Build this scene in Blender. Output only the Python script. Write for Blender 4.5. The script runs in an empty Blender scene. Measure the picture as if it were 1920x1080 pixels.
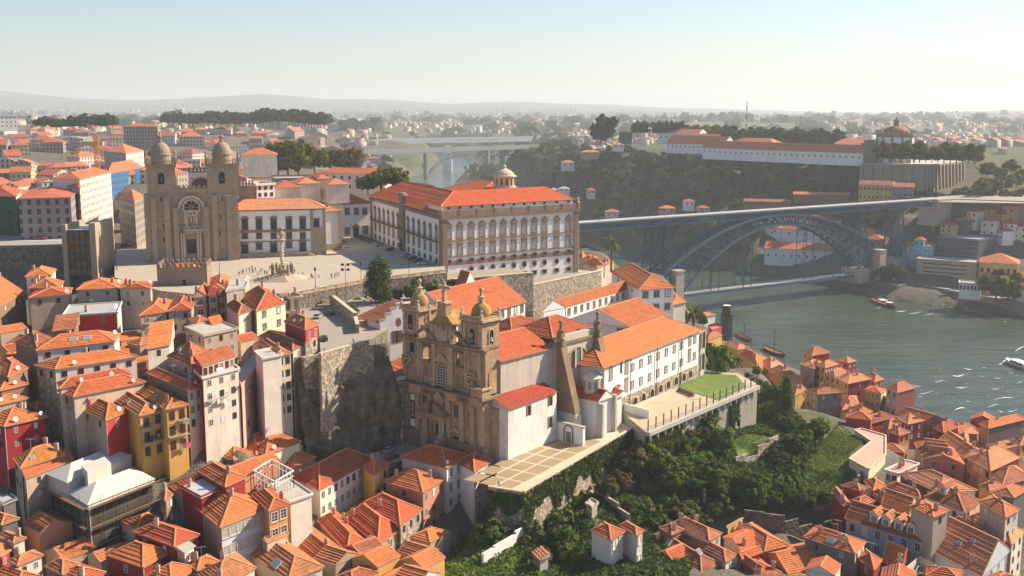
import bpy,math,random
import numpy as np
from mathutils import Vector,Matrix
random.seed(7);RNG=np.random.default_rng(7)
SC=bpy.context.scene;COL=SC.collection
V3=Vector
F=2030.0;H=120.0;PITCH=math.atan((540-207)/F)
CP,SP=math.cos(PITCH),math.sin(PITCH)
def ray(px,py):
 u=(px-960)/F;v=(540-py)/F
 return V3((u,CP+v*SP,-SP+v*CP))
def W(px,py,z):
 d=ray(px,py);t=(z-H)/d.z
 return V3((d.x*t,d.y*t,z))
def Dp(px,py,y):
 d=ray(px,py);t=y/d.y
 return V3((d.x*t,y,H+d.z*t))
def Vz(p,py):
 v=(540-py)/F
 return H+p[1]*(-SP+v*CP)/(CP+v*SP)
class Plane:
 """vertical plane through A and B; at(px,py) -> s (metres along), z"""
 def __init__(s,A,B):
  s.A=V3((A[0],A[1],0));d=V3((B[0]-A[0],B[1]-A[1],0));s.L=d.length;s.u=d/s.L
  s.n=V3((s.u.y,-s.u.x,0))
 def at(s,px,py):
  d=ray(px,py);o=V3((0,0,H))
  t=(s.A-o).dot(s.n)/d.dot(s.n)
  p=o+d*t
  return(p-s.A).dot(s.u),p.z
 def P(s,a,z,off=0.0):
  q=s.A+s.u*a+s.n*off
  return V3((q.x,q.y,z))
class MB:
 def __init__(s):s.v=[];s.f=[];s.m=[];s.mats=[]
 def mi(s,mat):
  if mat not in s.mats:s.mats.append(mat)
  return s.mats.index(mat)
 def poly(s,pts,mat):
  b=len(s.v);s.v.extend([(p[0],p[1],p[2])for p in pts]);s.f.append(tuple(range(b,b+len(pts))));s.m.append(s.mi(mat))
 def quad(s,a,b,c,d,mat):s.poly((a,b,c,d),mat)
 def hexa(s,lo,hi,mat,cap=True,bottom=True):
  n=len(lo)
  for i in range(n):
   j=(i+1)%n;s.poly((lo[i],lo[j],hi[j],hi[i]),mat)
  if cap:s.poly(hi,mat)
  if bottom:s.poly(lo[::-1],mat)
 def prism(s,pts,z0,z1,mat,**k):
  s.hexa([V3((p[0],p[1],z0))for p in pts],[V3((p[0],p[1],z1))for p in pts],mat,**k)
 def box(s,c,ux,uy,hx,hy,z0,z1,mat,**k):
  c=V3((c[0],c[1],0));a=ux*hx;b=uy*hy
  s.prism((c-a-b,c+a-b,c+a+b,c-a+b),z0,z1,mat,**k)
 def slab(s,pl,s0,s1,z0,z1,o0,o1,mat,**k):
  """box on a Plane: from s0..s1 along, offsets o0 (back)..o1 (front)"""
  s.prism((pl.P(s0,0,o1),pl.P(s1,0,o1),pl.P(s1,0,o0),pl.P(s0,0,o0)),z0,z1,mat,**k)
 def beam(s,p,q,w,h,mat):
  p=V3(p);q=V3(q);d=(q-p)
  if d.length<1e-6:return
  d.normalize();up=V3((0,0,1))if abs(d.z)<.95 else V3((1,0,0))
  x=d.cross(up).normalized()*(w/2);y=x.cross(d).normalized()*(h/2)
  A=[p-x-y,p+x-y,p+x+y,p-x+y];B=[a+(q-p)for a in A]
  for i in range(4):
   j=(i+1)%4;s.poly((A[i],A[j],B[j],B[i]),mat)
  s.poly(A[::-1],mat);s.poly(B,mat)
 def lathe(s,c,prof,mat,n=16,a0=0.0,sweep=2*math.pi):
  """prof: list of (r, z)"""
  rings=[]
  for r,z in prof:
   rings.append([V3((c[0]+r*math.cos(a0+sweep*i/n),c[1]+r*math.sin(a0+sweep*i/n),z))for i in range(n)])
  for k in range(len(rings)-1):
   A,B=rings[k],rings[k+1]
   for i in range(n):
    j=(i+1)%n;s.poly((A[i],A[j],B[j],B[i]),mat)
  if prof[-1][0]>1e-3:s.poly(rings[-1],mat)
  if prof[0][0]>1e-3:s.poly(rings[0][::-1],mat)
 def build(s,name,parent=None,org=None,smooth=False,uv=True):
  if org is None:org=parent['_o']if parent is not None and '_o' in parent else(0,0,0)
  o=V3(org)
  me=bpy.data.meshes.new(name)
  vv=[(a[0]-o[0],a[1]-o[1],a[2]-o[2])for a in s.v]
  me.from_pydata(vv,[],s.f)
  for m in s.mats:me.materials.append(m)
  me.polygons.foreach_set('material_index',s.m)
  if smooth:me.polygons.foreach_set('use_smooth',[True]*len(s.f))
  if uv and s.f:
   l=me.uv_layers.new(name='UVMap');out=[]
   for p in me.polygons:
    n=p.normal
    if abs(n.z)>.985:t=V3((1,0,0))
    else:t=V3((-n.y,n.x,0)).normalized()
    b=n.cross(t)
    for vi in p.vertices:
     q=V3(s.v[vi]);out+=[q.dot(t),q.dot(b)]
   l.data.foreach_set('uv',out)
  me.update()
  ob=bpy.data.objects.new(name,me);COL.objects.link(ob)
  if parent is not None:ob.parent=parent
  else:ob.location=o
  return ob
def tag(o,label=None,cat=None,group=None,kind=None):
 if label:o['label']=label
 if cat:o['category']=cat
 if group:o['group']=group
 if kind:o['kind']=kind
 return o
def thing(name,loc,label,cat,group=None):
 o=bpy.data.objects.new(name,None);COL.objects.link(o);o.location=loc;o.empty_display_size=.5
 o['_o']=[loc[0],loc[1],loc[2]]
 return tag(o,label,cat,group)
def copy_tree(src,loc=None,rz=0.0,sc=1.0,label=None,group=None):
 kids={}
 def rec(o,par):
  c=o.copy();COL.objects.link(c)
  if par is not None:c.parent=par
  for ch in o.children:rec(ch,c)
  return c
 r=rec(src,None)
 if loc is not None:r.location=loc
 r.rotation_euler=(0,0,rz);r.scale=(sc,sc,sc)if not isinstance(sc,tuple)else sc
 if label:r['label']=label
 if group:r['group']=group
 return r
MATS={}
def newmat(name):
 m=bpy.data.materials.new(name);m.use_nodes=True;nt=m.node_tree;nt.nodes.clear()
 out=nt.nodes.new('ShaderNodeOutputMaterial');b=nt.nodes.new('ShaderNodeBsdfPrincipled')
 nt.links.new(b.outputs[0],out.inputs[0]);b.inputs['Roughness'].default_value=.85
 b.inputs['Specular IOR Level'].default_value=.25
 return m,nt,b,out
def N(nt,t,**k):
 n=nt.nodes.new(t)
 for a,v in k.items():
  if a in n.inputs and not hasattr(n,a):n.inputs[a].default_value=v
  elif hasattr(n,a):setattr(n,a,v)
  else:n.inputs[a.replace('_',' ')].default_value=v
 return n
def ramp(nt,fac,stops,interp='LINEAR'):
 r=nt.nodes.new('ShaderNodeValToRGB');cr=r.color_ramp;cr.interpolation=interp
 while len(cr.elements)<len(stops):cr.elements.new(.5)
 for e,(p,c)in zip(cr.elements,stops):
  e.position=p;e.color=c if len(c)==4 else(*c,1)
 nt.links.new(fac,r.inputs[0]);return r.outputs[0]
def noise(nt,vec,scale,detail=4.0,rough=.6,dist=0.0):
 n=N(nt,'ShaderNodeTexNoise',Scale=scale,Detail=detail,Roughness=rough,Distortion=dist)
 if vec is not None:nt.links.new(vec,n.inputs['Vector'])
 return n.outputs['Fac']
def pos(nt):return nt.nodes.new('ShaderNodeNewGeometry').outputs['Position']
def vmul(nt,vec,s):
 m=N(nt,'ShaderNodeVectorMath',operation='MULTIPLY');nt.links.new(vec,m.inputs[0]);m.inputs[1].default_value=s
 return m.outputs[0]
def mixc(nt,fac,a,b,bt='MIX'):
 m=nt.nodes.new('ShaderNodeMix');m.data_type='RGBA';m.blend_type=bt
 for k,x in((0,fac),(6,a),(7,b)):
  if isinstance(x,(int,float)):m.inputs[k].default_value=x
  elif isinstance(x,tuple):m.inputs[k].default_value=x if len(x)==4 else(*x,1)
  else:nt.links.new(x,m.inputs[k])
 return m.outputs[2]
def math_(nt,op,a,b=None):
 m=nt.nodes.new('ShaderNodeMath');m.operation=op
 for k,x in((0,a),(1,b)):
  if x is None:continue
  if isinstance(x,(int,float)):m.inputs[k].default_value=x
  else:nt.links.new(x,m.inputs[k])
 return m.outputs[0]
def bump(nt,b,h,strength=.3,dist=.1):
 n=N(nt,'ShaderNodeBump',Strength=strength,Distance=dist);nt.links.new(h,n.inputs['Height']);nt.links.new(n.outputs[0],b.inputs['Normal'])
def flat(col,rough=.8,spec=.25,metal=0.0,key=None):
 k=('flat',col,rough,metal)
 if k not in MATS:
  m,nt,b,_=newmat('plain_paint');
  c=mixc(nt,math_(nt,'MULTIPLY',noise(nt,pos(nt),1.7),.5),tuple(x*.8 for x in col),tuple(min(1,x*1.12)for x in col))
  nt.links.new(c,b.inputs['Base Color']);b.inputs['Roughness'].default_value=rough;b.inputs['Metallic'].default_value=metal
  b.inputs['Specular IOR Level'].default_value=spec
  MATS[k]=m
 return MATS[k]
def stucco(col,dirt=.5,dcol=(.12,.1,.08)):
 k=('st',col,dirt)
 if k not in MATS:
  m,nt,b,_=newmat('stucco');p=pos(nt)
  big=noise(nt,p,.16,5,.65);streak=noise(nt,vmul(nt,p,(1.1,1.1,.12)),1.0,5,.7)
  fine=noise(nt,p,2.3,4,.7)
  mask=math_(nt,'MULTIPLY',math_(nt,'MULTIPLY',streak,big),1.0)
  f=ramp(nt,mask,[(.20,(0,0,0)),(.46,(1,1,1))])
  c=mixc(nt,fine,tuple(x*.86 for x in col),tuple(min(1,x*1.08)for x in col))
  c=mixc(nt,math_(nt,'MULTIPLY',f,dirt),c,tuple(x*.45+d*.35 for x,d in zip(col,dcol)))
  nt.links.new(c,b.inputs['Base Color']);bump(nt,b,fine,.25,.05)
  MATS[k]=m
 return MATS[k]
def stone(col,bw=.9,bh=.42,contrast=.35,dirt=.6):
 k=('gr',col,bw,bh,dirt)
 if k not in MATS:
  m,nt,b,_=newmat('granite_masonry');p=pos(nt)
  uv=N(nt,'ShaderNodeUVMap',uv_map='UVMap').outputs[0]
  br=N(nt,'ShaderNodeTexBrick',Scale=1.0);nt.links.new(uv,br.inputs['Vector'])
  br.inputs['Brick Width'].default_value=bw;br.inputs['Row Height'].default_value=bh;br.inputs['Mortar Size'].default_value=.025
  br.inputs['Color1'].default_value=(*[x*(1-contrast*.5)for x in col],1);br.inputs['Color2'].default_value=(*[min(1,x*(1+contrast*.6))for x in col],1)
  br.inputs['Mortar'].default_value=(*[x*.6 for x in col],1)
  big=noise(nt,p,.13,6,.7);streak=noise(nt,vmul(nt,p,(.9,.9,.1)),1.0,5,.7)
  f=ramp(nt,math_(nt,'MULTIPLY',big,streak),[(.17,(0,0,0)),(.42,(1,1,1))])
  c=mixc(nt,math_(nt,'MULTIPLY',f,dirt),br.outputs['Color'],tuple(x*.38 for x in col))
  fine=noise(nt,p,3.1,4,.7)
  c=mixc(nt,math_(nt,'MULTIPLY',fine,.45),c,tuple(min(1,x*1.5)for x in col))
  nt.links.new(c,b.inputs['Base Color']);bump(nt,b,fine,.35,.06)
  MATS[k]=m
 return MATS[k]
def rubble(col,sc=1.3):
 k=('rub',col,sc)
 if k not in MATS:
  m,nt,b,_=newmat('rubble_masonry');p=pos(nt)
  vo=N(nt,'ShaderNodeTexVoronoi',Scale=sc);nt.links.new(p,vo.inputs['Vector'])
  c=mixc(nt,N(nt,'ShaderNodeSeparateColor').outputs[0],col,col)
  sep=N(nt,'ShaderNodeSeparateColor');nt.links.new(vo.outputs['Color'],sep.inputs[0])
  c=mixc(nt,sep.outputs[0],tuple(x*.6 for x in col),tuple(min(1,x*1.5)for x in col))
  d=ramp(nt,vo.outputs['Distance'],[(.35,(0,0,0)),(.75,(1,1,1))])
  c=mixc(nt,math_(nt,'MULTIPLY',d,.6),c,tuple(x*.4 for x in col))
  c=mixc(nt,math_(nt,'MULTIPLY',ramp(nt,noise(nt,p,.2,5,.7),[(.45,(0,0,0)),(.7,(1,1,1))]),.5),c,tuple(x*.45 for x in col))
  nt.links.new(c,b.inputs['Base Color']);bump(nt,b,vo.outputs['Distance'],.8,.12)
  MATS[k]=m
 return MATS[k]
def tile(col,age=.4,patch=(.16,.11,.06),pale=(.45,.28,.16)):
 """canal-tile roof: rolls run down the slope (u across), courses are real stepped geometry"""
 k=('tile',col,age,patch)
 if k not in MATS:
  m,nt,b,_=newmat('clay_tiles');p=pos(nt)
  uv=N(nt,'ShaderNodeUVMap',uv_map='UVMap').outputs[0]
  sx=N(nt,'ShaderNodeSeparateXYZ');nt.links.new(uv,sx.inputs[0])
  roll=math_(nt,'ABSOLUTE',math_(nt,'SINE',math_(nt,'MULTIPLY',sx.outputs[0],math.pi/.34)))
  tv=N(nt,'ShaderNodeTexWhiteNoise',noise_dimensions='2D')
  sn=N(nt,'ShaderNodeVectorMath',operation='FLOOR');nt.links.new(vmul(nt,uv,(1/.34,1/.5,1)),sn.inputs[0]);nt.links.new(sn.outputs[0],tv.inputs['Vector'])
  big=noise(nt,p,.3,5,.7,.4);mid=noise(nt,p,1.5,4,.7)
  rnd=nt.nodes.new('ShaderNodeObjectInfo').outputs['Random']
  c=mixc(nt,tv.outputs['Value'],tuple(x*.78 for x in col),tuple(min(1,x*1.18)for x in col))
  c=mixc(nt,math_(nt,'MULTIPLY',ramp(nt,big,[(.46,(0,0,0)),(.68,(1,1,1))]),age),c,patch)
  c=mixc(nt,math_(nt,'MULTIPLY',ramp(nt,mid,[(.58,(0,0,0)),(.75,(1,1,1))]),age*.8),c,pale)
  hs=N(nt,'ShaderNodeHueSaturation');nt.links.new(c,hs.inputs['Color'])
  nt.links.new(math_(nt,'ADD',math_(nt,'MULTIPLY',rnd,.45),.76),hs.inputs['Value'])
  nt.links.new(math_(nt,'ADD',math_(nt,'MULTIPLY',rnd,.016),.492),hs.inputs['Hue'])
  nt.links.new(hs.outputs[0],b.inputs['Base Color']);bump(nt,b,roll,.9,.09)
  b.inputs['Roughness'].default_value=.9
  MATS[k]=m
 return MATS[k]
def glass(col=(.02,.025,.03)):
 k=('glass',col)
 if k not in MATS:
  m,nt,b,_=newmat('window_glass')
  nt.links.new(mixc(nt,noise(nt,pos(nt),.7,2),col,tuple(x*2.2+.01 for x in col)),b.inputs['Base Color'])
  b.inputs['Roughness'].default_value=.12;b.inputs['Specular IOR Level'].default_value=.5
  MATS[k]=m
 return MATS[k]
def leafmat(c1,c2,c3,key):
 k=('leaf',key)
 if k not in MATS:
  m=bpy.data.materials.new('foliage_'+key);m.use_nodes=True;nt=m.node_tree;nt.nodes.clear()
  out=nt.nodes.new('ShaderNodeOutputMaterial');d=nt.nodes.new('ShaderNodeBsdfDiffuse');t=nt.nodes.new('ShaderNodeBsdfTranslucent')
  mx=nt.nodes.new('ShaderNodeMixShader');mx.inputs[0].default_value=.25
  p=pos(nt);f=noise(nt,p,.55,4,.75);g=noise(nt,p,5.0,2)
  c=ramp(nt,f,[(.3,c1),(.52,c2),(.72,c3)])
  c=mixc(nt,math_(nt,'MULTIPLY',g,.5),c,tuple(x*.5 for x in c1))
  rnd=nt.nodes.new('ShaderNodeObjectInfo').outputs['Random']
  hs=N(nt,'ShaderNodeHueSaturation');nt.links.new(c,hs.inputs['Color'])
  nt.links.new(math_(nt,'ADD',math_(nt,'MULTIPLY',rnd,.4),.8),hs.inputs['Value'])
  nt.links.new(math_(nt,'ADD',math_(nt,'MULTIPLY',rnd,.03),.485),hs.inputs['Hue'])
  for s in(d,t):nt.links.new(hs.outputs[0],s.inputs[0])
  nt.links.new(d.outputs[0],mx.inputs[1]);nt.links.new(t.outputs[0],mx.inputs[2]);nt.links.new(mx.outputs[0],out.inputs[0])
  MATS[k]=m
 return MATS[k]
T_NEW=tile((.60,.165,.055),.42);T_MID=tile((.52,.145,.055),.55);T_OLD=tile((.44,.15,.07),.75,(.13,.085,.05),(.42,.3,.19))
T_RED=tile((.50,.105,.045),.25);T_MOSS=tile((.50,.17,.045),.7,(.22,.14,.035),(.5,.3,.09));T_FAR=tile((.56,.16,.07),.4)
T_PALE=tile((.60,.24,.125),.35,(.3,.12,.06),(.6,.35,.2))
CAP=flat((.66,.27,.13));CAPD=flat((.35,.15,.08));FASCIA=flat((.42,.36,.3))
WHITE=stucco((.80,.78,.75),.45);CREAM=stucco((.78,.68,.48),.35);OLDW=stucco((.70,.62,.52),.75);GREYW=stucco((.42,.35,.285),.7)
TAUPE=stucco((.46,.34,.245),.7);BEIGE=stucco((.64,.51,.37),.7);OCHRE=stucco((.62,.36,.1),.55);ORANGEW=stucco((.60,.27,.1),.4)
YELLOW=stucco((.80,.45,.06),.3);REDW=stucco((.45,.035,.03),.35);DKRED=stucco((.27,.025,.022),.45);PINK=stucco((.60,.36,.28),.5)
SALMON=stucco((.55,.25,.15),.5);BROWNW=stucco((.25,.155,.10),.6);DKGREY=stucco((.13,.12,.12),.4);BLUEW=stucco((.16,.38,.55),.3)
GRAN=stone((.36,.265,.185));GRAND=stone((.27,.2,.14));GRANL=stone((.55,.44,.33));TRIM=stone((.235,.16,.112),1.4,.7,.3,.5)
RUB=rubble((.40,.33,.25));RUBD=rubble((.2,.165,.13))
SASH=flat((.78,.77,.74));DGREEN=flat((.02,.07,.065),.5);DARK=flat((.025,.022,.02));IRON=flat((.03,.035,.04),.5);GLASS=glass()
SLAB=flat((.42,.41,.4));ZINC=flat((.5,.53,.56),.45);WOOD=flat((.2,.1,.05));REDP=flat((.35,.03,.03));CONC=stucco((.45,.42,.37),.6)
cd=bpy.data.cameras.new('camera');cam=bpy.data.objects.new('camera',cd);COL.objects.link(cam)
cam.location=(0,0,H);cam.rotation_euler=(math.pi/2-PITCH,0,0)
cd.sensor_width=36;cd.lens=F/1920*36;cd.clip_start=1;cd.clip_end=40000;SC.camera=cam
SUN_AZ,SUN_EL=math.radians(66),math.radians(36)
to_sun=V3((math.sin(SUN_AZ)*math.cos(SUN_EL),math.cos(SUN_AZ)*math.cos(SUN_EL),math.sin(SUN_EL)))
sl=bpy.data.lights.new('sun','SUN');sl.energy=5.0;sl.angle=math.radians(.5);sl.color=(1,.85,.65)
so=bpy.data.objects.new('sun',sl);COL.objects.link(so);so.location=(0,0,400);so.rotation_euler=(-to_sun).to_track_quat('-Z','Y').to_euler()
w=bpy.data.worlds.new('World');SC.world=w;w.use_nodes=True;nt=w.node_tree
sky=nt.nodes.new('ShaderNodeTexSky');sky.sky_type='NISHITA';sky.sun_disc=False;sky.sun_elevation=SUN_EL;sky.sun_rotation=SUN_AZ
sky.altitude=100;sky.air_density=1.15;sky.dust_density=.45;sky.ozone_density=3.0
bg=nt.nodes['Background'];bg.inputs[1].default_value=.07;hs_=nt.nodes.new('ShaderNodeMix');hs_.data_type='RGBA';hs_.blend_type='MULTIPLY';hs_.inputs[0].default_value=1;hs_.inputs[7].default_value=(1.0,1.0,1.05,1);nt.links.new(sky.outputs[0],hs_.inputs[6]);nt.links.new(hs_.outputs[2],bg.inputs[0])
SC.view_settings.view_transform='Standard';SC.view_settings.look='None';SC.view_settings.exposure=0.95;SC.view_settings.gamma=1
SC.cycles.use_denoising=True;SC.cycles.max_bounces=6;SC.cycles.volume_bounces=1;SC.cycles.diffuse_bounces=3;SC.cycles.transparent_max_bounces=12
mb=MB();m=bpy.data.materials.new('haze_air');m.use_nodes=True;nt=m.node_tree;nt.nodes.clear()
out=nt.nodes.new('ShaderNodeOutputMaterial');pv=nt.nodes.new('ShaderNodeVolumePrincipled')
pv.inputs['Color'].default_value=(.82,.90,.98,1);pv.inputs['Density'].default_value=HAZE if 'HAZE' in globals()else .00011;pv.inputs['Anisotropy'].default_value=.2
nt.links.new(pv.outputs[0],out.inputs['Volume'])
mb.prism([(-9500,-400),(9500,-400),(9500,15500),(-9500,15500)],-9,350,m)
tag(mb.build('haze',uv=False),'pale bluish haze lying over the whole city and river','haze',kind='stuff')
CT=[]
def ct(*pts):
 for px,py,z in pts:
  p=W(px,py,z);CT.append((p.x,p.y,z))
def ctd(*pts):
 for px,d,z in pts:CT.append(((px-960)/F*d*1.0,d,z))
ct((300,520,58),(530,520,58),(760,515,57),(640,470,58),(450,480,58),(600,600,57),(640,615,57),(740,575,57.5),(760,548,58),(820,540,57))
for px in(-250,-100,0,120,240,360,430):ctd((px,312,56),(px,290,53),(px,266,50),(px,243,45),(px,230,38),(px,216,31),(px,203,26),(px,190,22),(px,170,18))
ctd((450,290,54),(520,292,54),(450,250,32),(520,254,30),(450,238,28),(520,240,26),(400,245,34),(500,230,28),(500,205,22),(540,200,20))
ct((600,830,27),(660,830,27),(620,880,27),(720,890,26),(800,870,30),(700,980,22),(900,1000,20),(850,1060,18),(600,1060,20),(740,1060,18),(1000,940,20),(1080,930,23),(1150,880,24),(1220,830,24),(1300,830,27),(1360,850,25),(1420,820,27),(1500,780,23),(1450,900,19),(1585,880,22),(1600,835,23.5),(1560,805,23),(1525,860,22),(1500,925,18),(1570,925,19),(1000,1060,16),(1200,1000,13),(1350,1050,10),(1550,1020,9),(1800,1050,8),(1900,950,6),(1750,900,8),(1850,850,4),(1700,800,5),(1600,745,5),(1480,700,5),(1400,670,5),(1330,640,6),(1300,600,8),(1230,550,20),(1200,510,28),(1140,500,38),(1110,470,32),(1150,610,38),(1050,590,44),(930,590,46),(1260,640,30),(1330,690,31),(1400,690,25),(1440,765,6),(1380,742,6),(1500,775,6),(1350,745,8),(1300,700,10),(1560,790,6),(900,985,28),(1000,990,27),(1000,1040,24),(1080,980,26),(1150,930,27),(1210,880,28),(1640,830,6),(1000,880,30),(1130,800,30),(880,880,29),(1000,700,34),(1100,700,33),(1060,545,45),(900,525,57),(980,540,47))
ct((50,450,69),(0,470,66),(100,480,58),(160,412,67),(235,430,64),(235,358,79),(215,378,74),(260,345,81),(200,350,79),(230,470,60),(400,420,63),(600,385,63),(620,345,62),(740,350,56),(550,300,68),(650,290,60),(300,330,77),(100,330,79),(40,280,87),(300,270,88),(550,252,86),(660,243,80),(0,232,98),(400,226,97),(700,250,66),(760,290,34),(700,300,50),(800,270,40),(720,262,60),(850,258,50),(900,250,60))
ctd((1107,1070,12),(1150,1020,20),(1210,950,22),(1240,930,30),(1300,900,34),(1180,1080,55),(1100,1150,50),(1100,1250,72),(1150,1150,80),(1220,1060,74),(1000,1350,40),(1000,1480,62),(940,1600,30),(880,1760,4),(760,700,40),(800,700,30),(850,700,18),(900,700,5),(800,1000,20),(850,1000,8),(740,1000,18),(800,1300,10),(850,1350,4),(720,1300,12),(650,1500,55),(690,1600,34),(730,1750,14),(660,1750,56),(800,1500,2),(760,1500,3),(760,1750,2),(800,1760,4),(850,2100,3),(830,2400,4),(775,2060,7),(735,2000,24),(900,1850,15),(1040,1550,70),(1300,1120,78),(1400,1080,78),(1330,1000,66),(1400,860,30),(1420,900,45),(1500,960,74),(1600,915,77),(1480,800,8),(1540,805,9),(1560,850,24),(1620,800,30),(1600,860,55),(1690,905,77),(1800,960,77),(1780,980,78),(1650,842,56),(1700,825,55),(1760,838,57),(1805,868,58),(1620,856,58),(1740,830,56),(1660,1000,80),(1700,790,44),(1780,768,38),(1850,820,58),(1920,830,56),(2100,850,56),(1700,740,14),(1760,745,12),(1780,755,34),(1860,752,36),(1920,750,36),(1860,722,22),(1920,716,20),(1120,640,12),(1150,700,4),(1110,760,4),(1090,900,3),(1060,800,12),(1180,640,10),(1060,650,26),(1090,560,36),(1650,700,8),(1720,690,6),(1800,670,6),(1860,700,9),(1920,660,6),(2100,700,8),(1900,730,20),(1900,920,66),(2050,950,66),(1500,1100,76),(1700,1150,74),(1900,1200,70))
for px in range(-300,2300,260):
 ctd((px,2600,74 if px<600 else 52),(px,3500,72),(px,5000,74),(px,7000,92))
 if px>1250:ctd((px,1500,70),(px,2000,60))
ctd((600,1700,82),(690,1950,42),(760,2350,14),(560,1500,86),(400,1500,88),(200,1400,88),(0,1400,90),(-250,700,84),(-250,420,60),(-250,300,25),(2200,260,8),(2200,420,3),(-200,1500,90),(2300,700,8))
CT=np.array(CT)
RIV_PX=[(2400,700),(1915,593),(1800,578),(1700,567),(1640,556),(1585,538),(1465,519),(1340,503),(1255,487),(1210,474),(1107,437),(1030,400),(930,365),(852,345),(880,318),(905,300),(910,291),(800,289),(815,305),(832,316),(805,322),(780,328),(755,336),(800,352),(900,385),(1000,425),(1090,468),(1170,515),(1235,555),(1285,592),(1330,622),(1400,655),(1480,692),(1600,735),(1715,782),(1850,812),(2100,860),(2600,960)]
RIV=np.array([tuple(W(a,b,0)[:2])for a,b in RIV_PX])
def in_poly(x,y,P):
 c=np.zeros(np.shape(x),bool);j=len(P)-1
 for i in range(len(P)):
  xi,yi=P[i];xj,yj=P[j]
  c^=((yi>y)!=(yj>y))&(x<(xj-xi)*(y-yi)/(yj-yi+1e-12)+xi);j=i
 return c
def d_poly(x,y,P):
 d=np.full(np.shape(x),1e9)
 for i in range(len(P)):
  a=P[i];b=P[(i+1)%len(P)];ab=b-a;t=np.clip(((x-a[0])*ab[0]+(y-a[1])*ab[1])/(ab@ab),0,1)
  d=np.minimum(d,np.hypot(x-a[0]-t*ab[0],y-a[1]-t*ab[1]))
 return d
def wav(x,y,seed,n=10,l0=1.0,l1=4.0):
 r=np.random.default_rng(seed);s=0
 for i in range(n):
  k=l0*(l1/l0)**r.random();a=r.random()*6.283;s=s+np.sin((x*math.cos(a)+y*math.sin(a))*k+r.random()*6.283)/(k/l0)**.7
 return s/n**.5
SKY_X=[-600,0,60,150,250,350,500,560,620,700,760,850,950,1050,1150,1230,1300,1400,1500,1700,1900,2500]
SKY_Y=[160,171,177,186,187,184,177,182,188,187,189,195,191,194,194,201,204,208,210,211,207,200]
def ground(x,y):
 x=np.asarray(x,float);y=np.asarray(y,float);sh=x.shape;xf=x.ravel();yf=y.ravel();z=np.empty(len(xf))
 for k in range(0,len(xf),20000):
  a=slice(k,k+20000);dx=xf[a,None]-CT[None,:,0];dy=yf[a,None]-CT[None,:,1]
  d2=dx*dx+dy*dy+9.0;wt=d2**-1.7;z[a]=(wt*CT[None,:,2]).sum(1)/wt.sum(1)
 px=960+xf/yf*F
 far=np.clip((yf-6500)/5500,0,1)**1.3
 zt=H+(207-np.interp(px,SKY_X,SKY_Y))/F*12000+14*wav(xf,yf,5,10,.0012,.006)
 z=z*(1-far)+zt*far-np.clip((yf-12500)/1500,0,1)*150
 z+=np.clip((yf-2200)/2500,0,1)*(1-far)*16*wav(xf,yf,3,12,.002,.009)
 z=np.where(yf>2200,np.minimum(z,H+(yf*.0042 if True else 0)+far*400),z)
 cut=np.clip((px-742)/14,0,1)*np.clip((912-px)/14,0,1)*((yf>560)&(yf<1780));z=np.where(cut>0,z*(1-cut)+cut*np.minimum(z,np.maximum(H-yf*.0712,-2)),z)
 ins=in_poly(xf,yf,RIV);d=d_poly(xf,yf,RIV)
 z=np.where(ins,-np.minimum(d*.5+.3,5),np.where(cut>.5,z,np.maximum(z*np.clip(d/18+.12,0,1),np.minimum(1.2+d*.3,3))))
 return z.reshape(sh)
def gz(x,y):return float(ground(np.array([x]),np.array([y]))[0])
nr,ncol=430,400
dd=150*(14500/150)**np.linspace(0,1,nr);uu=np.linspace(-.68,.68,ncol)
GX=dd[:,None]*uu[None,:];GY=np.repeat(dd[:,None],ncol,1);GZ=ground(GX,GY)
vg=np.stack([GX,GY,GZ],-1).reshape(-1,3);idx=np.arange(nr*ncol).reshape(nr,ncol)
fq=np.stack([idx[:-1,:-1],idx[:-1,1:],idx[1:,1:],idx[1:,:-1]],-1).reshape(-1,4)
def np_mesh(name,v,f,mats,smooth=False,mi=None,parent=None,loc=None):
 me=bpy.data.meshes.new(name);k=f.shape[1]
 me.vertices.add(len(v));me.vertices.foreach_set('co',np.ascontiguousarray(v,np.float32).ravel())
 me.loops.add(f.size);me.loops.foreach_set('vertex_index',f.ravel().astype(np.int32));me.polygons.add(len(f))
 me.polygons.foreach_set('loop_start',np.arange(0,f.size,k,dtype=np.int32))
 for q in mats:me.materials.append(q)
 if mi is not None:me.polygons.foreach_set('material_index',np.asarray(mi,np.int32))
 if smooth:me.polygons.foreach_set('use_smooth',np.ones(len(f),bool))
 me.update(calc_edges=True);me.validate()
 ob=bpy.data.objects.new(name,me);COL.objects.link(ob)
 if parent is not None:ob.parent=parent
 if loc is not None:ob.location=loc
 return ob
m,nt,b,_=newmat('earth_and_scrub');p=pos(nt)
at=N(nt,'ShaderNodeAttribute',attribute_name='veg').outputs['Fac']
c_town=mixc(nt,noise(nt,p,.25,5,.7),(.085,.072,.055),(.17,.15,.115))
big=noise(nt,p,.012,6,.72);med=noise(nt,p,.09,5,.75)
c_veg=ramp(nt,med,[(.3,(.03,.04,.018)),(.48,(.07,.085,.032)),(.62,(.13,.125,.055)),(.75,(.23,.18,.115))])
c_veg=mixc(nt,ramp(nt,big,[(.5,(0,0,0)),(.62,(1,1,1))]),c_veg,(.11,.085,.06))
nt.links.new(mixc(nt,at,c_town,c_veg),b.inputs['Base Color']);bump(nt,b,med,1.0,2.0);b.inputs['Roughness'].default_value=1
ter=np_mesh('terrain',vg,fq,[m],True);tag(ter,kind='structure')
px_=960+GX/GY*F
sst=lambda x,a,b:np.clip((x-a)/(b-a),0,1)
veg=np.maximum(sst(GY,700,900)*sst(px_,640,760),sst(GY,1700,2600))
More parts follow.
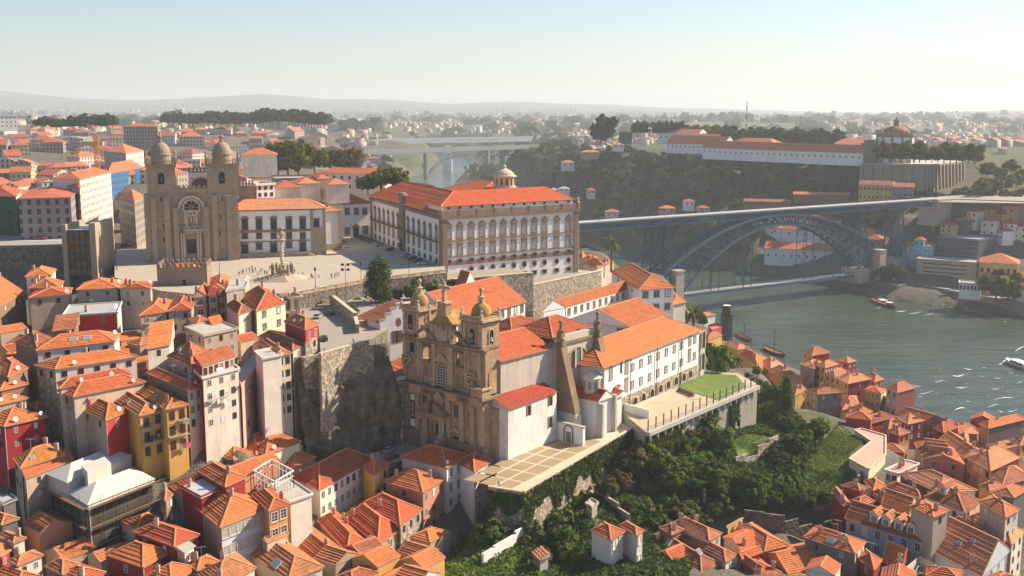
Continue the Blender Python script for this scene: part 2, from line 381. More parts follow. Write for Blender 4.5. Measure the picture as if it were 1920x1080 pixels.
GARD=np.array([tuple(W(a,b_,z)[:2])for a,b_,z in[(880,1010,18),(980,930,30),(1180,820,30),(1300,790,27),(1420,745,27),(1500,745,22),(1630,850,18),(1560,960,16),(1380,960,15),(1250,1010,14),(1000,1060,16)]])
gd=d_poly(GX,GY,GARD);gi=in_poly(GX,GY,GARD)
veg=np.maximum(veg,np.where(gi,np.clip(.5+gd/8,0,1),np.clip(.5-gd/8,0,1)))
veg=veg*(1-.5*sst(px_,1600,1700)*(GY<800)*(GY>600))
av=ter.data.attributes.new('veg','FLOAT','POINT');av.data.foreach_set('value',veg.astype(np.float32).ravel())
m,nt,b,_=newmat('river_water');p=pos(nt)
sm=noise(nt,vmul(nt,p,(.5,.9,1)),.5,4,.65,.3);md=noise(nt,vmul(nt,p,(.35,1,1)),.10,3,.6,.8);lg=noise(nt,p,.02,3,.5,.5)
hh=math_(nt,'ADD',math_(nt,'MULTIPLY',sm,.35),math_(nt,'MULTIPLY',md,2.0))
c=ramp(nt,lg,[(.35,(.045,.066,.042)),(.65,(.07,.088,.058))])
nt.links.new(c,b.inputs['Base Color']);bump(nt,b,hh,.75,1.0);b.inputs['Roughness'].default_value=.16;b.inputs['Specular IOR Level'].default_value=.5
b.inputs['IOR'].default_value=1.33
mb=MB();mb.poly([(-1200,250,0),(1800,250,0),(1800,3600,0),(-1200,3600,0)],m);tag(mb.build('river_water'),kind='structure')
LIB={}
def unit(key,fn):
 if key not in LIB:
  mb=MB();nm=fn(mb);ob=mb.build(nm);me=ob.data;bpy.data.objects.remove(ob);LIB[key]=me
 return LIB[key]
X,Y,Z=V3((1,0,0)),V3((0,1,0)),V3((0,0,1))
UP=None
def lb(mb,x0,x1,y0,y1,z0,z1,mat):mb.prism([(x0,y0),(x1,y0),(x1,y1),(x0,y1)],z0,z1,mat)
def m_window(w,h,st):
 def fn(mb):
  g=GLASS;s=SASH;nx,nz=2,3
  if st=='dark':s=flat((.10,.07,.05));nx,nz=2,1
  if st=='green':s=DGREEN;g=flat((.02,.05,.05),.4);nx,nz=2,4
  if st=='shut':g=flat((.62,.6,.56));nx,nz=1,5
  if st=='hole':g=DARK;s=flat((.16,.12,.09));nx,nz=1,1
  if st=='red':s=REDP;nx,nz=2,2
  if st=='blue':g=flat((.04,.16,.42));s=g;nx,nz=1,1
  if st=='grid':nx,nz=3,5;g=flat((.33,.32,.32),.25)
  if st=='stone':g=flat((.24,.21,.17));s=flat((.3,.26,.2));nx,nz=2,5
  lb(mb,-w/2,w/2,.01,.035,0,h,g);e=.07
  for x0,x1,z0,z1 in((-w/2,w/2,0,e),(-w/2,w/2,h-e,h),(-w/2,-w/2+e,e,h-e),(w/2-e,w/2,e,h-e)):lb(mb,x0,x1,.036,.09,z0,z1,s)
  for i in range(1,nx):x=-w/2+w*i/nx;lb(mb,x-.03,x+.03,.036,.08,e,h-e,s)
  for i in range(1,nz):z=h*i/nz;lb(mb,-w/2+e,w/2-e,.036,.07,z-.025,z+.025,s)
  return 'window'
 return unit(('win',w,h,st),fn)
def m_frame(w,h,mat,t=.2,orn=0):
 def fn(mb):
  lb(mb,-w/2-t,-w/2,0,.13,0,h,mat);lb(mb,w/2,w/2+t,0,.13,0,h,mat)
  lb(mb,-w/2-t-.05,w/2+t+.05,0,.17,h,h+t,mat);lb(mb,-w/2-t-.08,w/2+t+.08,0,.22,-t,0,mat)
  if orn==1:
   a=w/2+t+.25;b=h+t
   mb.hexa([V3((-a,0,b)),V3((a,0,b)),V3((a,.35,b)),V3((-a,.35,b))],[V3((-a*.55,0,b+.75)),V3((a*.55,0,b+.75)),V3((a*.55,.3,b+.75)),V3((-a*.55,.3,b+.75))],mat)
   lb(mb,-a-.1,a+.1,0,.42,b+.02,b+.2,mat)
  if orn==2:
   a=w/2+t+.3;b=h+t
   for x0,x1,z1,y in((-a,a,.35,.4),(-a*.8,a*.8,.8,.33),(-a*.5,a*.5,1.25,.37),(-.22,.22,1.75,.3)):lb(mb,x0,x1,0,y,b-.01,b+z1,mat)
   lb(mb,-a*.85,a*.85,0,.2,-t-.75,-t-.01,mat)
  return 'frame'
 return unit(('frm',w,h,mat.name,t,orn),fn)
def put(me,name,parent,p,u,n,org=None,sc=None):
 ob=bpy.data.objects.new(name,me);COL.objects.link(ob);ob.parent=parent
 o=V3(org)if org is not None else(V3(parent['_o'])if '_o' in parent else V3((0,0,0)))
 q=V3(p)-o;k=sc or(1,1,1)
 ob.matrix_local=Matrix(((u.x*k[0],n.x*k[1],0,q.x),(u.y*k[0],n.y*k[1],0,q.y),(u.z*k[0],0,k[2],q.z),(0,0,0,1)))
 return ob
def window(parent,p,u,n,w,h,st='sash',frame=None,t=.2,orn=0,name='window'):
 w=round(w,1);h=round(h,1)
 o=put(m_window(w,h,st),name,parent,p,u,n)
 if frame is not None:
  f=bpy.data.objects.new('frame',m_frame(w,h,frame,t,orn));COL.objects.link(f);f.parent=o
 return o
def lerp(a,b,t):return a+(b-a)*t
def slope(mb,e0,e1,r1,r0,mat,step=.62,lip=.11):
 e0,e1,r0,r1=V3(e0),V3(e1),V3(r0),V3(r1)
 nrm=(e1-e0).cross((r0+r1)/2-e0).normalized()
 if nrm.z<0:nrm=-nrm
 ln=((r0+r1)/2-(e0+e1)/2).length;n=max(1,min(40,int(ln/step)))
 if step>5:n=1
 k=nrm*lip;rj=random.Random(int(ln*997))
 for i in range(n):
  a0,a1,b0,b1=lerp(e0,r0,i/n),lerp(e1,r1,i/n),lerp(e0,r0,(i+1)/n),lerp(e1,r1,(i+1)/n)
  k=nrm*(lip*rj.uniform(.75,1.5)if n>1 else 0)
  if(b1-b0).length<.02:mb.poly((a0+k,a1+k,(b0+b1)/2),mat)
  else:mb.poly((a0+k,a1+k,b1,b0),mat)
  if n>1:mb.poly((a0,a1,a1+k,a0+k),mat)
def cap(mb,p,q,mat=None,w=.34,h=.22):
 mb.beam(V3(p)+Z*.06,V3(q)+Z*.06,w,h,mat or CAP)
def roof_on(mb,Nn,R,D,L,kind,rise,mat,step=.62,capm=None,wall=None,fas=None):
 """Nn near, R right, D far, L left eave corners (same z)."""
 a=R-Nn;b=L-Nn;la,lb_=a.length,b.length;z=V3((0,0,1));cm=capm or CAP;lip=.11 if step<3 else 0
 fm=fas or FASCIA
 lo=[p-z*.14 for p in(Nn,R,D,L)];mb.hexa(lo,[p-z*.004 for p in(Nn,R,D,L)],fm,cap=False)
 if kind=='hip':
  mn=min(la,lb_);rs=rise*mn/2*z
  if la>=lb_:
   f=min(.5,(lb_/2)/la);p0=Nn+b/2+a*f+rs;p1=Nn+b/2+a*(1-f)+rs
   slope(mb,Nn,R,p1,p0,mat,step,lip);slope(mb,R,D,p1,p1,mat,step,lip);slope(mb,D,L,p0,p1,mat,step,lip);slope(mb,L,Nn,p0,p0,mat,step,lip)
   cs=[(Nn,p0),(L,p0),(R,p1),(D,p1),(p0,p1)]
  else:
   f=min(.5,(la/2)/lb_);p0=Nn+a/2+b*f+rs;p1=Nn+a/2+b*(1-f)+rs
   slope(mb,Nn,R,p0,p0,mat,step,lip);slope(mb,R,D,p1,p0,mat,step,lip);slope(mb,D,L,p1,p1,mat,step,lip);slope(mb,L,Nn,p0,p1,mat,step,lip)
   cs=[(Nn,p0),(R,p0),(L,p1),(D,p1),(p0,p1)]
  if step<8:
   for p,q in cs:cap(mb,p,q,cm)
  return p0,p1
 if kind in('ga','gb'):
  if kind=='ga':p0=Nn+b/2+z*rise*lb_/2;p1=p0+a;s=((Nn,R,p1,p0),(D,L,p0,p1));ends=((L,Nn,p0),(R,D,p1))
  else:p0=Nn+a/2+z*rise*la/2;p1=p0+b;s=((R,D,p1,p0),(L,Nn,p0,p1));ends=((Nn,R,p0),(D,L,p1))
  for q in s:slope(mb,q[0],q[1],q[2],q[3],mat,step,lip)
  for e in ends:mb.poly(e,wall or fm)
  if step<8:
   cap(mb,p0,p1,cm)
   for e in ends:cap(mb,e[0],e[2],cm,.22,.12);cap(mb,e[1],e[2],cm,.22,.12)
  return p0,p1
 if kind in('sr','sl','sf','sd'):
  Q={'sr':(Nn,R,D,L),'sl':(L,Nn,R,D),'sf':(R,D,L,Nn),'sd':(D,L,Nn,R)}[kind]
  e0,e1,t1,t0=Q;dep=(t0-e0).length;h0=t0+z*rise*dep;h1=t1+z*rise*dep
  slope(mb,e0,e1,h1,h0,mat,step,lip);mb.poly((e0,h0,t0),wall or fm);mb.poly((e1,t1,h1),wall or fm);mb.poly((t1,t0,h0,h1),wall or fm)
  return h0,h1
def flat_roof(mb,Nn,R,D,L,mat,par=.35,pm=None):
 z=V3((0,0,1));pts=[Nn,R,D,L];mb.hexa([p-z*.2 for p in pts],[p+z*.05 for p in pts],mat)
 c=(Nn+D)/2
 if par>0:
  for i in range(4):
   p,q=pts[i],pts[(i+1)%4];p2,q2=p+(c-p).normalized()*.4,q+(c-q).normalized()*.4
   mb.hexa([p+z*.052,q+z*.052,q2+z*.052,p2+z*.052],[p+z*par,q+z*par,q2+z*par,p2+z*par],pm or mat)
def dish(parent,p,r=.5):
 mb=MB();p=V3(p);mb.beam(p,p+Z*.7,.06,.06,ZINC);c=p+Z*.9;d=V3((.75,-.5,.35)).normalized()
 t=d.cross(Z).normalized();s=t.cross(d);k=10;ring=[c+(t*math.cos(6.283*i/k)+s*math.sin(6.283*i/k))*r+d*.12 for i in range(k)]
 ring2=[q+d*.03 for q in ring]
 for i in range(k):
  j=(i+1)%k;mb.poly((c,ring[i],ring[j]),SASH);mb.poly((c+d*.03,ring2[j],ring2[i]),SASH)
 mb.beam(c,c+d*.5,.03,.03,IRON);return mb.build('satellite_dish',parent,parent.get('_o')if '_o' in parent else parent.parent['_o'])
def antenna(parent,p,h=2.6):
 mb=MB();p=V3(p);mb.beam(p,p+Z*h,.05,.05,ZINC);a=random.random()*3
 d=V3((math.cos(a),math.sin(a),0));e=V3((-d.y,d.x,0));c=p+Z*(h-.15);mb.beam(c-d*.9,c+d*.9,.03,.03,ZINC)
 for i in range(5):q=c+d*(-.8+.4*i);mb.beam(q-e*.35,q+e*.35,.025,.025,ZINC)
 return mb.build('antenna',parent,parent.get('_o')if '_o' in parent else parent.parent['_o'])
def chimney(parent,org,p,w=.8,h=1.5,mat=None):
 mb=MB();m=mat or random.choice([SALMON,TAUPE,BEIGE,PINK]);mb.box(p,X,Y,w*.5,w*.38,p[2]-.6,p[2]+h,m);mb.box(p,X,Y,w*.58,w*.46,p[2]+h,p[2]+h+.14,CONC)
 mb.box(p,X,Y,w*.3,w*.22,p[2]+h+.141,p[2]+h+.4,CAPD);return mb.build('chimney',parent,org)
def skylight(parent,org,c,u,v,w,l,mat=None):
 n=u.cross(v).normalized();n=n if n.z>0 else-n;mb=MB();c=V3(c)
 q=[c+u*sx*w/2+v*sy*l/2 for sx,sy in((-1,-1),(1,-1),(1,1),(-1,1))]
 if u.cross(v).z<0:q=q[::-1]
 mb.hexa([p-n*.05 for p in q],[p+n*.16 for p in q],ZINC,cap=False);q2=[lerp(c,p,.86)for p in q]
 mb.poly([p+n*.16 for p in q],ZINC);mb.poly([p+n*.19 for p in q2],mat or flat((.2,.25,.3),.2));return mb.build('skylight',parent,org)
NH=0;HS={}
def dl(y,x=900):
 a=float(np.interp(y,[500,530,600,700,800,900,1000,1080,1120],[330,322,302,282,264,247,226,211,205]));b=float(np.interp(y,[500,560,600,640,700,800,900,1000,1080,1120],[330,310,287,266,241,228,216,203,193,188]))
 t=min(1,max(0,(x-500)/120));return b+(a-b)*t
def house(L,Nn,R,h,dep,label,roof='hip',tm=None,wl=None,wr=None,rise=.48,win_r='',win_l='',over=.4,step=.62,ch=(),sky=(),dishes=0,ant=0,cat='house',name='tiled_house',frame=None,group=None,eave=None,fl=3.1,dorm=(),bal=(),capm=None,zlow=None,z=None,dd=0,low=None):
 """L, Nn, R: pixels of the left, near and right eave corners; h eave height over base level zb. win_x: 'cols,rows,style[,w,h]'"""
 global NH;NH+=1
 q=ray(*Nn);dep=(z-H)/q.z*q.y if z is not None else(dep or dl(Nn[1],Nn[0]));dep+=dd;ze=H+dep/q.y*q.z;zb=ze-h;l,n,r=W(L[0],L[1],ze),W(Nn[0],Nn[1],ze),W(R[0],R[1],ze);d=l+r-n
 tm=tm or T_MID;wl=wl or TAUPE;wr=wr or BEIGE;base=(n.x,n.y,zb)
 root=thing(name,base,label,cat,group)
 a=(r-n);la=a.length;a.normalize();b=(l-n);lb_=b.length;b.normalize()
 o=min(over,la*.12,lb_*.12)
 n_,r_,d_,l_=n+a*o+b*o,r-a*o+b*o,d-a*o-b*o,l+a*o-b*o
 mb=MB();z0=(zlow if zlow is not None else zb)-8
 ground_pts=[V3((p.x,p.y,z0))for p in(n_,r_,d_,l_)];top=[p-Z*.02 for p in(n_,r_,d_,l_)]
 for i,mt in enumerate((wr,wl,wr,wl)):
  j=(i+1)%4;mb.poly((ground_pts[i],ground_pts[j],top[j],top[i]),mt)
 mb.build('wall',root)
 if low:P_=Plane(n_,r_);mb=MB();mb.slab(P_,0,P_.L,z0,ze-low[1],.005,.06,low[0]);mb.build('painted_plinth',root)
 mb=MB();p0=p1=(n+d)/2+Z
 if roof=='flat':flat_roof(mb,n,r,d,l,tm,.4,wr)
 elif roof=='open':pass
 else:p0,p1=roof_on(mb,n,r,d,l,roof,rise,tm,step,capm,wl if roof in('ga','sr')else wr,eave)
 ro=mb.build('roof',root)if roof!='open' else None
 if not win_r and not win_l and h>=8 and step<3 and name=='tiled_house':win_r=win_l='2,2,mix,.9,1.3'
 if not ch and step<3 and roof in('hip','ga','gb')and name=='tiled_house':ch=[(random.uniform(.15,.85),random.choice([.2,.8,.65]))for _ in range(random.choice([0,1,1,2]))];ant=ant or(random.random()<.35)
 HS[label]=(root,n_,r_,l_,ze)
 if h>10 and step<3:mb=MB();q=n_-a*.12-b*.12;mb.beam((q.x,q.y,z0),(q.x,q.y,ze-.2),.14,.14,random.choice([CAPD,ZINC,OLDW]));mb.build('drainpipe',root)
 for face,spec in(('r',win_r),('l',win_l)):
  if not spec:continue
  sp=spec.split(',');nc,nrw=int(sp[0]),int(sp[1]);st=sp[2]if len(sp)>2 else 'sash';w=float(sp[3])if len(sp)>3 else 1.0;hh=float(sp[4])if len(sp)>4 else 1.5
  A,B=(n_,r_)if face=='r' else(l_,n_);u=(B-A);wl_=u.length;u.normalize();nn=V3((u.y,-u.x,0))
  for k in range(nrw):
   for i in range(nc):
    z=ze-.75-hh-k*fl
    s2=st
    if st in('sash','dark')and random.random()<.22:s2=random.choice(['sash','dark','shut'])
    if st=='mix':s2=random.choice(['sash','sash','dark','shut','hole'])
    p=A+u*(wl_*(i+.5)/nc)+nn*.005
    wo=window(root,(p.x,p.y,z),u,nn,min(w,wl_/nc*.8),hh,s2,frame)
    if(face,i,k)in bal:
     mb=MB();q=V3((p.x,p.y,z-.25));mb.box(q+nn*.45,u,nn,w*.95,.44,z-.35,z-.2,CONC)
     for t in range(9):x=q+u*(-w*.9+w*1.8*t/8)+nn*.85;mb.beam((x.x,x.y,z-.19),(x.x,x.y,z+.75),.03,.03,IRON)
     mb.beam(V3((q.x,q.y,z+.77))-u*w*.93+nn*.85,V3((q.x,q.y,z+.77))+u*w*.93+nn*.85,.06,.05,IRON);mb.build('balcony',root)
 if ro is not None:
  for(s,t)in ch:
   c=n+(r-n)*s+(l-n)*t;e=min(s,1-s)*la;f=min(t,1-t)*lb_
   zz=ze+rise*{'hip':min(e,f),'ga':f,'gb':e}.get(roof,0);chimney(ro,root['_o'],(c.x,c.y,zz))
  for(face,s,t,w,lg)in sky:
   e0,e1=(n,r)if face=='r' else(l,n);mid=(l-n)if face=='r' else(r-n);dist=mid.length;mid.normalize()
   u=(e1-e0).normalized();v=(mid+Z*rise).normalized();c=e0+(e1-e0)*s+mid*(dist*.5*t)+Z*(rise*dist*.5*t+.12);skylight(ro,root['_o'],c,u,v,w,lg)
  for i in range(dishes):
   c=n+(r-n)*random.uniform(.1,.9)+(l-n)*.06;dish(ro,(c.x,c.y,ze+.1),random.uniform(.4,.6))
  for i in range(ant):
   c=n+(r-n)*random.uniform(.3,.7)+(l-n)*.5;antenna(ro,(c.x,c.y,max(ze,(p0.z+p1.z)/2-.3)))
  for(face,s,t,w)in dorm:
   e0,e1=(n,r)if face=='r' else(l,n);mid=((l-n)if face=='r' else(r-n));dist=mid.length;mid.normalize();u=(e1-e0).normalized()
   c=e0+(e1-e0)*s+mid*(dist*.5*t);zc=ze+rise*dist*.5*t;hh=w*.95;dep=hh/rise+.3
   mb=MB();q=[c-u*w/2,c+u*w/2,c+u*w/2+mid*dep,c-u*w/2+mid*dep];mb.prism([(x.x,x.y)for x in q],zc-.3,zc+hh,wr,cap=False)
   q3=[V3((x.x,x.y,zc+hh))for x in(c-u*(w/2+.15)-mid*.2,c+u*(w/2+.15)-mid*.2,c+u*(w/2+.15)+mid*(dep+.8),c-u*(w/2+.15)+mid*(dep+.8))]
   roof_on(mb,q3[0],q3[1],q3[2],q3[3],'gb',.7,tm,step,None,wr);dm=mb.build('dormer',root)
   nn=-mid;put(m_window(round(w*.6,1),round(hh*.75,1),'sash'),'window',dm,V3((c.x,c.y,zc+.1))+nn*.01,u,nn,org=root['_o'])
 return root
ZS=64.0
def zc(ox,oy,s):return lambda x,y:(ox+x/s,oy+y/s)
def at(P,q):return P.at(*q)
def arch_pts(P,s,z0,w,h,off,n=8):
 """arched opening outline on a plane"""
 r=w/2;pts=[P.P(s-r,z0,off),P.P(s+r,z0,off)]
 for i in range(n+1):a=math.pi*i/n;pts.append(P.P(s+r*math.cos(a),z0+h-r+r*math.sin(a),off))
 return pts
def arch(mb,P,s,z0,w,h,mat,trim=None,off=.03,t=.3,d=.25):
 pts=arch_pts(P,s,z0,w,h,off);mb.poly(pts,mat)
 if trim:
  o=arch_pts(P,s,z0,w+2*t,h+t,off);fr=arch_pts(P,s,z0,w,h,off+d);of=arch_pts(P,s,z0,w+2*t,h+t,off+d);n=len(pts)
  for i in range(1,n):
   j=(i+1)%n;mb.poly((fr[i],of[i],of[j],fr[j]),trim);mb.poly((of[i],o[i],o[j],of[j]),trim);mb.poly((pts[i],fr[i],fr[j],pts[j]),trim)
def ball_finial(mb,p,h,r,mat):
 mb.lathe(p,[(r*1.1,p[2]),(r*1.1,p[2]+h*.18),(r*.55,p[2]+h*.25),(r*.45,p[2]+h*.7),(r*.8,p[2]+h*.78),(r*.95,p[2]+h*.86),(r*.5,p[2]+h*.96),(.02,p[2]+h)],mat,8)
def balustrade(mb,A,B,z,h,mat,n=None,t=.16):
 A=V3(A);B=V3(B);L=(B-A).length;u=(B-A)/L;n=n or max(2,int(L/.55));mb.beam(V3((A.x,A.y,z+h)),V3((B.x,B.y,z+h)),.3,.2,mat);mb.beam(V3((A.x,A.y,z+.1)),V3((B.x,B.y,z+.1)),.3,.2,mat)
 for i in range(n+1):q=A+u*(L*i/n);mb.beam((q.x,q.y,z+.2),(q.x,q.y,z+h-.1),t,t,mat)
def dome_prof(r,z,h,n=7,k=1.0):return[(r*math.cos(math.pi/2*i/n)**k+.01,z+h*math.sin(math.pi/2*i/n))for i in range(n+1)]
def slab_poly(name,px,z,z0,top,side,label=None,cat=None,kind=None,uvp=True):
 pts=[W(a,b,z)for a,b in px]
 ar=sum(pts[i].x*pts[(i+1)%len(pts)].y-pts[(i+1)%len(pts)].x*pts[i].y for i in range(len(pts)))
 if ar<0:pts=pts[::-1]
 mb=MB();mb.poly(pts,top)
 for i in range(len(pts)):
  j=(i+1)%len(pts);p,q=pts[i],pts[j];mb.poly(((p.x,p.y,z0),(q.x,q.y,z0),q,p),side)
 return tag(mb.build(name),label,cat,kind=kind),pts
def paving(col,sz=3.0,line=1.15,key=''):
 m,nt,b,_=newmat('paving_'+key);uv=N(nt,'ShaderNodeUVMap',uv_map='UVMap').outputs[0]
 br=N(nt,'ShaderNodeTexBrick',Scale=1.0);nt.links.new(uv,br.inputs['Vector']);br.inputs['Brick Width'].default_value=sz;br.inputs['Row Height'].default_value=sz*.6;br.inputs['Mortar Size'].default_value=.05
 br.inputs['Color1'].default_value=(*[x*.92 for x in col],1);br.inputs['Color2'].default_value=(*[min(1,x*1.08)for x in col],1);br.inputs['Mortar'].default_value=(*[min(1,x*line)for x in col],1)
 n=noise(nt,pos(nt),.35,5,.7);c=mixc(nt,math_(nt,'MULTIPLY',n,.5),br.outputs['Color'],tuple(x*.62 for x in col));nt.links.new(c,b.inputs['Base Color']);bump(nt,b,n,.2,.05);return m
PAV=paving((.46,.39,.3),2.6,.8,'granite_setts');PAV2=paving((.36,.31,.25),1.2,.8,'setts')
slab_poly('cathedral_square',[(215,520),(215,470),(262,455),(440,400),(800,402),(900,410),(960,440),(832,500),(835,511),(690,528),(540,556),(440,560),(300,545)],ZS,44,PAV,RUB,kind='structure')
C3=zc(260,255,4.41)
A0,B0=W(271,493,ZS),W(448,487,ZS);CP_=Plane(A0,B0)
cat=thing('cathedral',CP_.P(CP_.L/2,ZS),'granite cathedral with twin domed bell towers and a rose window over the square','cathedral')
def cs(x,y):return CP_.at(*C3(x,y))
sL=[cs(x,700)[0]for x in(50,280,578,825)];zcor=cs(440,255)[1];zst=cs(440,482)[1];zpar=cs(435,440)[1]
DEP=9.5;DOMEG=stucco((.33,.26,.18),.7)
for k,(x0,x1,xa,xb,dx0,dx1)in enumerate(((50,280,66,305,118,288),(578,828,563,828,613,778))):
 s0,s1,sa,sb=cs(x0,700)[0],cs(x1,700)[0],cs(xa,350)[0],cs(xb,350)[0]
 mb=MB();mb.slab(CP_,s0,s1,ZS-4,zst,-DEP,0,GRAN);mb.slab(CP_,sa,sb,zst,zcor,-DEP+.1,-.35,GRAN)
 for zz in(cs(200,665)[1],cs(200,790)[1],cs(200,965)[1]):mb.slab(CP_,s0-.1,s1+.1,zz,zz+.25,-DEP,.18,GRAND)
 tw=mb.build('bell_tower',cat)
 mb=MB()
 for xs in((105,150),(213,262))if k==0 else((612,655),(730,776)):
  mb=MB();a,b=cs(xs[0],700)[0],cs(xs[1],700)[0];zt=cs(xs[0],505 if k==0 else 488)[1];mb.slab(CP_,a,b,ZS-2,zt,.19,1.25,GRAN);mb.slab(CP_,a-.1,b+.1,ZS,ZS+2.2,1.26,1.6,GRAN)
  mb.slab(CP_,a,b,zt-9,zt-8.6,1.26,1.4,GRAND);mb.build('buttress',cat)
 mb=MB();mb.slab(CP_,sa-.5,sb+.5,zcor,zcor+.5,-DEP-.3,.2,GRAN);mb.slab(CP_,sa-.25,sb+.25,zcor+.51,zcor+.8,-DEP,-.05,GRAN)
 for q,r in(((sa,-.2),(sb,-.2)),((sa,-DEP),(sb,-DEP)),((sa,-.2),(sa,-DEP)),((sb,-.2),(sb,-DEP))):balustrade(mb,CP_.P(q[0],0,q[1]),CP_.P(r[0],0,r[1]),zcor+.8,1.5,GRAN,11,.22)
 mb.build('balustrade',tw,cat['_o'])
 mb=MB()
 for q in((sa,-.2),(sb,-.2),(sa,-DEP),(sb,-DEP)):p=CP_.P(q[0],zcor+.8,q[1]);mb=MB();mb.box(p,CP_.u,CP_.n,.5,.5,zcor+.81,zcor+3.2,GRAN);ball_finial(mb,(p.x,p.y,zcor+3.2),2.6,.5,GRAN);mb.build('pinnacle',tw,cat['_o'])
 c=CP_.P((sa+sb)/2,0,-DEP/2);r=(cs(dx1,200)[0]-cs(dx0,200)[0])/2*.98;zt=zcor+.8
 mb=MB();mb.lathe(c,[(r,zt),(r,zt+3.4),(r*1.08,zt+3.5),(r*1.08,zt+3.9),(r*.98,zt+3.95)]+dome_prof(r*.98,zt+3.95,4.4)+[],DOMEG,20)
 mb.lathe(c,[(.9,zt+8.2),(1.0,zt+8.6),(.55,zt+8.9),(.5,zt+9.6),(1.0,zt+9.9),(.9,zt+10.4),(.3,zt+10.8),(.25,zt+12)],GRAND,10);mb.build('dome',tw,cat['_o'],True)
 mb=MB();so_,zo=cs(188 if k==0 else 690,400 if k==0 else 393);wo=cs(217,400)[0]-cs(160,400)[0];ho=cs(188,303)[1]-cs(188,400)[1]
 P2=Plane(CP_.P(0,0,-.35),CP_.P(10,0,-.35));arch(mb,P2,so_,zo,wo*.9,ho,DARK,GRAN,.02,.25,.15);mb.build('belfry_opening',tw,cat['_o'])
 mb=MB();p=P2.P(so_,zo+1.2,.04);mb.lathe(p,[(.75,p.z),(.6,p.z+.3),(.45,p.z+1),(.2,p.z+1.3)],flat((.12,.13,.09),.5),10);mb.build('bell',tw,cat['_o'])
 mb=MB()
 for x,y in((185,525),(208,750),(211,858))if k==0 else((691,520),(678,670),(671,803)):s_,z_=cs(x,y);mb=MB();mb.slab(CP_,s_-.25,s_+.25,z_-.9,z_+.9,.01,.03,DARK);mb.build('slit_window',tw,cat['_o'])
s1,s2=cs(280,700)[0],cs(578,700)[0];zg=cs(435,600)[1];zap=cs(435,488)[1]
mb=MB();mb.slab(CP_,s1,s2,ZS-4,zpar,-8,-.8,GRAN);mb.slab(CP_,s1,s2,zpar-1.2,zpar,-.79,-.1,GRAN)
n=7
for i in range(n):a=s1+(s2-s1)*(i+.15)/n;mb.slab(CP_,a,a+(s2-s1)/n*.62,zpar,zpar+.9,-1.2,-.15,GRAN);q=CP_.P(a+(s2-s1)/n*.31,0,-.65);mb.hexa([q+CP_.u*x+CP_.n*y+Z*(zpar+.9)for x,y in((-.6,.5),(.6,.5),(.6,-.5),(-.6,-.5))],[q+Z*(zpar+1.7)]*4,GRAN,cap=False)
mb.build('central_front',cat)
mb=MB()
for xa,xb in((285,330),(537,582)):a,b=cs(xa,700)[0],cs(xb,700)[0];mb.slab(CP_,a,b,ZS-2,zg,-.79,.7,GRAN);mb.slab(CP_,a-.35,b+.35,zg,zg+.6,-.79,.95,GRAN)
mb.build('pilaster',cat)
mb=MB();sc_,zr=cs(435,593);R1=cs(548,600)[0]-sc_;zb_=cs(435,600)[1];k=20
for i in range(k):
 a0,a1=math.pi*i/k,math.pi*(i+1)/k
 f=lambda a,r,o:CP_.P(sc_+r*math.cos(a),zb_+r*math.sin(a),o)
 mb.poly((f(a0,R1-.9,.25),f(a0,R1,.25),f(a1,R1,.25),f(a1,R1-.9,.25)),GRANL);mb.poly((f(a0,R1,-.79),f(a1,R1,-.79),f(a1,R1,.25),f(a0,R1,.25)),GRAN);mb.poly((f(a0,R1-.9,-.79),f(a0,R1-.9,.25),f(a1,R1-.9,.25),f(a1,R1-.9,-.79)),GRAN)
mb.build('arch_hood',cat)
mb=MB();rr=cs(496,593)[0]-sc_
mb.lathe((0,0),[(1,0),(1,1)],GRAN,3)if False else None
ring=lambda r,o,k:[CP_.P(sc_+r*math.cos(6.283*i/k),zr+r*math.sin(6.283*i/k),o)for i in range(k)]
a_,b_=ring(rr,-.5,24),ring(rr*1.25,-.5,24)
for i in range(24):j=(i+1)%24;mb.poly((a_[i],b_[i],b_[j],a_[j]),GRANL)
mb.poly(ring(rr*.16,-.68,10),DARK)
for i in range(8):
 a=6.283*(i+.5)/8;q=[]
 for r,da in((.3,-.2),(.5,-.3),(.8,-.33),(.97,-.12),(.97,.12),(.8,.33),(.5,.3),(.3,.2)):q.append(CP_.P(sc_+rr*r*math.cos(a+da),zr+rr*r*math.sin(a+da),-.68))
 mb.poly(q,DARK)
mb.poly(ring(rr,-.72,24),GRAN);mb.build('rose_window',cat)
mb=MB()
f=lambda x,y:cs(x,y)
sa,za=f(403,975);sb,zb2=f(475,855);mb.slab(CP_,sa,sb,za,zb2,-.75,-.7,DARK);mb.slab(CP_,sa,sb,zb2-2.2,zb2-.2,-.69,-.6,DGREEN)
for x in(357,378,490,512):
 s_,_=f(x,900);p=CP_.P(s_,0,.2);mb.box(p,CP_.u,CP_.n,.6,.6,ZS-1,ZS+1.6,GRAN);mb.lathe(p,[(.42,ZS+1.6),(.36,f(0,815)[1])],GRANL,10)
a,b=f(340,0)[0],f(530,0)[0];zt=f(0,815)[1]
mb.slab(CP_,a,b,zt,zt+1.1,-.79,.85,GRAN);mb.slab(CP_,a-.3,b+.3,zt+1.1,zt+1.4,-.79,1.1,GRANL)
for x in(365,505):s_=f(x,0)[0];mb.slab(CP_,s_-1.3,s_+1.3,zt+1.41,zt+2.6,-.79,.6,GRAN);ball_finial(mb,tuple(CP_.P(s_,zt+2.6,0)),3,.6,GRANL)
a,b=f(405,0)[0],f(468,0)[0];balustrade(mb,CP_.P(a,0,.6),CP_.P(b,0,.6),zt+1.4,1.2,GRANL)
mb.build('portal',cat)
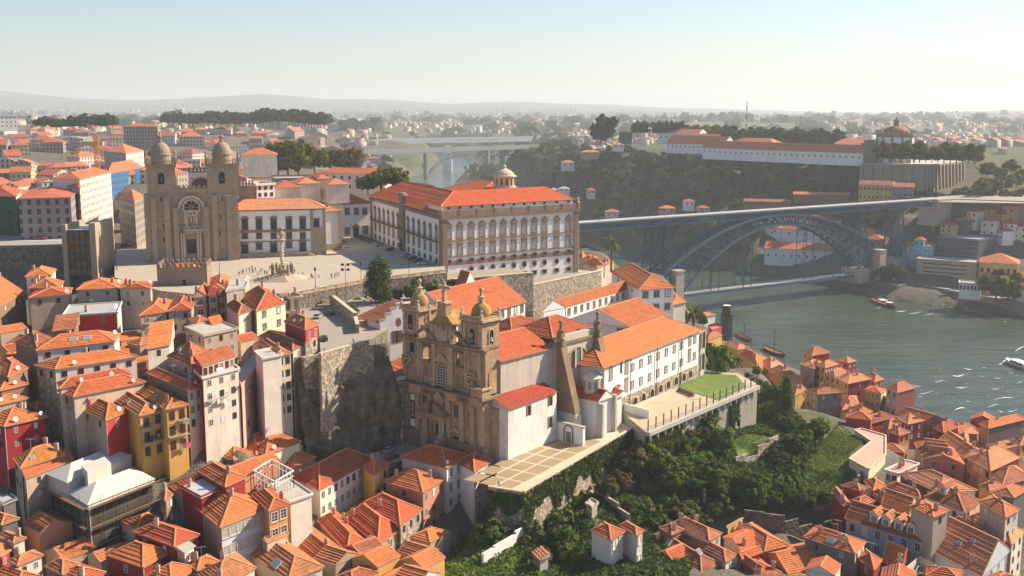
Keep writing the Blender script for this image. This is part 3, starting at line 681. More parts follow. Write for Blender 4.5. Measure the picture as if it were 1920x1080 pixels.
mb=MB();s_,z_=f(433,715);arch(mb,CP_,s_,z_,2.0,3.6,GRAND,GRANL,-.74,.5,.5);mb.slab(CP_,s_-2.3,s_-1.7,z_-1,z_+4,-.79,-.1,GRANL);mb.slab(CP_,s_+1.7,s_+2.3,z_-1,z_+4,-.79,-.1,GRANL);mb.slab(CP_,s_-2.6,s_+2.6,z_+4,z_+4.6,-.79,0,GRANL)
mb.lathe(CP_.P(s_,0,-.45),[(.4,z_),(.5,z_+1),(.35,z_+2),(.2,z_+2.1),(.25,z_+2.5),(.05,z_+2.8)],GRANL,8);mb.build('statue_niche',cat)
mb=MB();a,b=cs(300,0)[0],cs(560,0)[0];mb.slab(CP_,a-4,b+4,ZS-3,zpar-8,-46,-DEP-.2,GRAN);z9=zpar-8
q=[CP_.P(a-4,z9,-DEP-.3),CP_.P(b+4,z9,-DEP-.3),CP_.P(b+4,z9,-46),CP_.P(a-4,z9,-46)];roof_on(mb,q[0],q[1],q[2],q[3],'gb',.3,T_MID,9,None,GRAN);mb.build('nave',cat)
mb=MB();PT=Plane(CP_.P(0,0,-30),CP_.P(10,0,-30));s_,z_=PT.at(*C3(505,420));_,zt=PT.at(*C3(505,300));sa,sb=PT.at(*C3(415,350))[0],PT.at(*C3(600,350))[0]
mb.slab(PT,sa,sb,ZS,zt,-8,0,WHITE);mb.slab(PT,sa-.3,sb+.3,zt,zt+.5,-8.2,.3,GRAND);mb.slab(PT,sa,sb,zt-2.6,zt-2.3,.01,.12,GRAND)
for i in range(6):mb.slab(PT,sa+(sb-sa)*i/6,sa+(sb-sa)*(i+.55)/6,zt+.5,zt+2.0,-.6,0,GRAND)
zq_=PT.at(*C3(505,343))[1];arch(mb,PT,s_+.6,z_-1.5,7.4,zq_-z_+1.5,flat((.12,.1,.09)),GRANL,.02,.5,.2);mb.build('crossing',cat)
mb=MB();PT=Plane(CP_.P(0,0,-14),CP_.P(10,0,-14));sa,zt=PT.at(448,349);sb,_=PT.at(478,349);mb.slab(PT,sa,sb,ZS,zt,-9,0,GRAND)
for i in range(5):a=sa+(sb-sa)*i/5;mb.slab(PT,a,a+(sb-sa)*.11,zt,zt+2.2,-1,0,GRAND)
mb.slab(PT,sa-.2,sb+.2,zt-6,zt-5.6,-9,.2,GRAND);mb.build('crenellated_transept',cat)
C4=zc(430,340,4.907)
A0,B0=W(444,482.5,ZS),W(611,477,ZS);HP=Plane(A0,B0);ch=thing('chapter_house',HP.P(HP.L/2,ZS),'white chapter house with green doors and windows beside the cathedral tower','building')
hs=lambda x,y:HP.at(*C4(x,y))
ze=hs(400,258)[1];sw=hs(745,400)[0];mb=MB();mb.slab(HP,0,HP.L,ZS-4,ze,-13,0,WHITE);mb.build('wall',ch)
mb=MB();mb.slab(HP,sw,HP.L+.2,ZS-4,hs(800,420)[1],-13.1,.35,GRAN);mb.slab(HP,sw,sw+1.2,hs(800,420)[1],ze,.01,.3,GRAN);mb.slab(HP,HP.L-.9,HP.L+.2,hs(800,420)[1],ze,-13.1,.3,GRAN)
for y,t in((456,.9),(550,.35)):z_=hs(400,y)[1];mb.slab(HP,0,sw-.01,z_-t/2,z_+t/2,.01,.3,TRIM)
mb.slab(HP,0,sw-.01,ZS-1,hs(400,655)[1],.01,.25,GRAN);mb.slab(HP,-.5,HP.L+.5,ze-.5,ze,.02,.5,TRIM);mb.build('stone_trim',ch)
mb=MB();q=[HP.P(-3,ze,.9),HP.P(HP.L+.9,ze,.9),HP.P(HP.L+.9,ze,-14),HP.P(-3,ze,-14)];roof_on(mb,*q,'hip',.5,T_PALE,.9);mb.build('roof',ch)
for x in(145,275,410,550,677):
 s_,z0=hs(x,443);_,z1=hs(x,345);window(ch,HP.P(s_,z0,.01),HP.u,HP.n,2.0,z1-z0,'green',TRIM,.3,1)
 s_,z0=hs(x,526);_,z1=hs(x,473);window(ch,HP.P(s_,z0,.01),HP.u,HP.n,1.9,z1-z0,'dark',TRIM,.25)
for x,y0,y1,st in((145,672,582,'green'),(275,622,572,'dark'),(410,658,570,'green'),(550,610,560,'dark'),(677,645,558,'green')):
 s_,z0=hs(x,y0);_,z1=hs(x,y1);window(ch,HP.P(s_,z0,.01),HP.u,HP.n,2.0 if st=='dark' else 2.2,z1-z0,st,TRIM,.3,1,'window' if st=='dark' else 'door')
s_,z0=hs(803,418);_,z1=hs(803,342);window(ch,HP.P(s_,z0,.01),HP.u,HP.n,2.0,z1-z0,'green',TRIM,.25)
mb=MB();s0,_=hs(60,0);s1_,_=hs(705,0);mb.slab(HP,-1,s1_,ZS,ZS+1.5,.36,3.0,GRAN)
for i in range(6):mb.slab(HP,s1_+i*.5,s1_+i*.5+.5,ZS,ZS+1.5-.25*(i+1),.36,3.0,GRANL)
mb.build('stair_platform',ch)
def block(name,L,Nn,R,h,zb,label,roof='hip',**k):return house(L,Nn,R,h,zb,label,roof,name=name,cat='building',**k)
def quadhouse(name,px0,px1,yb,yt,dep,label,roof,tm,wall,wins=(),doors=(),rise=.5,step=.9,z=ZS,trim=None,yb1=None,over=.6,orn=0):
 A,B=W(px0,yb,z),W(px1,yb1 or yb,z);P=Plane(A,B);ze=P.at((px0+px1)/2,yt)[1]
 r=thing(name,P.P(P.L/2,z),label,'building');mb=MB();mb.slab(P,0,P.L,z-6,ze,-dep,0,wall);mb.build('wall',r)
 mb=MB();q=[P.P(-over,ze,over),P.P(P.L+over,ze,over),P.P(P.L+over,ze,-dep-over),P.P(-over,ze,-dep-over)]
 if roof=='flat':flat_roof(mb,*q,tm,.5,wall)
 else:roof_on(mb,*q,roof,rise,tm,step,None,wall)
 mb.build('roof',r)
 for x,y0,y1,w,st in wins:s,z0=P.at(x,y0);_,z1=P.at(x,y1);window(r,P.P(s,z0,.01),P.u,P.n,w,z1-z0,st,trim,.25,orn)
 for x,y0,y1,w,st in doors:s,z0=P.at(x,y0);_,z1=P.at(x,y1);window(r,P.P(s,z0,.01),P.u,P.n,w,z1-z0,st,trim,.3,2,'door')
 return r,P
r,P=quadhouse('white_block',610.5,640,470,396,14,'blank white block with stone base between the chapter house and the door building','hip',T_PALE,WHITE,yb1=468)
mb=MB();mb.slab(P,0,P.L+.1,ZS-1,P.at(620,457)[1],.01,.4,GRAN);mb.slab(P,P.L-1.0,P.L+.2,ZS,P.at(640,396)[1],.01,.35,GRAN);mb.build('stone_trim',r)
quadhouse('white_tower_block',583,629,440,363,10,'small white block with hipped tile roof rising behind the chapter house','hip',T_PALE,WHITE,wins=((605,382,371,3,'dark'),))
quadhouse('door_building',641,697,446,382,22,'white building with ornate green door and three sash windows at the back of the square','hip',T_MID,WHITE,wins=[(x,402,390,2.0,'sash')for x in(651,668,684)]+[(651.5,441,427,2.2,'stone'),(685,438,424,2.2,'stone')],doors=((668,444,427,2.4,'green'),),trim=TRIM,yb1=442.5)
n0=W(829,499,ZS);d0=n0.y;far_s=Dp(1083,480,d0*1.086);far_w=W(697,445.5,ZS)
PS,PW=Plane(n0,far_s),Plane(far_w,n0)
pal=thing('palace',(n0.x,n0.y,ZS),'large white palace with brown stone window crests and a lantern on its red roof','palace')
zt=PS.at(830,410)[1];zp=PS.at(830,396)[1];zpar=zp;zev=PW.at(816,404)[1];cD=far_w+(far_s-n0);b_in=(far_w-n0).normalized();a_in=(far_s-n0).normalized()
P_RED=tile((.50,.085,.04),.2);zf=46
mb=MB();c4=[V3((q.x,q.y,0))for q in(n0,far_s,cD,far_w)];mb.prism(c4,zf,zt,WHITE);mb.build('wall',pal)
mb=MB();
for P in(PS,PW):
 L=P.L
 mb.slab(P,0,2.2,zf,zt,.01,.45,TRIM);mb.slab(P,L-2.2,L,zf,zt,.01,.45,TRIM);mb.slab(P,-.6,L+.6,zt-.4,zt+.9,.01,.8,TRIM)
for yn,hh in((452.6,.35),(482.5,.4)):z_=PS.at(831,yn)[1];mb.slab(PS,2.21,PS.L-2.21,z_-hh,z_+.1,.01,.3,TRIM)
zbd=PS.at(831,499)[1];mb.slab(PS,2.21,PS.L-2.21,zbd,zbd+1.6,.01,.25,TRIM);mb.build('stone_trim',pal)
mb=MB();mb.slab(PS,-.5,PS.L+.5,zt+.91,zp,-.5,.6,GRAND)
for i in range(9):s_=PS.L*i/8;p=PS.P(s_,0,.05);mb.box(p,PS.u,PS.n,.6,.7,zt+.92,zp+.25,GRAND)
for s_ in(0,PS.L):ball_finial(mb,tuple(PS.P(s_,zp+.25,.05)),2.2,.6,GRANL)
mb.build('parapet',pal)
mb=MB();zatt=zp+1.35;q=[n0+a_in*1+b_in*3,far_s-a_in*1+b_in*3,far_s-a_in*1+b_in*18,n0+a_in*1+b_in*18];mb.prism(q,zt,zatt,WHITE);at_=mb.build('attic',pal)
PA=Plane(q[0],q[1])
XS=[841,862,883.5,903.7,924,943.7,963.2,982.9,1001.7,1020.7,1043.6,1065.6]
for x in XS:
 s_=PA.at(x,385)[0];mm=m_window(1.1,.9,'dark');put(mm,'window',at_,PA.P(s_,zatt-1.15,.01),PA.u,PA.n,org=pal['_o'])
mb=MB();g=lambda p,z:V3((p.x,p.y,z))
qs=[g(n0+a_in*.2+b_in*2,zatt),g(far_s-a_in*.2+b_in*2,zatt),g(far_s+b_in*21,zatt),g(n0+b_in*21,zatt)];roof_on(mb,*qs,'hip',.5,P_RED,.8,CAP)
wd=(far_w-n0).length;q0=n0-a_in*.7+b_in*1.0;zr=zev+.9
Wq=[g(q0,zr),g(q0+a_in*26,zr),g(far_w+a_in*26,zr),g(far_w-a_in*.7,zr)]
roof_on(mb,*Wq,'hip',.52,P_RED,.8,CAPD)
Eq=[g(n0+a_in*18+b_in*20,zr+1.2),g(far_s+a_in*.3+b_in*20,zr+1.2),g(cD+a_in*.3-b_in*18,zr+1.2),g(far_w+a_in*18-b_in*18,zr+1.2)];roof_on(mb,*Eq,'hip',.30,P_RED,.8,CAP);mb.build('roof',pal)
mb=MB();p=Dp(945.5,338,d0*1.13);zl0=Vz(p,352);r=20.5/F*p.y
mb.lathe(p,[(r*1.06,zl0-5),(r*1.06,zl0+.6),(r*.96,zl0+.7),(r*.96,Vz(p,331))],GRANL,12)
zl1=Vz(p,331);mb.lathe(p,[(r*1.12,zl1),(r*1.12,zl1+.4)]+[(r*.95,zl1+.6),(r*.85,zl1+1.5),(r*.6,zl1+2.4),(r*.3,zl1+3.0),(.5,zl1+3.6),(.9,zl1+4.0),(.5,zl1+4.6),(.1,zl1+5.1)],GRANL,16)
ln=mb.build('lantern',pal)
mb=MB()
for i in range(12):a=6.283*(i+.5)/12;c=p+V3((math.cos(a),math.sin(a),0))*r*.945;t=V3((-math.sin(a),math.cos(a),0));n_=V3((math.cos(a),math.sin(a),0));mb.box(c,t,n_,.38,.04,zl0+1.2,zl1-.6,GLASS)
mb.build('lantern_window',ln,pal['_o'])
zq=[(PS.at(840.9,446)[1],3.6,'grid',2),(PS.at(840.9,478)[1],3.4,'grid',1)]
for x in XS:
 for z0,hh,st,orn in zq:s_=PS.at(x,440)[0];window(pal,PS.P(s_,z0,.01),PS.u,PS.n,1.9,hh,st,TRIM,.4,orn)
 s_=PS.at(x,490)[0];z_=PS.at(840.9,494)[1];window(pal,PS.P(s_,z_,.26),PS.u,PS.n,1.6,1.2,'dark',TRIM,.25)
 if x>870:
  z_=PS.at(883,504.5)[1];s_=PS.at(x,500)[0];mb=MB();k=16
  E=lambda r,o:[PS.P(s_+r*.9*math.cos(6.283*i/k),z_+r*math.sin(6.283*i/k),o)for i in range(k)]
  a_,b_=E(.8,.2),E(1.3,.2);c_=E(1.3,.01);e_=E(.8,.04)
  for i in range(k):j=(i+1)%k;mb.poly((a_[i],b_[i],b_[j],a_[j]),TRIM);mb.poly((b_[i],c_[i],c_[j],b_[j]),TRIM)
  mb.poly(e_,DARK);mb.build('oval_window',pal)
 if x>910:z_=PS.at(943.7,519)[1];window(pal,PS.P(s_,z_,.01),PS.u,PS.n,1.7,1.1,'hole',TRIM,.35)
zb1=PW.at(815.8,450.8)[1]
for i in range(13):
 s_=3.2+(PW.L-5.6)*(i+.5)/13
 if i==6:
  mb=MB();mb.slab(PW,s_-3,s_+3,ZS-1,zt+1,.46,.9,TRIM);mb.slab(PW,s_-2.4,s_+2.4,zt+1,zt+5,-.5,.9,TRIM);arch(mb,PW,s_,ZS,2.6,5.4,DARK,TRIM,.92,.4,.3)
  mb.lathe(PW.P(s_,0,.2),[(2.2,zt+5),(1.6,zt+6),(.2,zt+6.4)],TRIM,10);mb.build('gate',pal);continue
 window(pal,PW.P(s_,zb1+.4,.01),PW.u,PW.n,1.9,3.8,'sash',TRIM,.45,2);window(pal,PW.P(s_,zb1-4.4,.01),PW.u,PW.n,1.8,2.9,'sash',TRIM,.4)
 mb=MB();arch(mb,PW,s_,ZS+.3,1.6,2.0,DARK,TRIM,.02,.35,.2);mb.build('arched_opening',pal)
mb=MB();mb.slab(PW,2.3,PW.L-2.3,zb1-.3,zb1,.46,1.6,TRIM);
for i in range(90):q=PW.P(2.4+(PW.L-4.8)*i/89,0,1.55);mb.beam((q.x,q.y,zb1),(q.x,q.y,zb1+1.1),.07,.07,IRON)
q1,q2=PW.P(2.4,zb1+1.15,1.55),PW.P(PW.L-2.4,zb1+1.15,1.55);mb.beam(q1,q2,.12,.1,IRON);mb.build('balcony',pal)
EDGE=[(440,563),(540,557),(690,529),(836,512)]
EP=[W(a,b,ZS)for a,b in EDGE]
bw=thing('balustrade_wall',EP[1],'long granite retaining wall with balustrade along the front edge of the square','wall')
mb=MB();sm=MB()
for i in range(3):
 P=Plane(EP[i],EP[i+1]);mb.slab(P,0,P.L,48,ZS+.15,-.3,.8,RUBD);mb.slab(P,0,P.L,ZS+.151,ZS+.35,-.1,.9,GRAN);k=max(1,int(P.L/5))
 for j in range(k):
  a,b=P.L*j/k,P.L*(j+1)/k;sm.slab(P,a,a+(b-a)*.5,ZS+.351,ZS+1.35,.1,.6,GRAN);balustrade(sm,P.P(a+(b-a)*.5,0,.35),P.P(b,0,.35),ZS+.35,1.0,GRANL,6,.22)
mb.build('wall',bw);sm.build('balustrade',bw)
mb=MB();PP=W(529,553,ZS-4);PL=Plane(W(541,584,60.5),W(566,582,60.5));mb.slab(PL,0,PL.L,56,61,-.1,2.2,GRAN);mb.slab(PL,PL.L*.2,PL.L*.8,61,66,0,1.2,GRAN);mb.slab(PL,-.3,PL.L+.3,64.5,65.1,.01,1.7,GRANL);ball_finial(mb,tuple(PL.P(PL.L/2,66,.6)),2,.7,GRAN)
for s_ in(.25,.75):mb.slab(PL,PL.L*s_-.4,PL.L*s_+.4,61,64.5,1.21,1.6,GRANL)
tag(mb.build('wall_fountain'),'carved granite wall fountain set against the foot of the square wall','fountain')
pc=W(530,522,ZS);pil=thing('pillory',pc,'twisted granite pillory column on round steps in the middle of the square','monument')
mb=MB();mb.lathe(pc,[(9,ZS),(9,ZS+.25),(8,ZS+.25),(8,ZS+.5),(7,ZS+.5),(7,ZS+.75),(6,ZS+.75),(6,ZS+1),(5,ZS+1),(5,ZS+1.25),(4,ZS+1.25),(4,ZS+1.5),(3,ZS+1.5),(3,ZS+1.75)],GRANL,8,.4);mb.build('steps',pil)
mb=MB();mb.lathe(pc,[(1.7,ZS+1.75),(1.7,ZS+3),(1.2,ZS+3.2),(1.1,ZS+4.4),(1.4,ZS+4.6),(.8,ZS+4.8)],GRAN,8)
for i in range(8):z_=ZS+4.8+i*.95;mb.lathe(pc+V3((.12*math.cos(i*1.8),.12*math.sin(i*1.8),0)),[(.5,z_),(.72,z_+.48),(.5,z_+.95)],GRANL,8)
z_=ZS+12.4;mb.lathe(pc,[(.6,z_),(1.5,z_+.5),(1.5,z_+.8),(.6,z_+1.2),(.5,z_+1.9),(1.1,z_+2.7),(.7,z_+3.6),(.3,z_+3.9),(.9,z_+4.3),(.85,z_+4.9)],GRAN,8);mb.build('column',pil)
mb=MB()
for i in range(8):a=6.283*i/8;q=pc+V3((math.cos(a),math.sin(a),0))*3.4;mb=MB();mb.lathe(q,[(.45,ZS+1.2),(.4,ZS+3.4),(.65,ZS+3.8),(.3,ZS+4.6),(.1,ZS+5.4)],GRAND,6);mb.build('bollard',pil)
TA,TB=W(296.5,553,61),W(390,551,61);TP=Plane(TA,TB);twr=thing('medieval_tower',TP.P(TP.L/2,56),'dark crenellated granite tower house on the edge of the square','tower')
TA,TB=W(296.5,553,61),W(390,551,61);TP=Plane(TA,TB);zt=TP.at(300,497)[1]
mb=MB();q=[TP.P(0,0,0),TP.P(TP.L,0,0),TP.P(TP.L*1.0,0,-11),TP.P(0,0,-11)];mb.prism(q,46,zt-2.2,GRAND);mb.build('wall',twr)
mb=MB()
for A,B in((q[0],q[1]),(q[1],q[2]),(q[2],q[3]),(q[3],q[0])):
 P=Plane(A,B);mb.slab(P,0,P.L-.75,zt-2.2,zt-.9,-.75,0,GRAND);k=max(4,int(P.L/1.7))
 for i in range(k):a=P.L*i/k;mb.slab(P,a,a+P.L/k*.55,zt-.899,zt+.2,-.7,0,GRAND);c=P.P(a+P.L/k*.275,zt+.2,-.35);mb.hexa([c+P.u*x*.45+P.n*y*.35 for x,y in((-1,1),(1,1),(1,-1),(-1,-1))],[c+Z*.7]*4,GRAND,cap=False)
mb.build('battlements',twr);mb=MB();g2=[V3((p.x,p.y,zt-2.1))for p in(q[0]+TP.u*3-TP.n*2,q[1]-TP.u*3-TP.n*2,q[2]-TP.u*3+TP.n*2,q[3]+TP.u*3+TP.n*2)];roof_on(mb,*g2,'hip',.55,T_NEW,.7);mb.build('roof',twr)
s_,z0=TP.at(346,530);mb=MB();arch(mb,TP,s_,z0-1.5,1.3,2.6,DARK,GRAN,.02,.25,.2);mb.slab(TP,s_-2,s_+2,z0-6,z0-1.8,.01,1.5,GRAND);mb.build('window',twr)
G1,G2,G3=W(121,523,60),W(184,523,60),W(229,505,60);GP=Plane(G1,G2);zt=GP.at(150,421)[1]
gb=thing('concrete_block',GP.P(GP.L/2,60),'tall concrete and granite block with a big gridded copper glass front','building')
BST=stone((.35,.27,.19),1.6,.8,.2,.4);dpt=18
mb=MB();mb.slab(GP,0,GP.L*.13,46,zt,-dpt,0,BST);mb.slab(GP,GP.L*.82,GP.L,46,zt+.5,-dpt,0,BST);mb.slab(GP,GP.L*.13,GP.L*.82,46,zt-2.2,-dpt,-1.6,DARK);mb.slab(GP,GP.L*.13,GP.L*.82,zt-2.19,zt-1.9,-dpt,-.6,ZINC);mb.build('wall',gb)
cg=[flat((.25,.11,.03),.2),flat((.16,.06,.02),.2),flat((.2,.14,.07),.2),flat((.12,.13,.11),.2)];mb=MB()
for i in range(4):
 for j in range(6):a=GP.L*(.135+.685*i/4);b=GP.L*(.135+.685*(i+1)/4);z0=61+(zt-63.4)*j/6;mb.slab(GP,a+.1,b-.1,z0+.12,z0+(zt-63.4)/6-.12,-1.55,-1.4,random.choice(cg))
for i in range(5):a=GP.L*(.135+.685*i/4);mb.slab(GP,a-.1,a+.1,60,zt-2.3,-1.39,-1.2,DARK)
for j in range(7):z0=61+(zt-63.4)*j/6;mb.slab(GP,GP.L*.13,GP.L*.82,z0-.1,z0+.1,-1.19,-1.1,DARK)
mb.build('window',gb)
C5=zc(720,530,6.354);C6=zc(700,680,5.4);R3=zc(960,560,4);R7=zc(960,380,4)
ZG=35.0
GA,GB=W(745,809,ZG),W(909,855,ZG);GP=Plane(GA,GB);gn,gu=GP.n,GP.u
gri=thing('baroque_church',GP.P(GP.L/2,ZG),'brown baroque church front with two ochre domed bell towers and a central stone cross','church')
f5=lambda x,y:GP.at(*C5(x,y));f6=lambda x,y:GP.at(*C6(x,y))
GR=stone((.40,.265,.16),1.0,.5,.5,.95);GRD=stone((.26,.175,.11),1.2,.5,.3,.7);GRL=stone((.47,.335,.215),1.0,.5,.45,.75)
m,nt,b,_=newmat('lichen_dome');p=pos(nt);c=ramp(nt,noise(nt,p,.5,5,.7),[(.35,(.2,.15,.1)),(.5,(.36,.2,.05)),(.68,(.46,.30,.12))]);nt.links.new(c,b.inputs['Base Color']);DOME=m
zc1=f6(220,110)[1]
zc1=(zc1+f6(1130,395)[1])/2;L=GP.L
s_tl0,s_tl1=f5(215,500)[0],f5(408,500)[0];s_tr0,s_tr1=f5(930,600)[0],f5(1160,600)[0]
zt=(f5(400,330)[1]+f5(1150,490)[1])/2;zb_=(f5(215,582)[1]+f5(1150,825)[1])/2;zm=(f5(400,640)[1]+f5(1000,780)[1])/2
mb=MB();mb.slab(GP,0,L,ZG-8,zc1,-5,0,GR);mb.slab(GP,-.2,L+.2,ZG-6,ZG+2.4,.01,.9,GRD);mb.build('lower_front',gri)
mb=MB()
xs=[265,335,455,500,745,905,945,1080]
P=[]
for x,y in((262,500),(330,500),(462,500),(585,500),(770,500),(905,600),(1015,700),(1105,700)):s_=f6(x,y)[0];mb=MB();mb.slab(GP,s_-.75,s_+.75,ZG+2.41,zc1-2.1,.01,.7,GRL);mb.slab(GP,s_-.95,s_+.95,zc1-3,zc1-2.1,.71,1.0,GR);mb.build('pilaster',gri)
mb=MB()
for z0,z1,o in((zc1-2.09,zc1-1.6,.5),(zc1-1.59,zc1-.6,.35),(zc1-.59,zc1,1.9),(zc1-1.0,zc1-.595,1.2)):mb.slab(GP,-o*.5,L+o*.5,z0,z1,-5.2,o,GRD)
for a,b in((0,.1),(.23,.36),(.64,.77),(.9,1)):mb.slab(GP,L*a,L*b,zc1-2.08,zc1-.01,.6,2.3,GR)
mb.build('cornice',gri)
su0,su1=f5(215,800)[0],L-.2
mb=MB();sw1,zw1=f5(490,895);sw2,zw2=f5(878,1000);ww=f5(523,850)[0]-f5(458,850)[0];hw=f5(490,755)[1]-f5(490,895)[1];zmid=(zw1+zw2)/2
segs=[(su0,sw1-ww/2),(sw1+ww/2,sw2-ww/2),(sw2+ww/2,su1)]
for a,b in segs:mb.slab(GP,a,b,zc1+.01,zm,-1.6,-.6,GR)
for s_ in(sw1,sw2):mb.slab(GP,s_-ww/2,s_+ww/2,zc1+.01,zmid,-1.6,-.6,GR);mb.slab(GP,s_-ww/2,s_+ww/2,zmid+hw,zm,-1.6,-.6,GR)
mb.build('upper_front',gri)
for x,y in((238,900),(405,900),(430,900),(585,900),(760,950),(795,950),(965,1000),(985,1000),(1125,1020)):s_=f5(x,y)[0];mb=MB();mb.slab(GP,s_-.55,s_+.55,zc1+.02,zm-1,-.59,-.1,GRL);mb.slab(GP,s_-.75,s_+.75,zc1+.02,zc1+1.2,-.09,.15,GR);mb.build('pilaster',gri)
mb=MB();mb.slab(GP,su0-.3,su1+.3,zm-.99,zm-.4,-.59,.1,GRD);mb.slab(GP,su0-.6,su1+.6,zm-.39,zm+.1,-1.7,.55,GRD)
for s_ in(sw1,sw2):mb.slab(GP,s_-ww/2-.5,s_+ww/2+.5,zmid-.5,zmid,-.59,.3,GRD);mb.slab(GP,s_-ww/2-.4,s_-ww/2,zmid,zmid+hw,-.59,-.3,GRL);mb.slab(GP,s_+ww/2,s_+ww/2+.4,zmid,zmid+hw,-.59,-.3,GRL);mb.slab(GP,s_-ww/2-.4,s_+ww/2+.4,zmid+hw,zmid+hw+.5,-.59,.1,GRD)
mb.build('string_course',gri)
def opening(name,C,x,y0,y1,w,mat,tr,o,arched=False,par=None,P=GP,d=.3):
 s_,z0=P.at(*C(x,y0));_,z1=P.at(*C(x,y1));mb=MB()
 if arched:arch(mb,P,s_,z0,w,z1-z0,mat,tr,o,.35,d)
 else:mb.slab(P,s_-w/2,s_+w/2,z0,z1,o-.05,o,mat);mb.slab(P,s_-w/2-.35,s_-w/2,z0,z1+.35,o-.05,o+d,tr);mb.slab(P,s_+w/2,s_+w/2+.35,z0,z1+.35,o-.05,o+d,tr);mb.slab(P,s_-w/2,s_+w/2,z1,z1+.35,o-.05,o+d,tr)
 return mb.build(name,par or gri,gri['_o']),s_,z0,z1
def pediment(mb,P,s,z,w,h,o0,o1,mat):
 a,b,c=(P.P(s-w/2,z,o1),P.P(s+w/2,z,o1),P.P(s,z+h,o1));q=[P.P(s-w/2,z,o0),P.P(s+w/2,z,o0),P.P(s,z+h,o0)]
 mb.poly((a,b,c),mat);mb.poly((a,c,q[2],q[0]),mat);mb.poly((c,b,q[1],q[2]),mat);mb.poly((b,a,q[0],q[1]),mat)
for x,y0,y1,w in((322,830,712,2.0),(1052,1030,910,2.0)):opening('window',C5,x,y0,y1,w,DARK,GRL,-.55)
_,s_,z0,z1=opening('great_window',C6,690,235,35,3.6,flat((.05,.045,.04),.3),GRL,-.52);mb=MB()
for i in range(5):mb.slab(GP,s_-1.8+.9*i-.06,s_-1.8+.9*i+.06,z0,z1,-.515,-.42,SASH)
for i in range(8):z_=z0+(z1-z0)*i/7;mb.slab(GP,s_-1.74,s_+1.74,z_-.05,z_+.05,-.415,-.36,SASH)
mb.build('glazing_bars',gri)
mb=MB();pediment(mb,GP,s_,z1+1.2,6.0,2.0,-.59,.3,GRL);mb.build('window_pediment',gri)
for x,y0,y1 in((530,130,15),(850,265,110)):_,s_,a,b_=opening('niche',C6,x,y0,y1,2.2,GRD,GRL,-.55,True)
for x,y0,y1 in((385,400,285),(990,640,480)):opening('niche',C6,x,y0,y1,1.9,GRD,GRL,.04,True)
for x,y0,y1 in((532,440,325),(850,560,425)):opening('window',C6,x,y0,y1,2.2,flat((.13,.11,.09)),GRL,.06)
for x,y0,y1,w in((525,735,635,2.0),(680,800,615,3.0),(850,885,745,2.5)):opening('door',C6,x,y0,y1,w,DARK,GRL,.08)
mb=MB();s_,z_=f6(525,570);pediment(mb,GP,s_,z_,4.4,1.4,.01,1.1,GRL);s_,z_=f6(850,700);pediment(mb,GP,s_,z_,4.6,1.5,.01,1.1,GRL);mb.build('door_pediment',gri)
mb=MB();zpt=(f6(560,520)[1]+f6(740,590)[1])/2
for x,y in((553,640),(577,650),(718,700),(745,710)):s_=f6(x,y)[0];p=GP.P(s_,0,1.5);mb.box(p,gu,gn,.6,.6,ZG-2,ZG+3,GR);mb.lathe(p,[(.45,ZG+3),(.38,zpt)],GRL,10)
a,b_=f6(530,0)[0],f6(770,0)[0];a,b_=f6(535,640)[0],f6(765,710)[0];mb.slab(GP,a-.6,b_+.6,zpt,zpt+1.4,.01,2.4,GR);mb.slab(GP,a-1,b_+1,zpt+1.41,zpt+1.8,.01,2.9,GRD)
for q,sg in((a-.8,1),(b_+.8,-1)):
 k=7
 for i in range(k):
  t0,t1=i/k,(i+1)/k;x0,x1=q+sg*4.2*t0,q+sg*4.2*t1;h0,h1=1.8+2.6*math.sin(t0*1.5),1.8+2.6*math.sin(t1*1.5)
  lo=[GP.P(x,zpt+1.81,o)for x,o in((x0,2.5),(x1,2.5),(x1,.05),(x0,.05))];hi=[GP.P(x,zpt+h,o)for x,h,o in((x0,h0+.1,2.5),(x1,h1+.1,2.5),(x1,h1+.1,.05),(x0,h0+.1,.05))];mb.hexa(lo,hi,GRD)
s_,z_=f6(685,375);mb.slab(GP,s_-1.6,s_+1.6,zpt+1.82,z_+.6,.01,1.0,GR);pediment(mb,GP,s_,z_+.6,4.2,1.8,.01,1.3,GRL);mb.build('portal',gri)
s_,z0=f6(425,635);_,z1=f6(425,315);mb=MB();mb.slab(GP,s_-.8,s_+.8,z0,z1,.75,.8,flat((.06,.03,.03)));mb.slab(GP,s_-.8,s_+.8,z1-1.5,z1-.01,.805,.83,SASH);mb.slab(GP,s_-.8,s_+.8,z0+.01,z0+2,.805,.83,SASH)
for i in range(6):z_=z0+2.6+(z1-z0-5)*i/5;mb.slab(GP,s_-.5+.3*(i%2),s_+.5-.2*(i%3),z_,z_+.8,.805,.83,flat((.5,.3,.2)))
tag(mb.build('hanging_banner'),'tall dark banner with pale ends hanging on the brown church front','banner')
TD=6.5
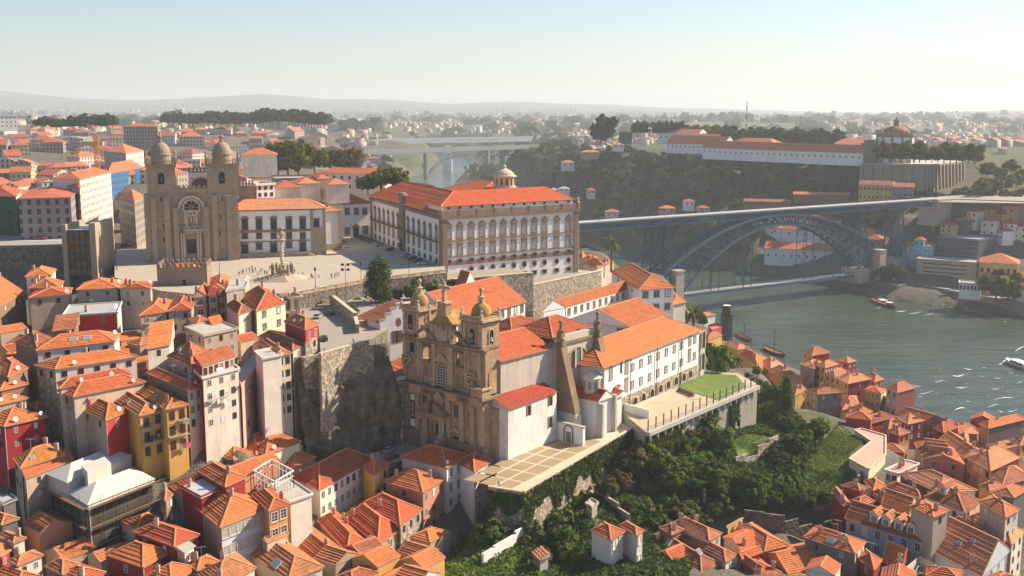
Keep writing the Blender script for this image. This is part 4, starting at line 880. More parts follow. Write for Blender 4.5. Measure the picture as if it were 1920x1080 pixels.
for k,(sa,sb)in enumerate(((s_tl0,s_tl1),(s_tr0,s_tr1))):
 mb=MB();mb.slab(GP,sa,sb,zc1+.02 if k else zm+.11,zb_,-TD,-.62 if k==0 else-.5,GR)if k else mb.slab(GP,sa,sb,zc1+.02,zb_,-TD,-1.61,GR)
 mb.slab(GP,sa,sb,zb_,zt,-TD,-.5,GR);mb.slab(GP,sa-.25,sb+.25,zb_-.35,zb_+.2,-TD-.2,-.25,GRD)
 for a,b_ in((sa,sa+1),(sb-1,sb)):mb.slab(GP,a,b_,zb_+.21,zt-.6,-.49,-.25,GRL)
 mb.slab(GP,sa-.3,sb+.3,zt-.6,zt-.1,-TD-.3,-.2,GRD);mb.slab(GP,sa-.8,sb+.8,zt-.09,zt+.45,-TD-.8,.3,GRL)
 if k:mb.slab(GP,sa,sb+1.2,ZG-6,zc1-2.2,-TD-4,-5.01,GR);mb.slab(GP,L+.01,L+2.2,ZG-6,zc1-3,-10,-2.2,GR);mb.slab(GP,L+2.21,L+3.0,ZG-6,ZG+7,-9,-3,GRD)
 tw=mb.build('bell_tower',gri);PF=Plane(GP.P(0,0,-.5),GP.P(10,0,-.5))
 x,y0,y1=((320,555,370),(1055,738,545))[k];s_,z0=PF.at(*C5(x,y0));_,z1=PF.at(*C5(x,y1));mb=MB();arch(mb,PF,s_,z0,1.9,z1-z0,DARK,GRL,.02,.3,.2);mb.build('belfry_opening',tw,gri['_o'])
 mb=MB();q=PF.P(s_,z0+.6,.04);mb.lathe(q,[(.6,q.z),(.5,q.z+.3),(.35,q.z+.9),(.1,q.z+1.1)],flat((.2,.21,.16),.5),8);mb.build('bell',tw,gri['_o'])
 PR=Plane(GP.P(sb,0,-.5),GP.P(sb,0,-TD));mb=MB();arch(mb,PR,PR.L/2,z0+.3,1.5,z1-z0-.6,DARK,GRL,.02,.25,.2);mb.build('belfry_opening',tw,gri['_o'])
 mb=MB();q=PR.P(PR.L/2,z0+.9,.04);mb.lathe(q,[(.55,q.z),(.45,q.z+.3),(.3,q.z+.8),(.1,q.z+1)],flat((.5,.5,.44),.5),8);mb.build('bell',tw,gri['_o'])
 c=GP.P((sa+sb)/2,0,-TD/2-.3);r=(125 if k else 117)/6.354/F*c.y*.98;z_=zt+.46
 mb=MB();mb.lathe(c,[(r*1.03,z_),(r*1.03,z_+.8),(r,z_+.81)]+dome_prof(r,z_+.9,r*1.12,9),DOME,24);mb.build('dome',tw,gri['_o'],True)
 mb=MB();z2=z_+.85+r*1.12;mb.lathe(c,[(.85,z2-.5),(.75,z2+1.3),(1.05,z2+1.5),(.4,z2+1.8),(.3,z2+2.6),(.65,z2+3.1),(.5,z2+3.6),(.1,z2+3.9)],GRL,10);mb.build('dome_finial',tw,gri['_o'])
 mb=MB();mb.slab(GP,sa-.3,sb+.3,z_,z_+.7,-.3,0,GR);mb.slab(GP,sb,sb+.3,z_,z_+.7,-TD,-.31,GR);mb.slab(GP,sa-.3,sa,z_,z_+.7,-TD,-.31,GR);mb.slab(GP,sa-.3,sb+.3,z_,z_+.7,-TD-.3,-TD,GR);mb.build('parapet',tw,gri['_o'])
 for s_,o in((sa,0),(sb,0),(sa,-TD),(sb,-TD)):q=GP.P(s_,z_,o);mb=MB();mb.box(q,gu,gn,.4,.4,z_,z_+1.1,GRL);ball_finial(mb,(q.x,q.y,z_+1.1),1.5,.42,flat((.55,.52,.48)));mb.build('pinnacle',tw,gri['_o'])
sc0,sc1=f5(545,600)[0],f5(800,600)[0];scm,zg0=f5(680,480);zg0=(f5(545,460)[1]+f5(760,510)[1])/2;zg1=f5(640,345)[1];zg1=zg0+(zt+2.5-zg0)if False else zg1
mb=MB();mb.slab(GP,sc0,sc1,zm+.11,zg0,-1.8,-.5,GR);mb.slab(GP,sc0-.4,sc1+.4,zg0-.5,zg0,-2,.1,GRD)
for s_ in(sc0+.5,sc1-.5,sc0+2,sc1-2):mb.slab(GP,s_-.4,s_+.4,zm+.12,zg0-.51,-.49,-.2,GRL)
k=14;w2=(sc1-sc0)/2
def gz_(t):a=abs(t);return zg0+(max(0,zg1-zg0))*(math.cos(a*2.6)*.5+.5 if a<1 else .07)
for i in range(k):
 t0,t1=-1.15+2.3*i/k,-1.15+2.3*(i+1)/k;x0,x1=scm+w2*t0,scm+w2*t1;h0,h1=gz_(t0)+.05,gz_(t1)+.05
 mb.hexa([GP.P(x0,zg0+.001,-.4),GP.P(x1,zg0+.001,-.4),GP.P(x1,zg0+.001,-6.5),GP.P(x0,zg0+.001,-6.5)],[GP.P(x0,h0,-.4),GP.P(x1,h1,-.4),GP.P(x1,h1,-6.5),GP.P(x0,h0,-6.5)],DOME if i%14 else GRL)
mb.build('curved_gable',gri)
mb=MB();q=GP.P(scm,0,-1.2);mb.box(q,gu,gn,1.5,1.0,zg1-1.0,zg1+2.2,GR);mb.box(q,gu,gn,1.8,1.3,zg1+2.2,zg1+2.6,GRL);zx=f5(700,15)[1];mb.box(q,gu,gn,.5,.4,zg1+2.6,zx-.3,GRL);zk=f5(698,65)[1];mb.box(q,gu,gn,1.6,.39,zk-.4,zk+.45,GRL)
for dx,z_ in((-1.7,zk),(1.7,zk),(0,zx)):mb.lathe(q+gu*dx,[(.1,z_-.55),(.5,z_-.2),(.5,z_+.2),(.1,z_+.6)],GRL,8)
mb.build('stone_cross',gri)
for q0,sg in((f5(345,620)[0],1),(f5(870,640)[0],1),(f5(610,680)[0],-1),(f5(1000,790)[0],-1)):
 mb=MB();A=GP.P(q0,zm+.4,-.2);B=GP.P(q0+sg*4.6,zm+3.2,-.2);mb.beam(A,B,1.3,.55,GRD);mb.lathe(B,[(.1,B.z-.9),(.8,B.z-.2),(.6,B.z+.4),(.1,B.z+.7)],GRL,8);mb.build('broken_pediment',gri)
for x,y in((510,430),(897,520)):s_,z_=f5(x,y);q=GP.P(s_,zm+.12,-1);mb=MB();mb.box(q,gu,gn,.9,.6,zm+.12,z_-1.5,GR);mb.hexa([V3((q.x,q.y,z_-1.5))+gu*a+gn*b_ for a,b_ in((-.45,.4),(.45,.4),(.45,-.4),(-.45,-.4))],[V3((q.x,q.y,z_+2.9))+gu*a+gn*b_ for a,b_ in((-.15,.12),(.15,.12),(.15,-.12),(-.15,-.12))],GRL);mb.lathe(q,[(.1,z_+2.8),(.4,z_+3.2),(.1,z_+3.6)],flat((.55,.52,.48)),8);mb.build('pinnacle',gri)
mb=MB();s_,z_=f5(680,665)
mb.slab(GP,s_-1.6,s_+1.6,z_-1.2,z_+2,-.49,-.15,GRL);mb.lathe(GP.P(s_,0,-.3),[(1.2,z_+2),(1.6,z_+2.5),(.9,z_+3),(.2,z_+3.3)],GRL,8);mb.slab(GP,s_-2.8,s_+2.8,z_+.3,z_+1.1,-.49,-.3,GRL);mb.build('coat_of_arms',gri)
for x,y in((265,920),(1030,1150)):
 s_,z_=f5(x,y);mb=MB();o=.1
 for i in range(22):a=i*.5;r=1.9*(1-i/26);mb.beam(GP.P(s_+r*math.cos(a),z_+r*math.sin(a),o),GP.P(s_+1.9*(1-(i+1)/26)*math.cos(a+.5),z_+1.9*(1-(i+1)/26)*math.sin(a+.5),o),.8,.5,GRL)
 mb.build('scroll',gri)
q=GP.P(L-1.2,zc1,.2);mb=MB();mb.box(q,gu,gn,2.0,1.6,zc1+.01,zc1+2.2,GR);mb.box(q,gu,gn,2.4,2.0,zc1+2.2,zc1+2.6,GRL)
for a,b_ in((-1.6,1.2),(1.6,1.2),(1.6,-1.2)):c=q+gu*a+gn*b_;mb.hexa([V3((c.x,c.y,zc1+2.6))+X*x*.28+Y*y*.28 for x,y in((-1,-1),(1,-1),(1,1),(-1,1))],[V3((c.x,c.y,zc1+6.2))+X*x*.1+Y*y*.1 for x,y in((-1,-1),(1,-1),(1,1),(-1,1))],GRD)
mb.build('corner_pinnacles',gri)
NB=GP.P(L-.5,0,-TD-.1);SD=-gn;up_d=24.0
PN=Plane(NB,NB+SD*60)
zn=PN.at(*R3(285,372))[1];sn=PN.at(*R3(285,372))[0]
NW=stucco((.56,.5,.42),.95)
mb=MB();mb.slab(PN,0,sn+14,ZG-6,zn,-19,0,NW);mb.build('nave',gri)
mb=MB();q=[PN.P(-.5,zn,.6),PN.P(sn+.5,zn,.6),PN.P(sn+.5,zn,-19.6),PN.P(-.5,zn,-19.6)];roof_on(mb,*q,'ga',.42,T_RED,.62,None,NW);mb.build('nave_roof',gri)
PA_=Plane(W(941,866,34.5),W(1043,823,34.5));za=PA_.at(*R3(0,832))[1];mb=MB();sA=PA_.at(1043,823)[0]
za=(PA_.at(*R3(0,832))[1]+PA_.at(*R3(335,690))[1])/2
mb.slab(PA_,2.6,sA,ZG-6,za,-5,0,stucco((.76,.72,.66),.9));au=mb.build('aisle',gri)
mb=MB();slope(mb,PA_.P(2.3,za,.5),PA_.P(sA,za,.5),PA_.P(sA,za+2.4,-5.0),PA_.P(2.3,za+2.4,-5.0),T_RED);mb.poly((PA_.P(2.3,za,.5),PA_.P(2.3,za+2.4,-5.0),PA_.P(2.3,za,-5.0)),NW);mb.poly((PA_.P(sA,za,.5),PA_.P(sA,za,-5.0),PA_.P(sA,za+2.4,-5.0)),NW);mb.build('aisle_roof',gri)
for x,y0,y1,w in((125,875,805,1.2),(287,800,735,1.2),(287,965,890,1.4)):opening('aisle_window',R3,x,y0,y1,w,DARK,TRIM,.06,P=PA_,d=.12)
T1=PA_.P(sA+1.0,0,-3);PT=Plane(T1,T1+PN.u*30);sL_,zTl=PT.at(*R3(370,300));sR_,zTr=PT.at(*R3(610,205));zT=(zTl+zTr)/2
mb=MB();mb.slab(PT,sL_-2,sR_+2.5,ZG-4,zT-2.2,-16,0,NW);mb.slab(PT,sL_-2.5,sR_+3,zT-2.2,zT-1.6,-16,.6,GRD);mb.slab(PT,sL_-1.8,sR_+2.3,zT-1.6,zT,-1.2,.1,NW);mb.build('transept',gri)
mb=MB();z_=zT-.6;q=[PT.P(sL_-2,z_,-1.2),PT.P(sR_+3,z_,-1.2),PT.P(sR_+3,z_,-17),PT.P(sL_-2,z_,-17)];roof_on(mb,*q,'hip',.5,T_NEW);q=[PT.P(sL_-8,z_-1,-10),PT.P(sR_-2,z_-1,-10),PT.P(sR_-2,z_-1,-26),PT.P(sL_-8,z_-1,-26)];roof_on(mb,*q,'hip',.55,T_MID);mb.build('transept_roof',gri)
mb=MB();mb.slab(PT,sL_-8,sR_-2,ZG,z_-1.1,-26,-10,NW);mb.build('crossing',gri)
for s_ in(sL_-.9,sR_+1.2):
 mb=MB();zt_=zT-2.4;w=1.2
 lo=[PT.P(s_-w,ZG-3,7.2),PT.P(s_+w,ZG-3,7.2),PT.P(s_+w,ZG-3,.01),PT.P(s_-w,ZG-3,.01)];mi=[PT.P(s_-w,ZG+6,6.6),PT.P(s_+w,ZG+6,6.6),PT.P(s_+w,ZG+6,.01),PT.P(s_-w,ZG+6,.01)];hi=[PT.P(s_-w,zt_,1.6),PT.P(s_+w,zt_,1.6),PT.P(s_+w,zt_,.01),PT.P(s_-w,zt_,.01)]
 mb.hexa(lo,mi,NW,cap=False);mb.hexa(mi,hi,GRD,bottom=False);mb.build('raking_buttress',gri)
 for o,zz in((.5,zT),(1.0,zT-2.4)):q=PT.P(s_,0,o);mb=MB();mb.box(q,PT.u,PT.n,.8,.8,zz,zz+1.4,GRD);ball_finial(mb,(q.x,q.y,zz+1.4),3.2,.7,GRD);mb.build('pinnacle',gri)
s_=(sL_+sR_)/2;mb=MB();arch(mb,PT,s_,zT-9.5,9.5,5.4,GRD,GRL,.03,.4,.25);mb.slab(PT,s_-1.6,s_-1.0,zT-9.5,zT-4.4,.31,.5,NW);mb.slab(PT,s_+1.0,s_+1.6,zT-9.5,zT-4.4,.31,.5,NW);mb.slab(PT,s_-1,s_+1,zT-9.3,zT-4.6,.2,.3,flat((.16,.19,.18),.4));mb.build('thermal_window',gri)
cx0=s_+.2;c=PT.P(cx0,0,5.0);zc0=ZG+10.5
chp=thing('chapel',PT.P(cx0,ZG,5),'small white chapel with red tile roof and octagonal glazed lantern between the raking buttresses','chapel')
mb=MB();mb.slab(PT,cx0-3.6,cx0+7.5,ZG-4,zc0-1.5,.3,9.5,WHITE);mb.slab(PT,cx0-4.0,cx0-3.2,ZG-4,zc0-2,9.5,11.5,NW);mb.slab(PT,cx0+3.0,cx0+3.8,ZG-4,zc0-1,9.51,10.6,NW);mb.slab(PT,cx0+7.51,cx0+10,ZG-4,zc0-.5,2,7,NW);mb.build('wall',chp)
mb=MB();z_=zc0-1.5;q=[PT.P(cx0-4,z_,10),PT.P(cx0+3.4,z_,10),PT.P(cx0+3.4,z_,.4),PT.P(cx0-4,z_,.4)];roof_on(mb,*q,'gb',.65,T_RED,.62,None,WHITE);q=[PT.P(cx0+3.41,z_-.6,10),PT.P(cx0+8,z_-.6,10),PT.P(cx0+8,z_-.6,.4),PT.P(cx0+3.41,z_-.6,.4)];roof_on(mb,*q,'sl',.3,T_RED,.62,None,WHITE)
q=[PT.P(cx0+7.2,zc0-.4,7.3),PT.P(cx0+10.3,zc0-.4,7.3),PT.P(cx0+10.3,zc0-.4,1.7),PT.P(cx0+7.2,zc0-.4,1.7)];roof_on(mb,*q,'hip',.5,T_RED);mb.build('roof',chp)
p=PT.P(cx0-.3,0,5.2);mb=MB();zl=zc0+.4;mb.lathe(p,[(2.3,zl-2),(2.3,zl+3.1)],flat((.72,.62,.5)),8);mb.lathe(p,[(2.75,zl+3.11),(2.75,zl+3.3),(.2,zl+5)],flat((.66,.6,.5)),8);ln=mb.build('lantern',chp)
for i in range(8):
 a=6.283*(i+.5)/8;n_=V3((math.cos(a),math.sin(a),0));t=V3((-math.sin(a),math.cos(a),0));A=p+n_*2.13;P_=Plane(A-t*1,A+t*1);mb=MB();arch(mb,P_,1,zl+.2,1.05,2.4,flat((.3,.3,.29),.2),SASH,.02 if P_.n.dot(n_)>0 else-.02,.12,.05);mb.build('lantern_window',ln,chp['_o'])
slab,tp_=slab_poly('paved_terrace',[(917,918),(943,864),(1043,822),(1095,830),(1165,790),(1187,806),(980,928),(960,926)],34.3,20,paving((.62,.52,.38),6,.95,'terrace'),RUB,kind='structure')
m,nt,b,_=newmat('gravel_grid');
GRAV=paving((.36,.265,.15),40,1.0,'gravel');BAND=flat((.66,.58,.45))
A,B=W(962,921,34.31),W(1135,828,34.31);u=(B-A);Lg=u.length;u.normalize();v=V3((-u.y,u.x,0));mb=MB();m2=MB()
wv=13.5
for i in range(7):
 for j in range(3):
  a0=Lg*i/7+.35;a1=Lg*(i+1)/7-.35;b0=.9+wv*j/3+.3;b1=.9+wv*(j+1)/3-.3;mb.poly([A+u*a0+v*b0+Z*.02,A+u*a1+v*b0+Z*.02,A+u*a1+v*b1+Z*.02,A+u*a0+v*b1+Z*.02],GRAV)
tag(mb.build('terrace_gravel_panels'),kind='structure')
mb=MB()
for i in range(5,7):
 p,q=tp_[0],tp_[1]
EDG=[W(917,918,34.3),W(980,928,34.3),W(1187,806,34.3)]
for i in range(2):P=Plane(EDG[i],EDG[i+1]);mb.slab(P,0,P.L,18,35.1,-.15,.45,RUB);mb.slab(P,-.1,P.L+.1,35.101,35.3,-.25,.6,GRANL)
tag(mb.build('terrace_wall'),'stone retaining wall with pale coping holding the gridded terrace','wall')
P=Plane(W(1040,823,34.3),W(1100,838,34.3));mb=MB();z_=P.at(1042,777)[1];mb.slab(P,0,P.L*.88,30,z_-2,-1,0,WHITE);mb.slab(P,-.2,P.L*.9,z_-2,z_-1.7,-1.1,.1,CONC);s_,z0=P.at(1066,830);w_=thing('garden_wall',P.P(0,34.3),'white wall with arched grey doorway closing the terrace below the church','wall');mb.build('wall',w_)
mb=MB();arch(mb,P,s_,34.2,2.4,4.6,WHITE,TRIM,.02,.4,.15);mb.slab(P,s_-.8,s_+.8,34.2,37.2,.03,.08,flat((.2,.24,.25)));mb.build('door',w_)
AX=Plane(W(712,792,36),W(745,809,36));an=thing('church_annex',AX.P(AX.L/2,36),'narrow white annex with arched gateway on the left of the brown church front','building');zx=AX.at(*C6(60,70))[1]
mb=MB();mb.slab(AX,0,AX.L+.3,28,zx,-7,0,OLDW);mb.build('wall',an);mb=MB();slope(mb,AX.P(-.4,zx,.4),AX.P(AX.L,zx,.4),AX.P(AX.L,zx+2.5,-7),AX.P(-.4,zx+2.5,-7),T_NEW);mb.poly((AX.P(-.4,zx,.4),AX.P(-.4,zx,-7),AX.P(-.4,zx+2.5,-7)),OLDW);mb.build('roof',an)
s_,z0=AX.at(*C6(172,640));_,z1=AX.at(*C6(172,445));mb=MB();arch(mb,AX,AX.L*.55,z0-1,AX.L*.62,z1-z0+1,flat((.6,.58,.55)),GR,.03,.6,.4);mb.build('arched_gateway',an)
opening('annex_window',C6,170,435,250,1.8,DARK,TRIM,.05,P=AX,par=an)
SG=Plane(Dp(715,700,296),Dp(757,700,300));sg=thing('stepped_gable_house',SG.P(SG.L/2,44),'white house with a stepped gable and round window behind the church tower','building')
mb=MB();zz=[SG.at(715,600)[1],SG.at(725,588)[1],SG.at(735,578)[1],SG.at(745,570)[1]]
for i,z_ in enumerate(zz):mb.slab(SG,SG.L*i/4,SG.L*(i+1)/4,34,z_,-.8,0,WHITE);mb.slab(SG,SG.L*i/4-.05,SG.L*(i+1)/4,z_,z_+.25,-1,.15,GRANL)
mb.slab(SG,SG.L,SG.L+6,34,zz[3],-.8,0,WHITE);mb.slab(SG,0,SG.L+6,34,zz[0]-1,-14,-.81,OLDW);mb.build('wall',sg);mb=MB();slope(mb,SG.P(-.3,zz[0]-1,-.81),SG.P(-.3,zz[0]-1,-14),SG.P(SG.L+5,zz[3]-1.2,-14),SG.P(SG.L+5,zz[3]-1.2,-.81),T_OLD);mb.build('roof',sg)
s_,z_=SG.at(747,604);mb=MB();mb.poly([SG.P(s_+.9*math.cos(i*.5236),z_+1.3*math.sin(i*.5236),.03)for i in range(12)],flat((.25,.12,.1)));mb.build('round_window',sg)
s_,z0=SG.at(745,642);mb=MB();mb.slab(SG,s_-1.6,s_+1.6,z0,z0+3.4,.02,.12,WOOD);mb.slab(SG,s_-.1,s_+.1,z0,z0+3.4,.121,.2,DARK);mb.build('wooden_shutter',sg)
s_,z0=SG.at(724,668);mb=MB();mb.slab(SG,s_-1.3,s_+1.3,z0,z0+4.2,.02,.1,flat((.5,.5,.5)));mb.build('door',sg)
W0=W(1165,767,38);W1=W(1311,700,38);SPn=Plane(W0,W1);zE=(SPn.at(*R3(690,522))[1]+SPn.at(*R3(1405,228))[1])/2
s0=SPn.at(*R3(692,700))[0];s1=SPn.at(*R3(1405,400))[0]
lw=thing('seminary_wing',SPn.P((s0+s1)/2,38),'long white seminary wing with orange roof above a row of stone arches and a lawn','building')
zst=(SPn.at(*R3(815,752))[1]+SPn.at(*R3(1400,485))[1])/2
mb=MB();mb.slab(SPn,s0,s1,zst,zE,-17,0,WHITE);mb.slab(SPn,s0,s1,26,zst,-17,.25,RUB);mb.slab(SPn,s1+.01,s1+3.4,26,zE-1,-6,.4,NW);mb.build('wall',lw)
mb=MB();q=[SPn.P(s0-2,zE,.8),SPn.P(s1+.8,zE,.8),SPn.P(s1+.8,zE,-17.8),SPn.P(s0-2,zE,-17.8)];roof_on(mb,*q,'hip',.5,T_NEW,.62);mb.build('roof',lw)
def srow(pts,y0s,y1s,w,st,P=SPn):
 for x,y0,y1 in pts:
  s_,z0=P.at(*R3(x,y0));_,z1=P.at(*R3(x,y1));window(lw,P.P(s_,z0,.01),P.u,P.n,w,z1-z0,st,TRIM,.25)
srow([(740,605,515),(858,555,465),(903,535,490),(966,508,460),(1032,478,430),(1095,450,405),(1157,422,378),(1217,396,352),(1272,370,328),(1333,345,262),(1370,326,285),(856,690,600),(902,668,622),(965,640,592),(1031,608,562),(1092,580,534),(1153,550,508),(1213,522,480),(1269,497,455),(1329,466,380),(1367,450,405)],0,0,1.4,'grid')
mb=MB();s_,z0=SPn.at(*R3(818,560));mb.slab(SPn,s_-.5,s_+.5,z0,z0+3.4,.01,.05,DARK);mb.build('slit_window',lw)
for x,y0,y1 in[(915,795,738),(978,764,708),(1042,734,675),(1106,700,645),(1164,672,616),(1223,644,588),(1281,614,560),(1329,590,536)]:
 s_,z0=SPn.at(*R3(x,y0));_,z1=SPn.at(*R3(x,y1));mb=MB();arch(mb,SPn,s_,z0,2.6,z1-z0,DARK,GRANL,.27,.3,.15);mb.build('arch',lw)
for x,y in((878,600),(1078,500),(1260,400)):s_=SPn.at(*R3(x,y))[0];mb=MB();q=SPn.P(s_,30,.45);mb.beam(q,SPn.P(s_,zE-.3,.45),.22,.22,flat((.3,.16,.12)));mb.build('drainpipe',lw)
PL2=Plane(SPn.P(s1+3.4,0,.4),SPn.P(s1+3.4,0,-6));mb=MB()
for z_ in(39,46):arch(mb,PL2,3.2,z_,4,5.6,DARK,GRANL,.03,.4,.2)
P5=Plane(SPn.P(s1,0,.4),SPn.P(s1+3.4,0,.4))
for z_ in(39,46):arch(mb,P5,1.8,z_,2.2,5.4,DARK,GRANL,.03,.4,.2)
mb.build('loggia',lw)
SEM=dict(cat='building',step=.75,name='seminary_building',over=.6)
house(R7(400,885),R7(895,938),R7(1180,845),12,318,'seminary wing with dark orange gable roof and plain cream wall facing the church','ga',T_MID,WHITE,WHITE,.42,win_l='3,1,sash,1.6,2',frame=TRIM,**SEM)
house(R7(735,518),R7(950,655),R7(1225,638),14,362,'white seminary pavilion with hipped roof and stone framed windows above the river','hip',T_NEW,WHITE,WHITE,.55,win_r='3,2,sash,1.9,2.2',win_l='2,1,sash',frame=TRIM,fl=4.6,**SEM)
house((1015,586),R7(405,785),R7(948,628),11,346,'white seminary wing with a row of framed windows under an orange roof','ga',T_MID,WHITE,WHITE,.5,win_r='12,1,sash,1.3,2',frame=TRIM,**SEM)
house((752,566),(855,603),(988,566),12,322,'long bright orange roofed seminary hall directly behind the church domes','ga',T_NEW,WHITE,WHITE,.30,win_r='10,1,sash,1.5,2.4',frame=TRIM,**SEM)
house((845,560),(862,566),(900,545),12,352,'dark red tiled gable end behind the long orange seminary roof','gb',T_RED,WHITE,WHITE,.7,**SEM)
house((1195,530),(1262,572),(1288,567),9,372,'small orange pyramid roofed building beside the seminary pavilion','hip',T_NEW,NW,NW,.6,**SEM)
CQ=[R3(812,838),R3(1000,998),R3(1842,640),R3(1690,560),R3(1450,545),R3(1400,560)]
slab_poly('sports_court',CQ,37.2,18,paving((.52,.42,.28),4,.93,'court'),stucco((.33,.3,.26),.8),kind='structure')
m,nt,b,_=newmat('lawn');c=ramp(nt,noise(nt,pos(nt),.25,5,.7),[(.3,(.085,.14,.016)),(.7,(.16,.215,.04))]);nt.links.new(c,b.inputs['Base Color']);bump(nt,b,noise(nt,pos(nt),6,3),.6,.1);LAWN=m
mb=MB();mb.poly([W(*R3(x,y),37.23)for x,y in((1178,676),(1260,678),(1560,768),(1760,655),(1680,572),(1450,556),(1400,562))][::1],LAWN);tag(mb.build('lawn'),'mown green lawn beside the sports court below the seminary','lawn',kind='stuff')
fe=thing('court_fence',W(*R3(1420,820),37.2),'row of brown posts with thin mesh along the outer edge of the court','fence');A,B=W(*R3(1020,995),37.2),W(*R3(1835,648),37.2);mb=MB();k=16
for i in range(k+1):q=lerp(A,B,i/k);mb=MB();mb.beam(q,q+Z*3.2,.28,.28,WOOD);mb.build('post',fe)
mb=MB()
for z_ in(.6,1.6,3.1):mb.beam(A+Z*z_,B+Z*z_,.05,.05,ZINC)
mb.build('rail',fe)
PC=Plane(A,B);mb=MB();mb.slab(PC,-1,PC.L,36.2,37.25,-.3,1.2,CONC)
for i in range(18):s_=PC.L*i/17;mb.slab(PC,s_-.15,s_+.15,34.8,36.2,.2,1.0,CONC)
tag(mb.build('terrace_edge_beam'),'grey concrete edge beam carrying the court above the wooded slope','beam')
mb=MB();Q0,Q1=W(*R3(1250,690),37.24),W(*R3(900,820),37.24)
for a,b_,mt in((Q0,W(*R3(905,830),37.24),BAND),(Q0,W(*R3(1360,735),37.24),flat((.3,.15,.09)))):P=Plane(b_,a);mb.slab(P,0,P.L,37.21,38.4,-.1,.1,mt)
tag(mb.build('court_boards'),'low pale and brown boards round the end of the sports court','fence')
G0,G1=W(*R3(1368,738),37.22),W(*R3(1418,752),37.22);mb=MB()
for a,b_ in((G0,G0+Z*2),(G1,G1+Z*2),(G0+Z*2,G1+Z*2),(G0+Z*2,G0+Y*1),(G1+Z*2,G1+Y*1)):mb.beam(a,b_,.12,.12,SASH)
tag(mb.build('football_goal'),'small white goal frame at the grass end of the court','goal')
P=Plane(W(*R3(805,835),37.2),W(*R3(965,880),37.2));mb=MB();mb.slab(P,0,P.L+3,30,39.5,-.4,0,WHITE);tag(mb.build('court_wall'),'whitewashed wall at the church end of the sports court','wall')
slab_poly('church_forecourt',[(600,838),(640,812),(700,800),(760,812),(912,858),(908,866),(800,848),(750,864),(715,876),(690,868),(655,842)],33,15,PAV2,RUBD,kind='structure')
ST=paving((.36,.31,.25),.5,.5,'steps')
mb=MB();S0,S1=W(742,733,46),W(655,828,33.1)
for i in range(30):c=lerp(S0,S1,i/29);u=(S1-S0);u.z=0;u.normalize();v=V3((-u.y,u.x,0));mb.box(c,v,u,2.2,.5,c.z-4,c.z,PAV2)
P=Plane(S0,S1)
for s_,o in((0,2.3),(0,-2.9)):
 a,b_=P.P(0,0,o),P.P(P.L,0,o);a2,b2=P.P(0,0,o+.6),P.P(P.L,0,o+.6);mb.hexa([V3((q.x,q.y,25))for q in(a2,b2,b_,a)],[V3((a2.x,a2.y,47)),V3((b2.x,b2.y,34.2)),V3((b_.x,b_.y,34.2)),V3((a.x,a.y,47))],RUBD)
tag(mb.build('stone_stairway'),'long shaded stone stairway climbing between the rock and the church','stairs')
slab_poly('car_park',[(541,583),(600,572),(660,560),(840,535),(850,545),(730,578),(735,612),(690,640),(688,645),(602,668),(597,610),(560,596)],59.6,36,PAV2,RUBD,kind='structure')
for i,(a,b_,zt_,t,lab)in enumerate((((602,672),(692,646),60.7,.8,'low stone parapet along the cliff edge of the car park'),((618,572),(664,610),63.0,1.0,'thick stepped wall between the car park and the little garden'),((664,610),(668,625),62.0,.8,'short wall end above the car park steps'),((668,612),(735,605),60.9,.8,'stone garden wall under the hedge beside the car park'))):
 A,B=W(*a,59.6),W(*b_,59.6);P=Plane(A,B);mb=MB();mb.slab(P,0,P.L,40,zt_,-t,0,RUB if i else RUB);mb.slab(P,-.1,P.L+.1,zt_,zt_+.2,-t-.1,.1,GRANL);tag(mb.build('stone_wall'),lab,'wall')
m,nt,b,_=newmat('granite_outcrop');p=pos(nt);c=ramp(nt,noise(nt,vmul(nt,p,(1,1,.5)),.3,7,.75),[(.3,(.07,.05,.035)),(.5,(.2,.155,.11)),(.68,(.38,.3,.22))]);c=mixc(nt,ramp(nt,noise(nt,p,.16,4),[(.6,(0,0,0)),(.7,(1,1,1))]),c,(.05,.06,.02));nt.links.new(c,b.inputs['Base Color']);bump(nt,b,noise(nt,p,.9,6,.8),1.0,.8);ROCK=m
A,B=W(545,668,59.5),W(722,640,59.5);P=Plane(A,B);nx,nz=90,60;SS,TT=np.meshgrid(np.linspace(0,P.L,nx+1),np.linspace(0,1,nz+1));ZZ=59.3-34*TT
rk=np.minimum(1,4*TT);OO=1+7*TT**1.1+rk*(2.4*np.abs(wav(SS,ZZ*.8,31,10,.18,.6))+1.0*np.abs(wav(SS,ZZ*1.4,32,12,.6,1.6))+.45*wav(SS,ZZ*1.5,33,14,1.6,4));OO=np.where(TT>.05,np.round(OO/.7)*.45+OO*.357,OO)
vv=[tuple(P.P(SS[j,i],ZZ[j,i],OO[j,i]))for j in range(nz+1)for i in range(nx+1)]
ii=np.arange((nx+1)*(nz+1)).reshape(nz+1,nx+1);ff=np.stack([ii[:-1,:-1],ii[1:,:-1],ii[1:,1:],ii[:-1,1:]],-1).reshape(-1,4)
o=np_mesh('rock_cliff',np.array(vv),ff,[ROCK],False);tag(o,kind='structure')
mb=MB();mb.slab(P,2,P.L*.8,51,59.4,1.2,3.2,RUB);tag(mb.build('rubble_retaining_wall'),'rubble retaining wall on top of the rock face','wall')
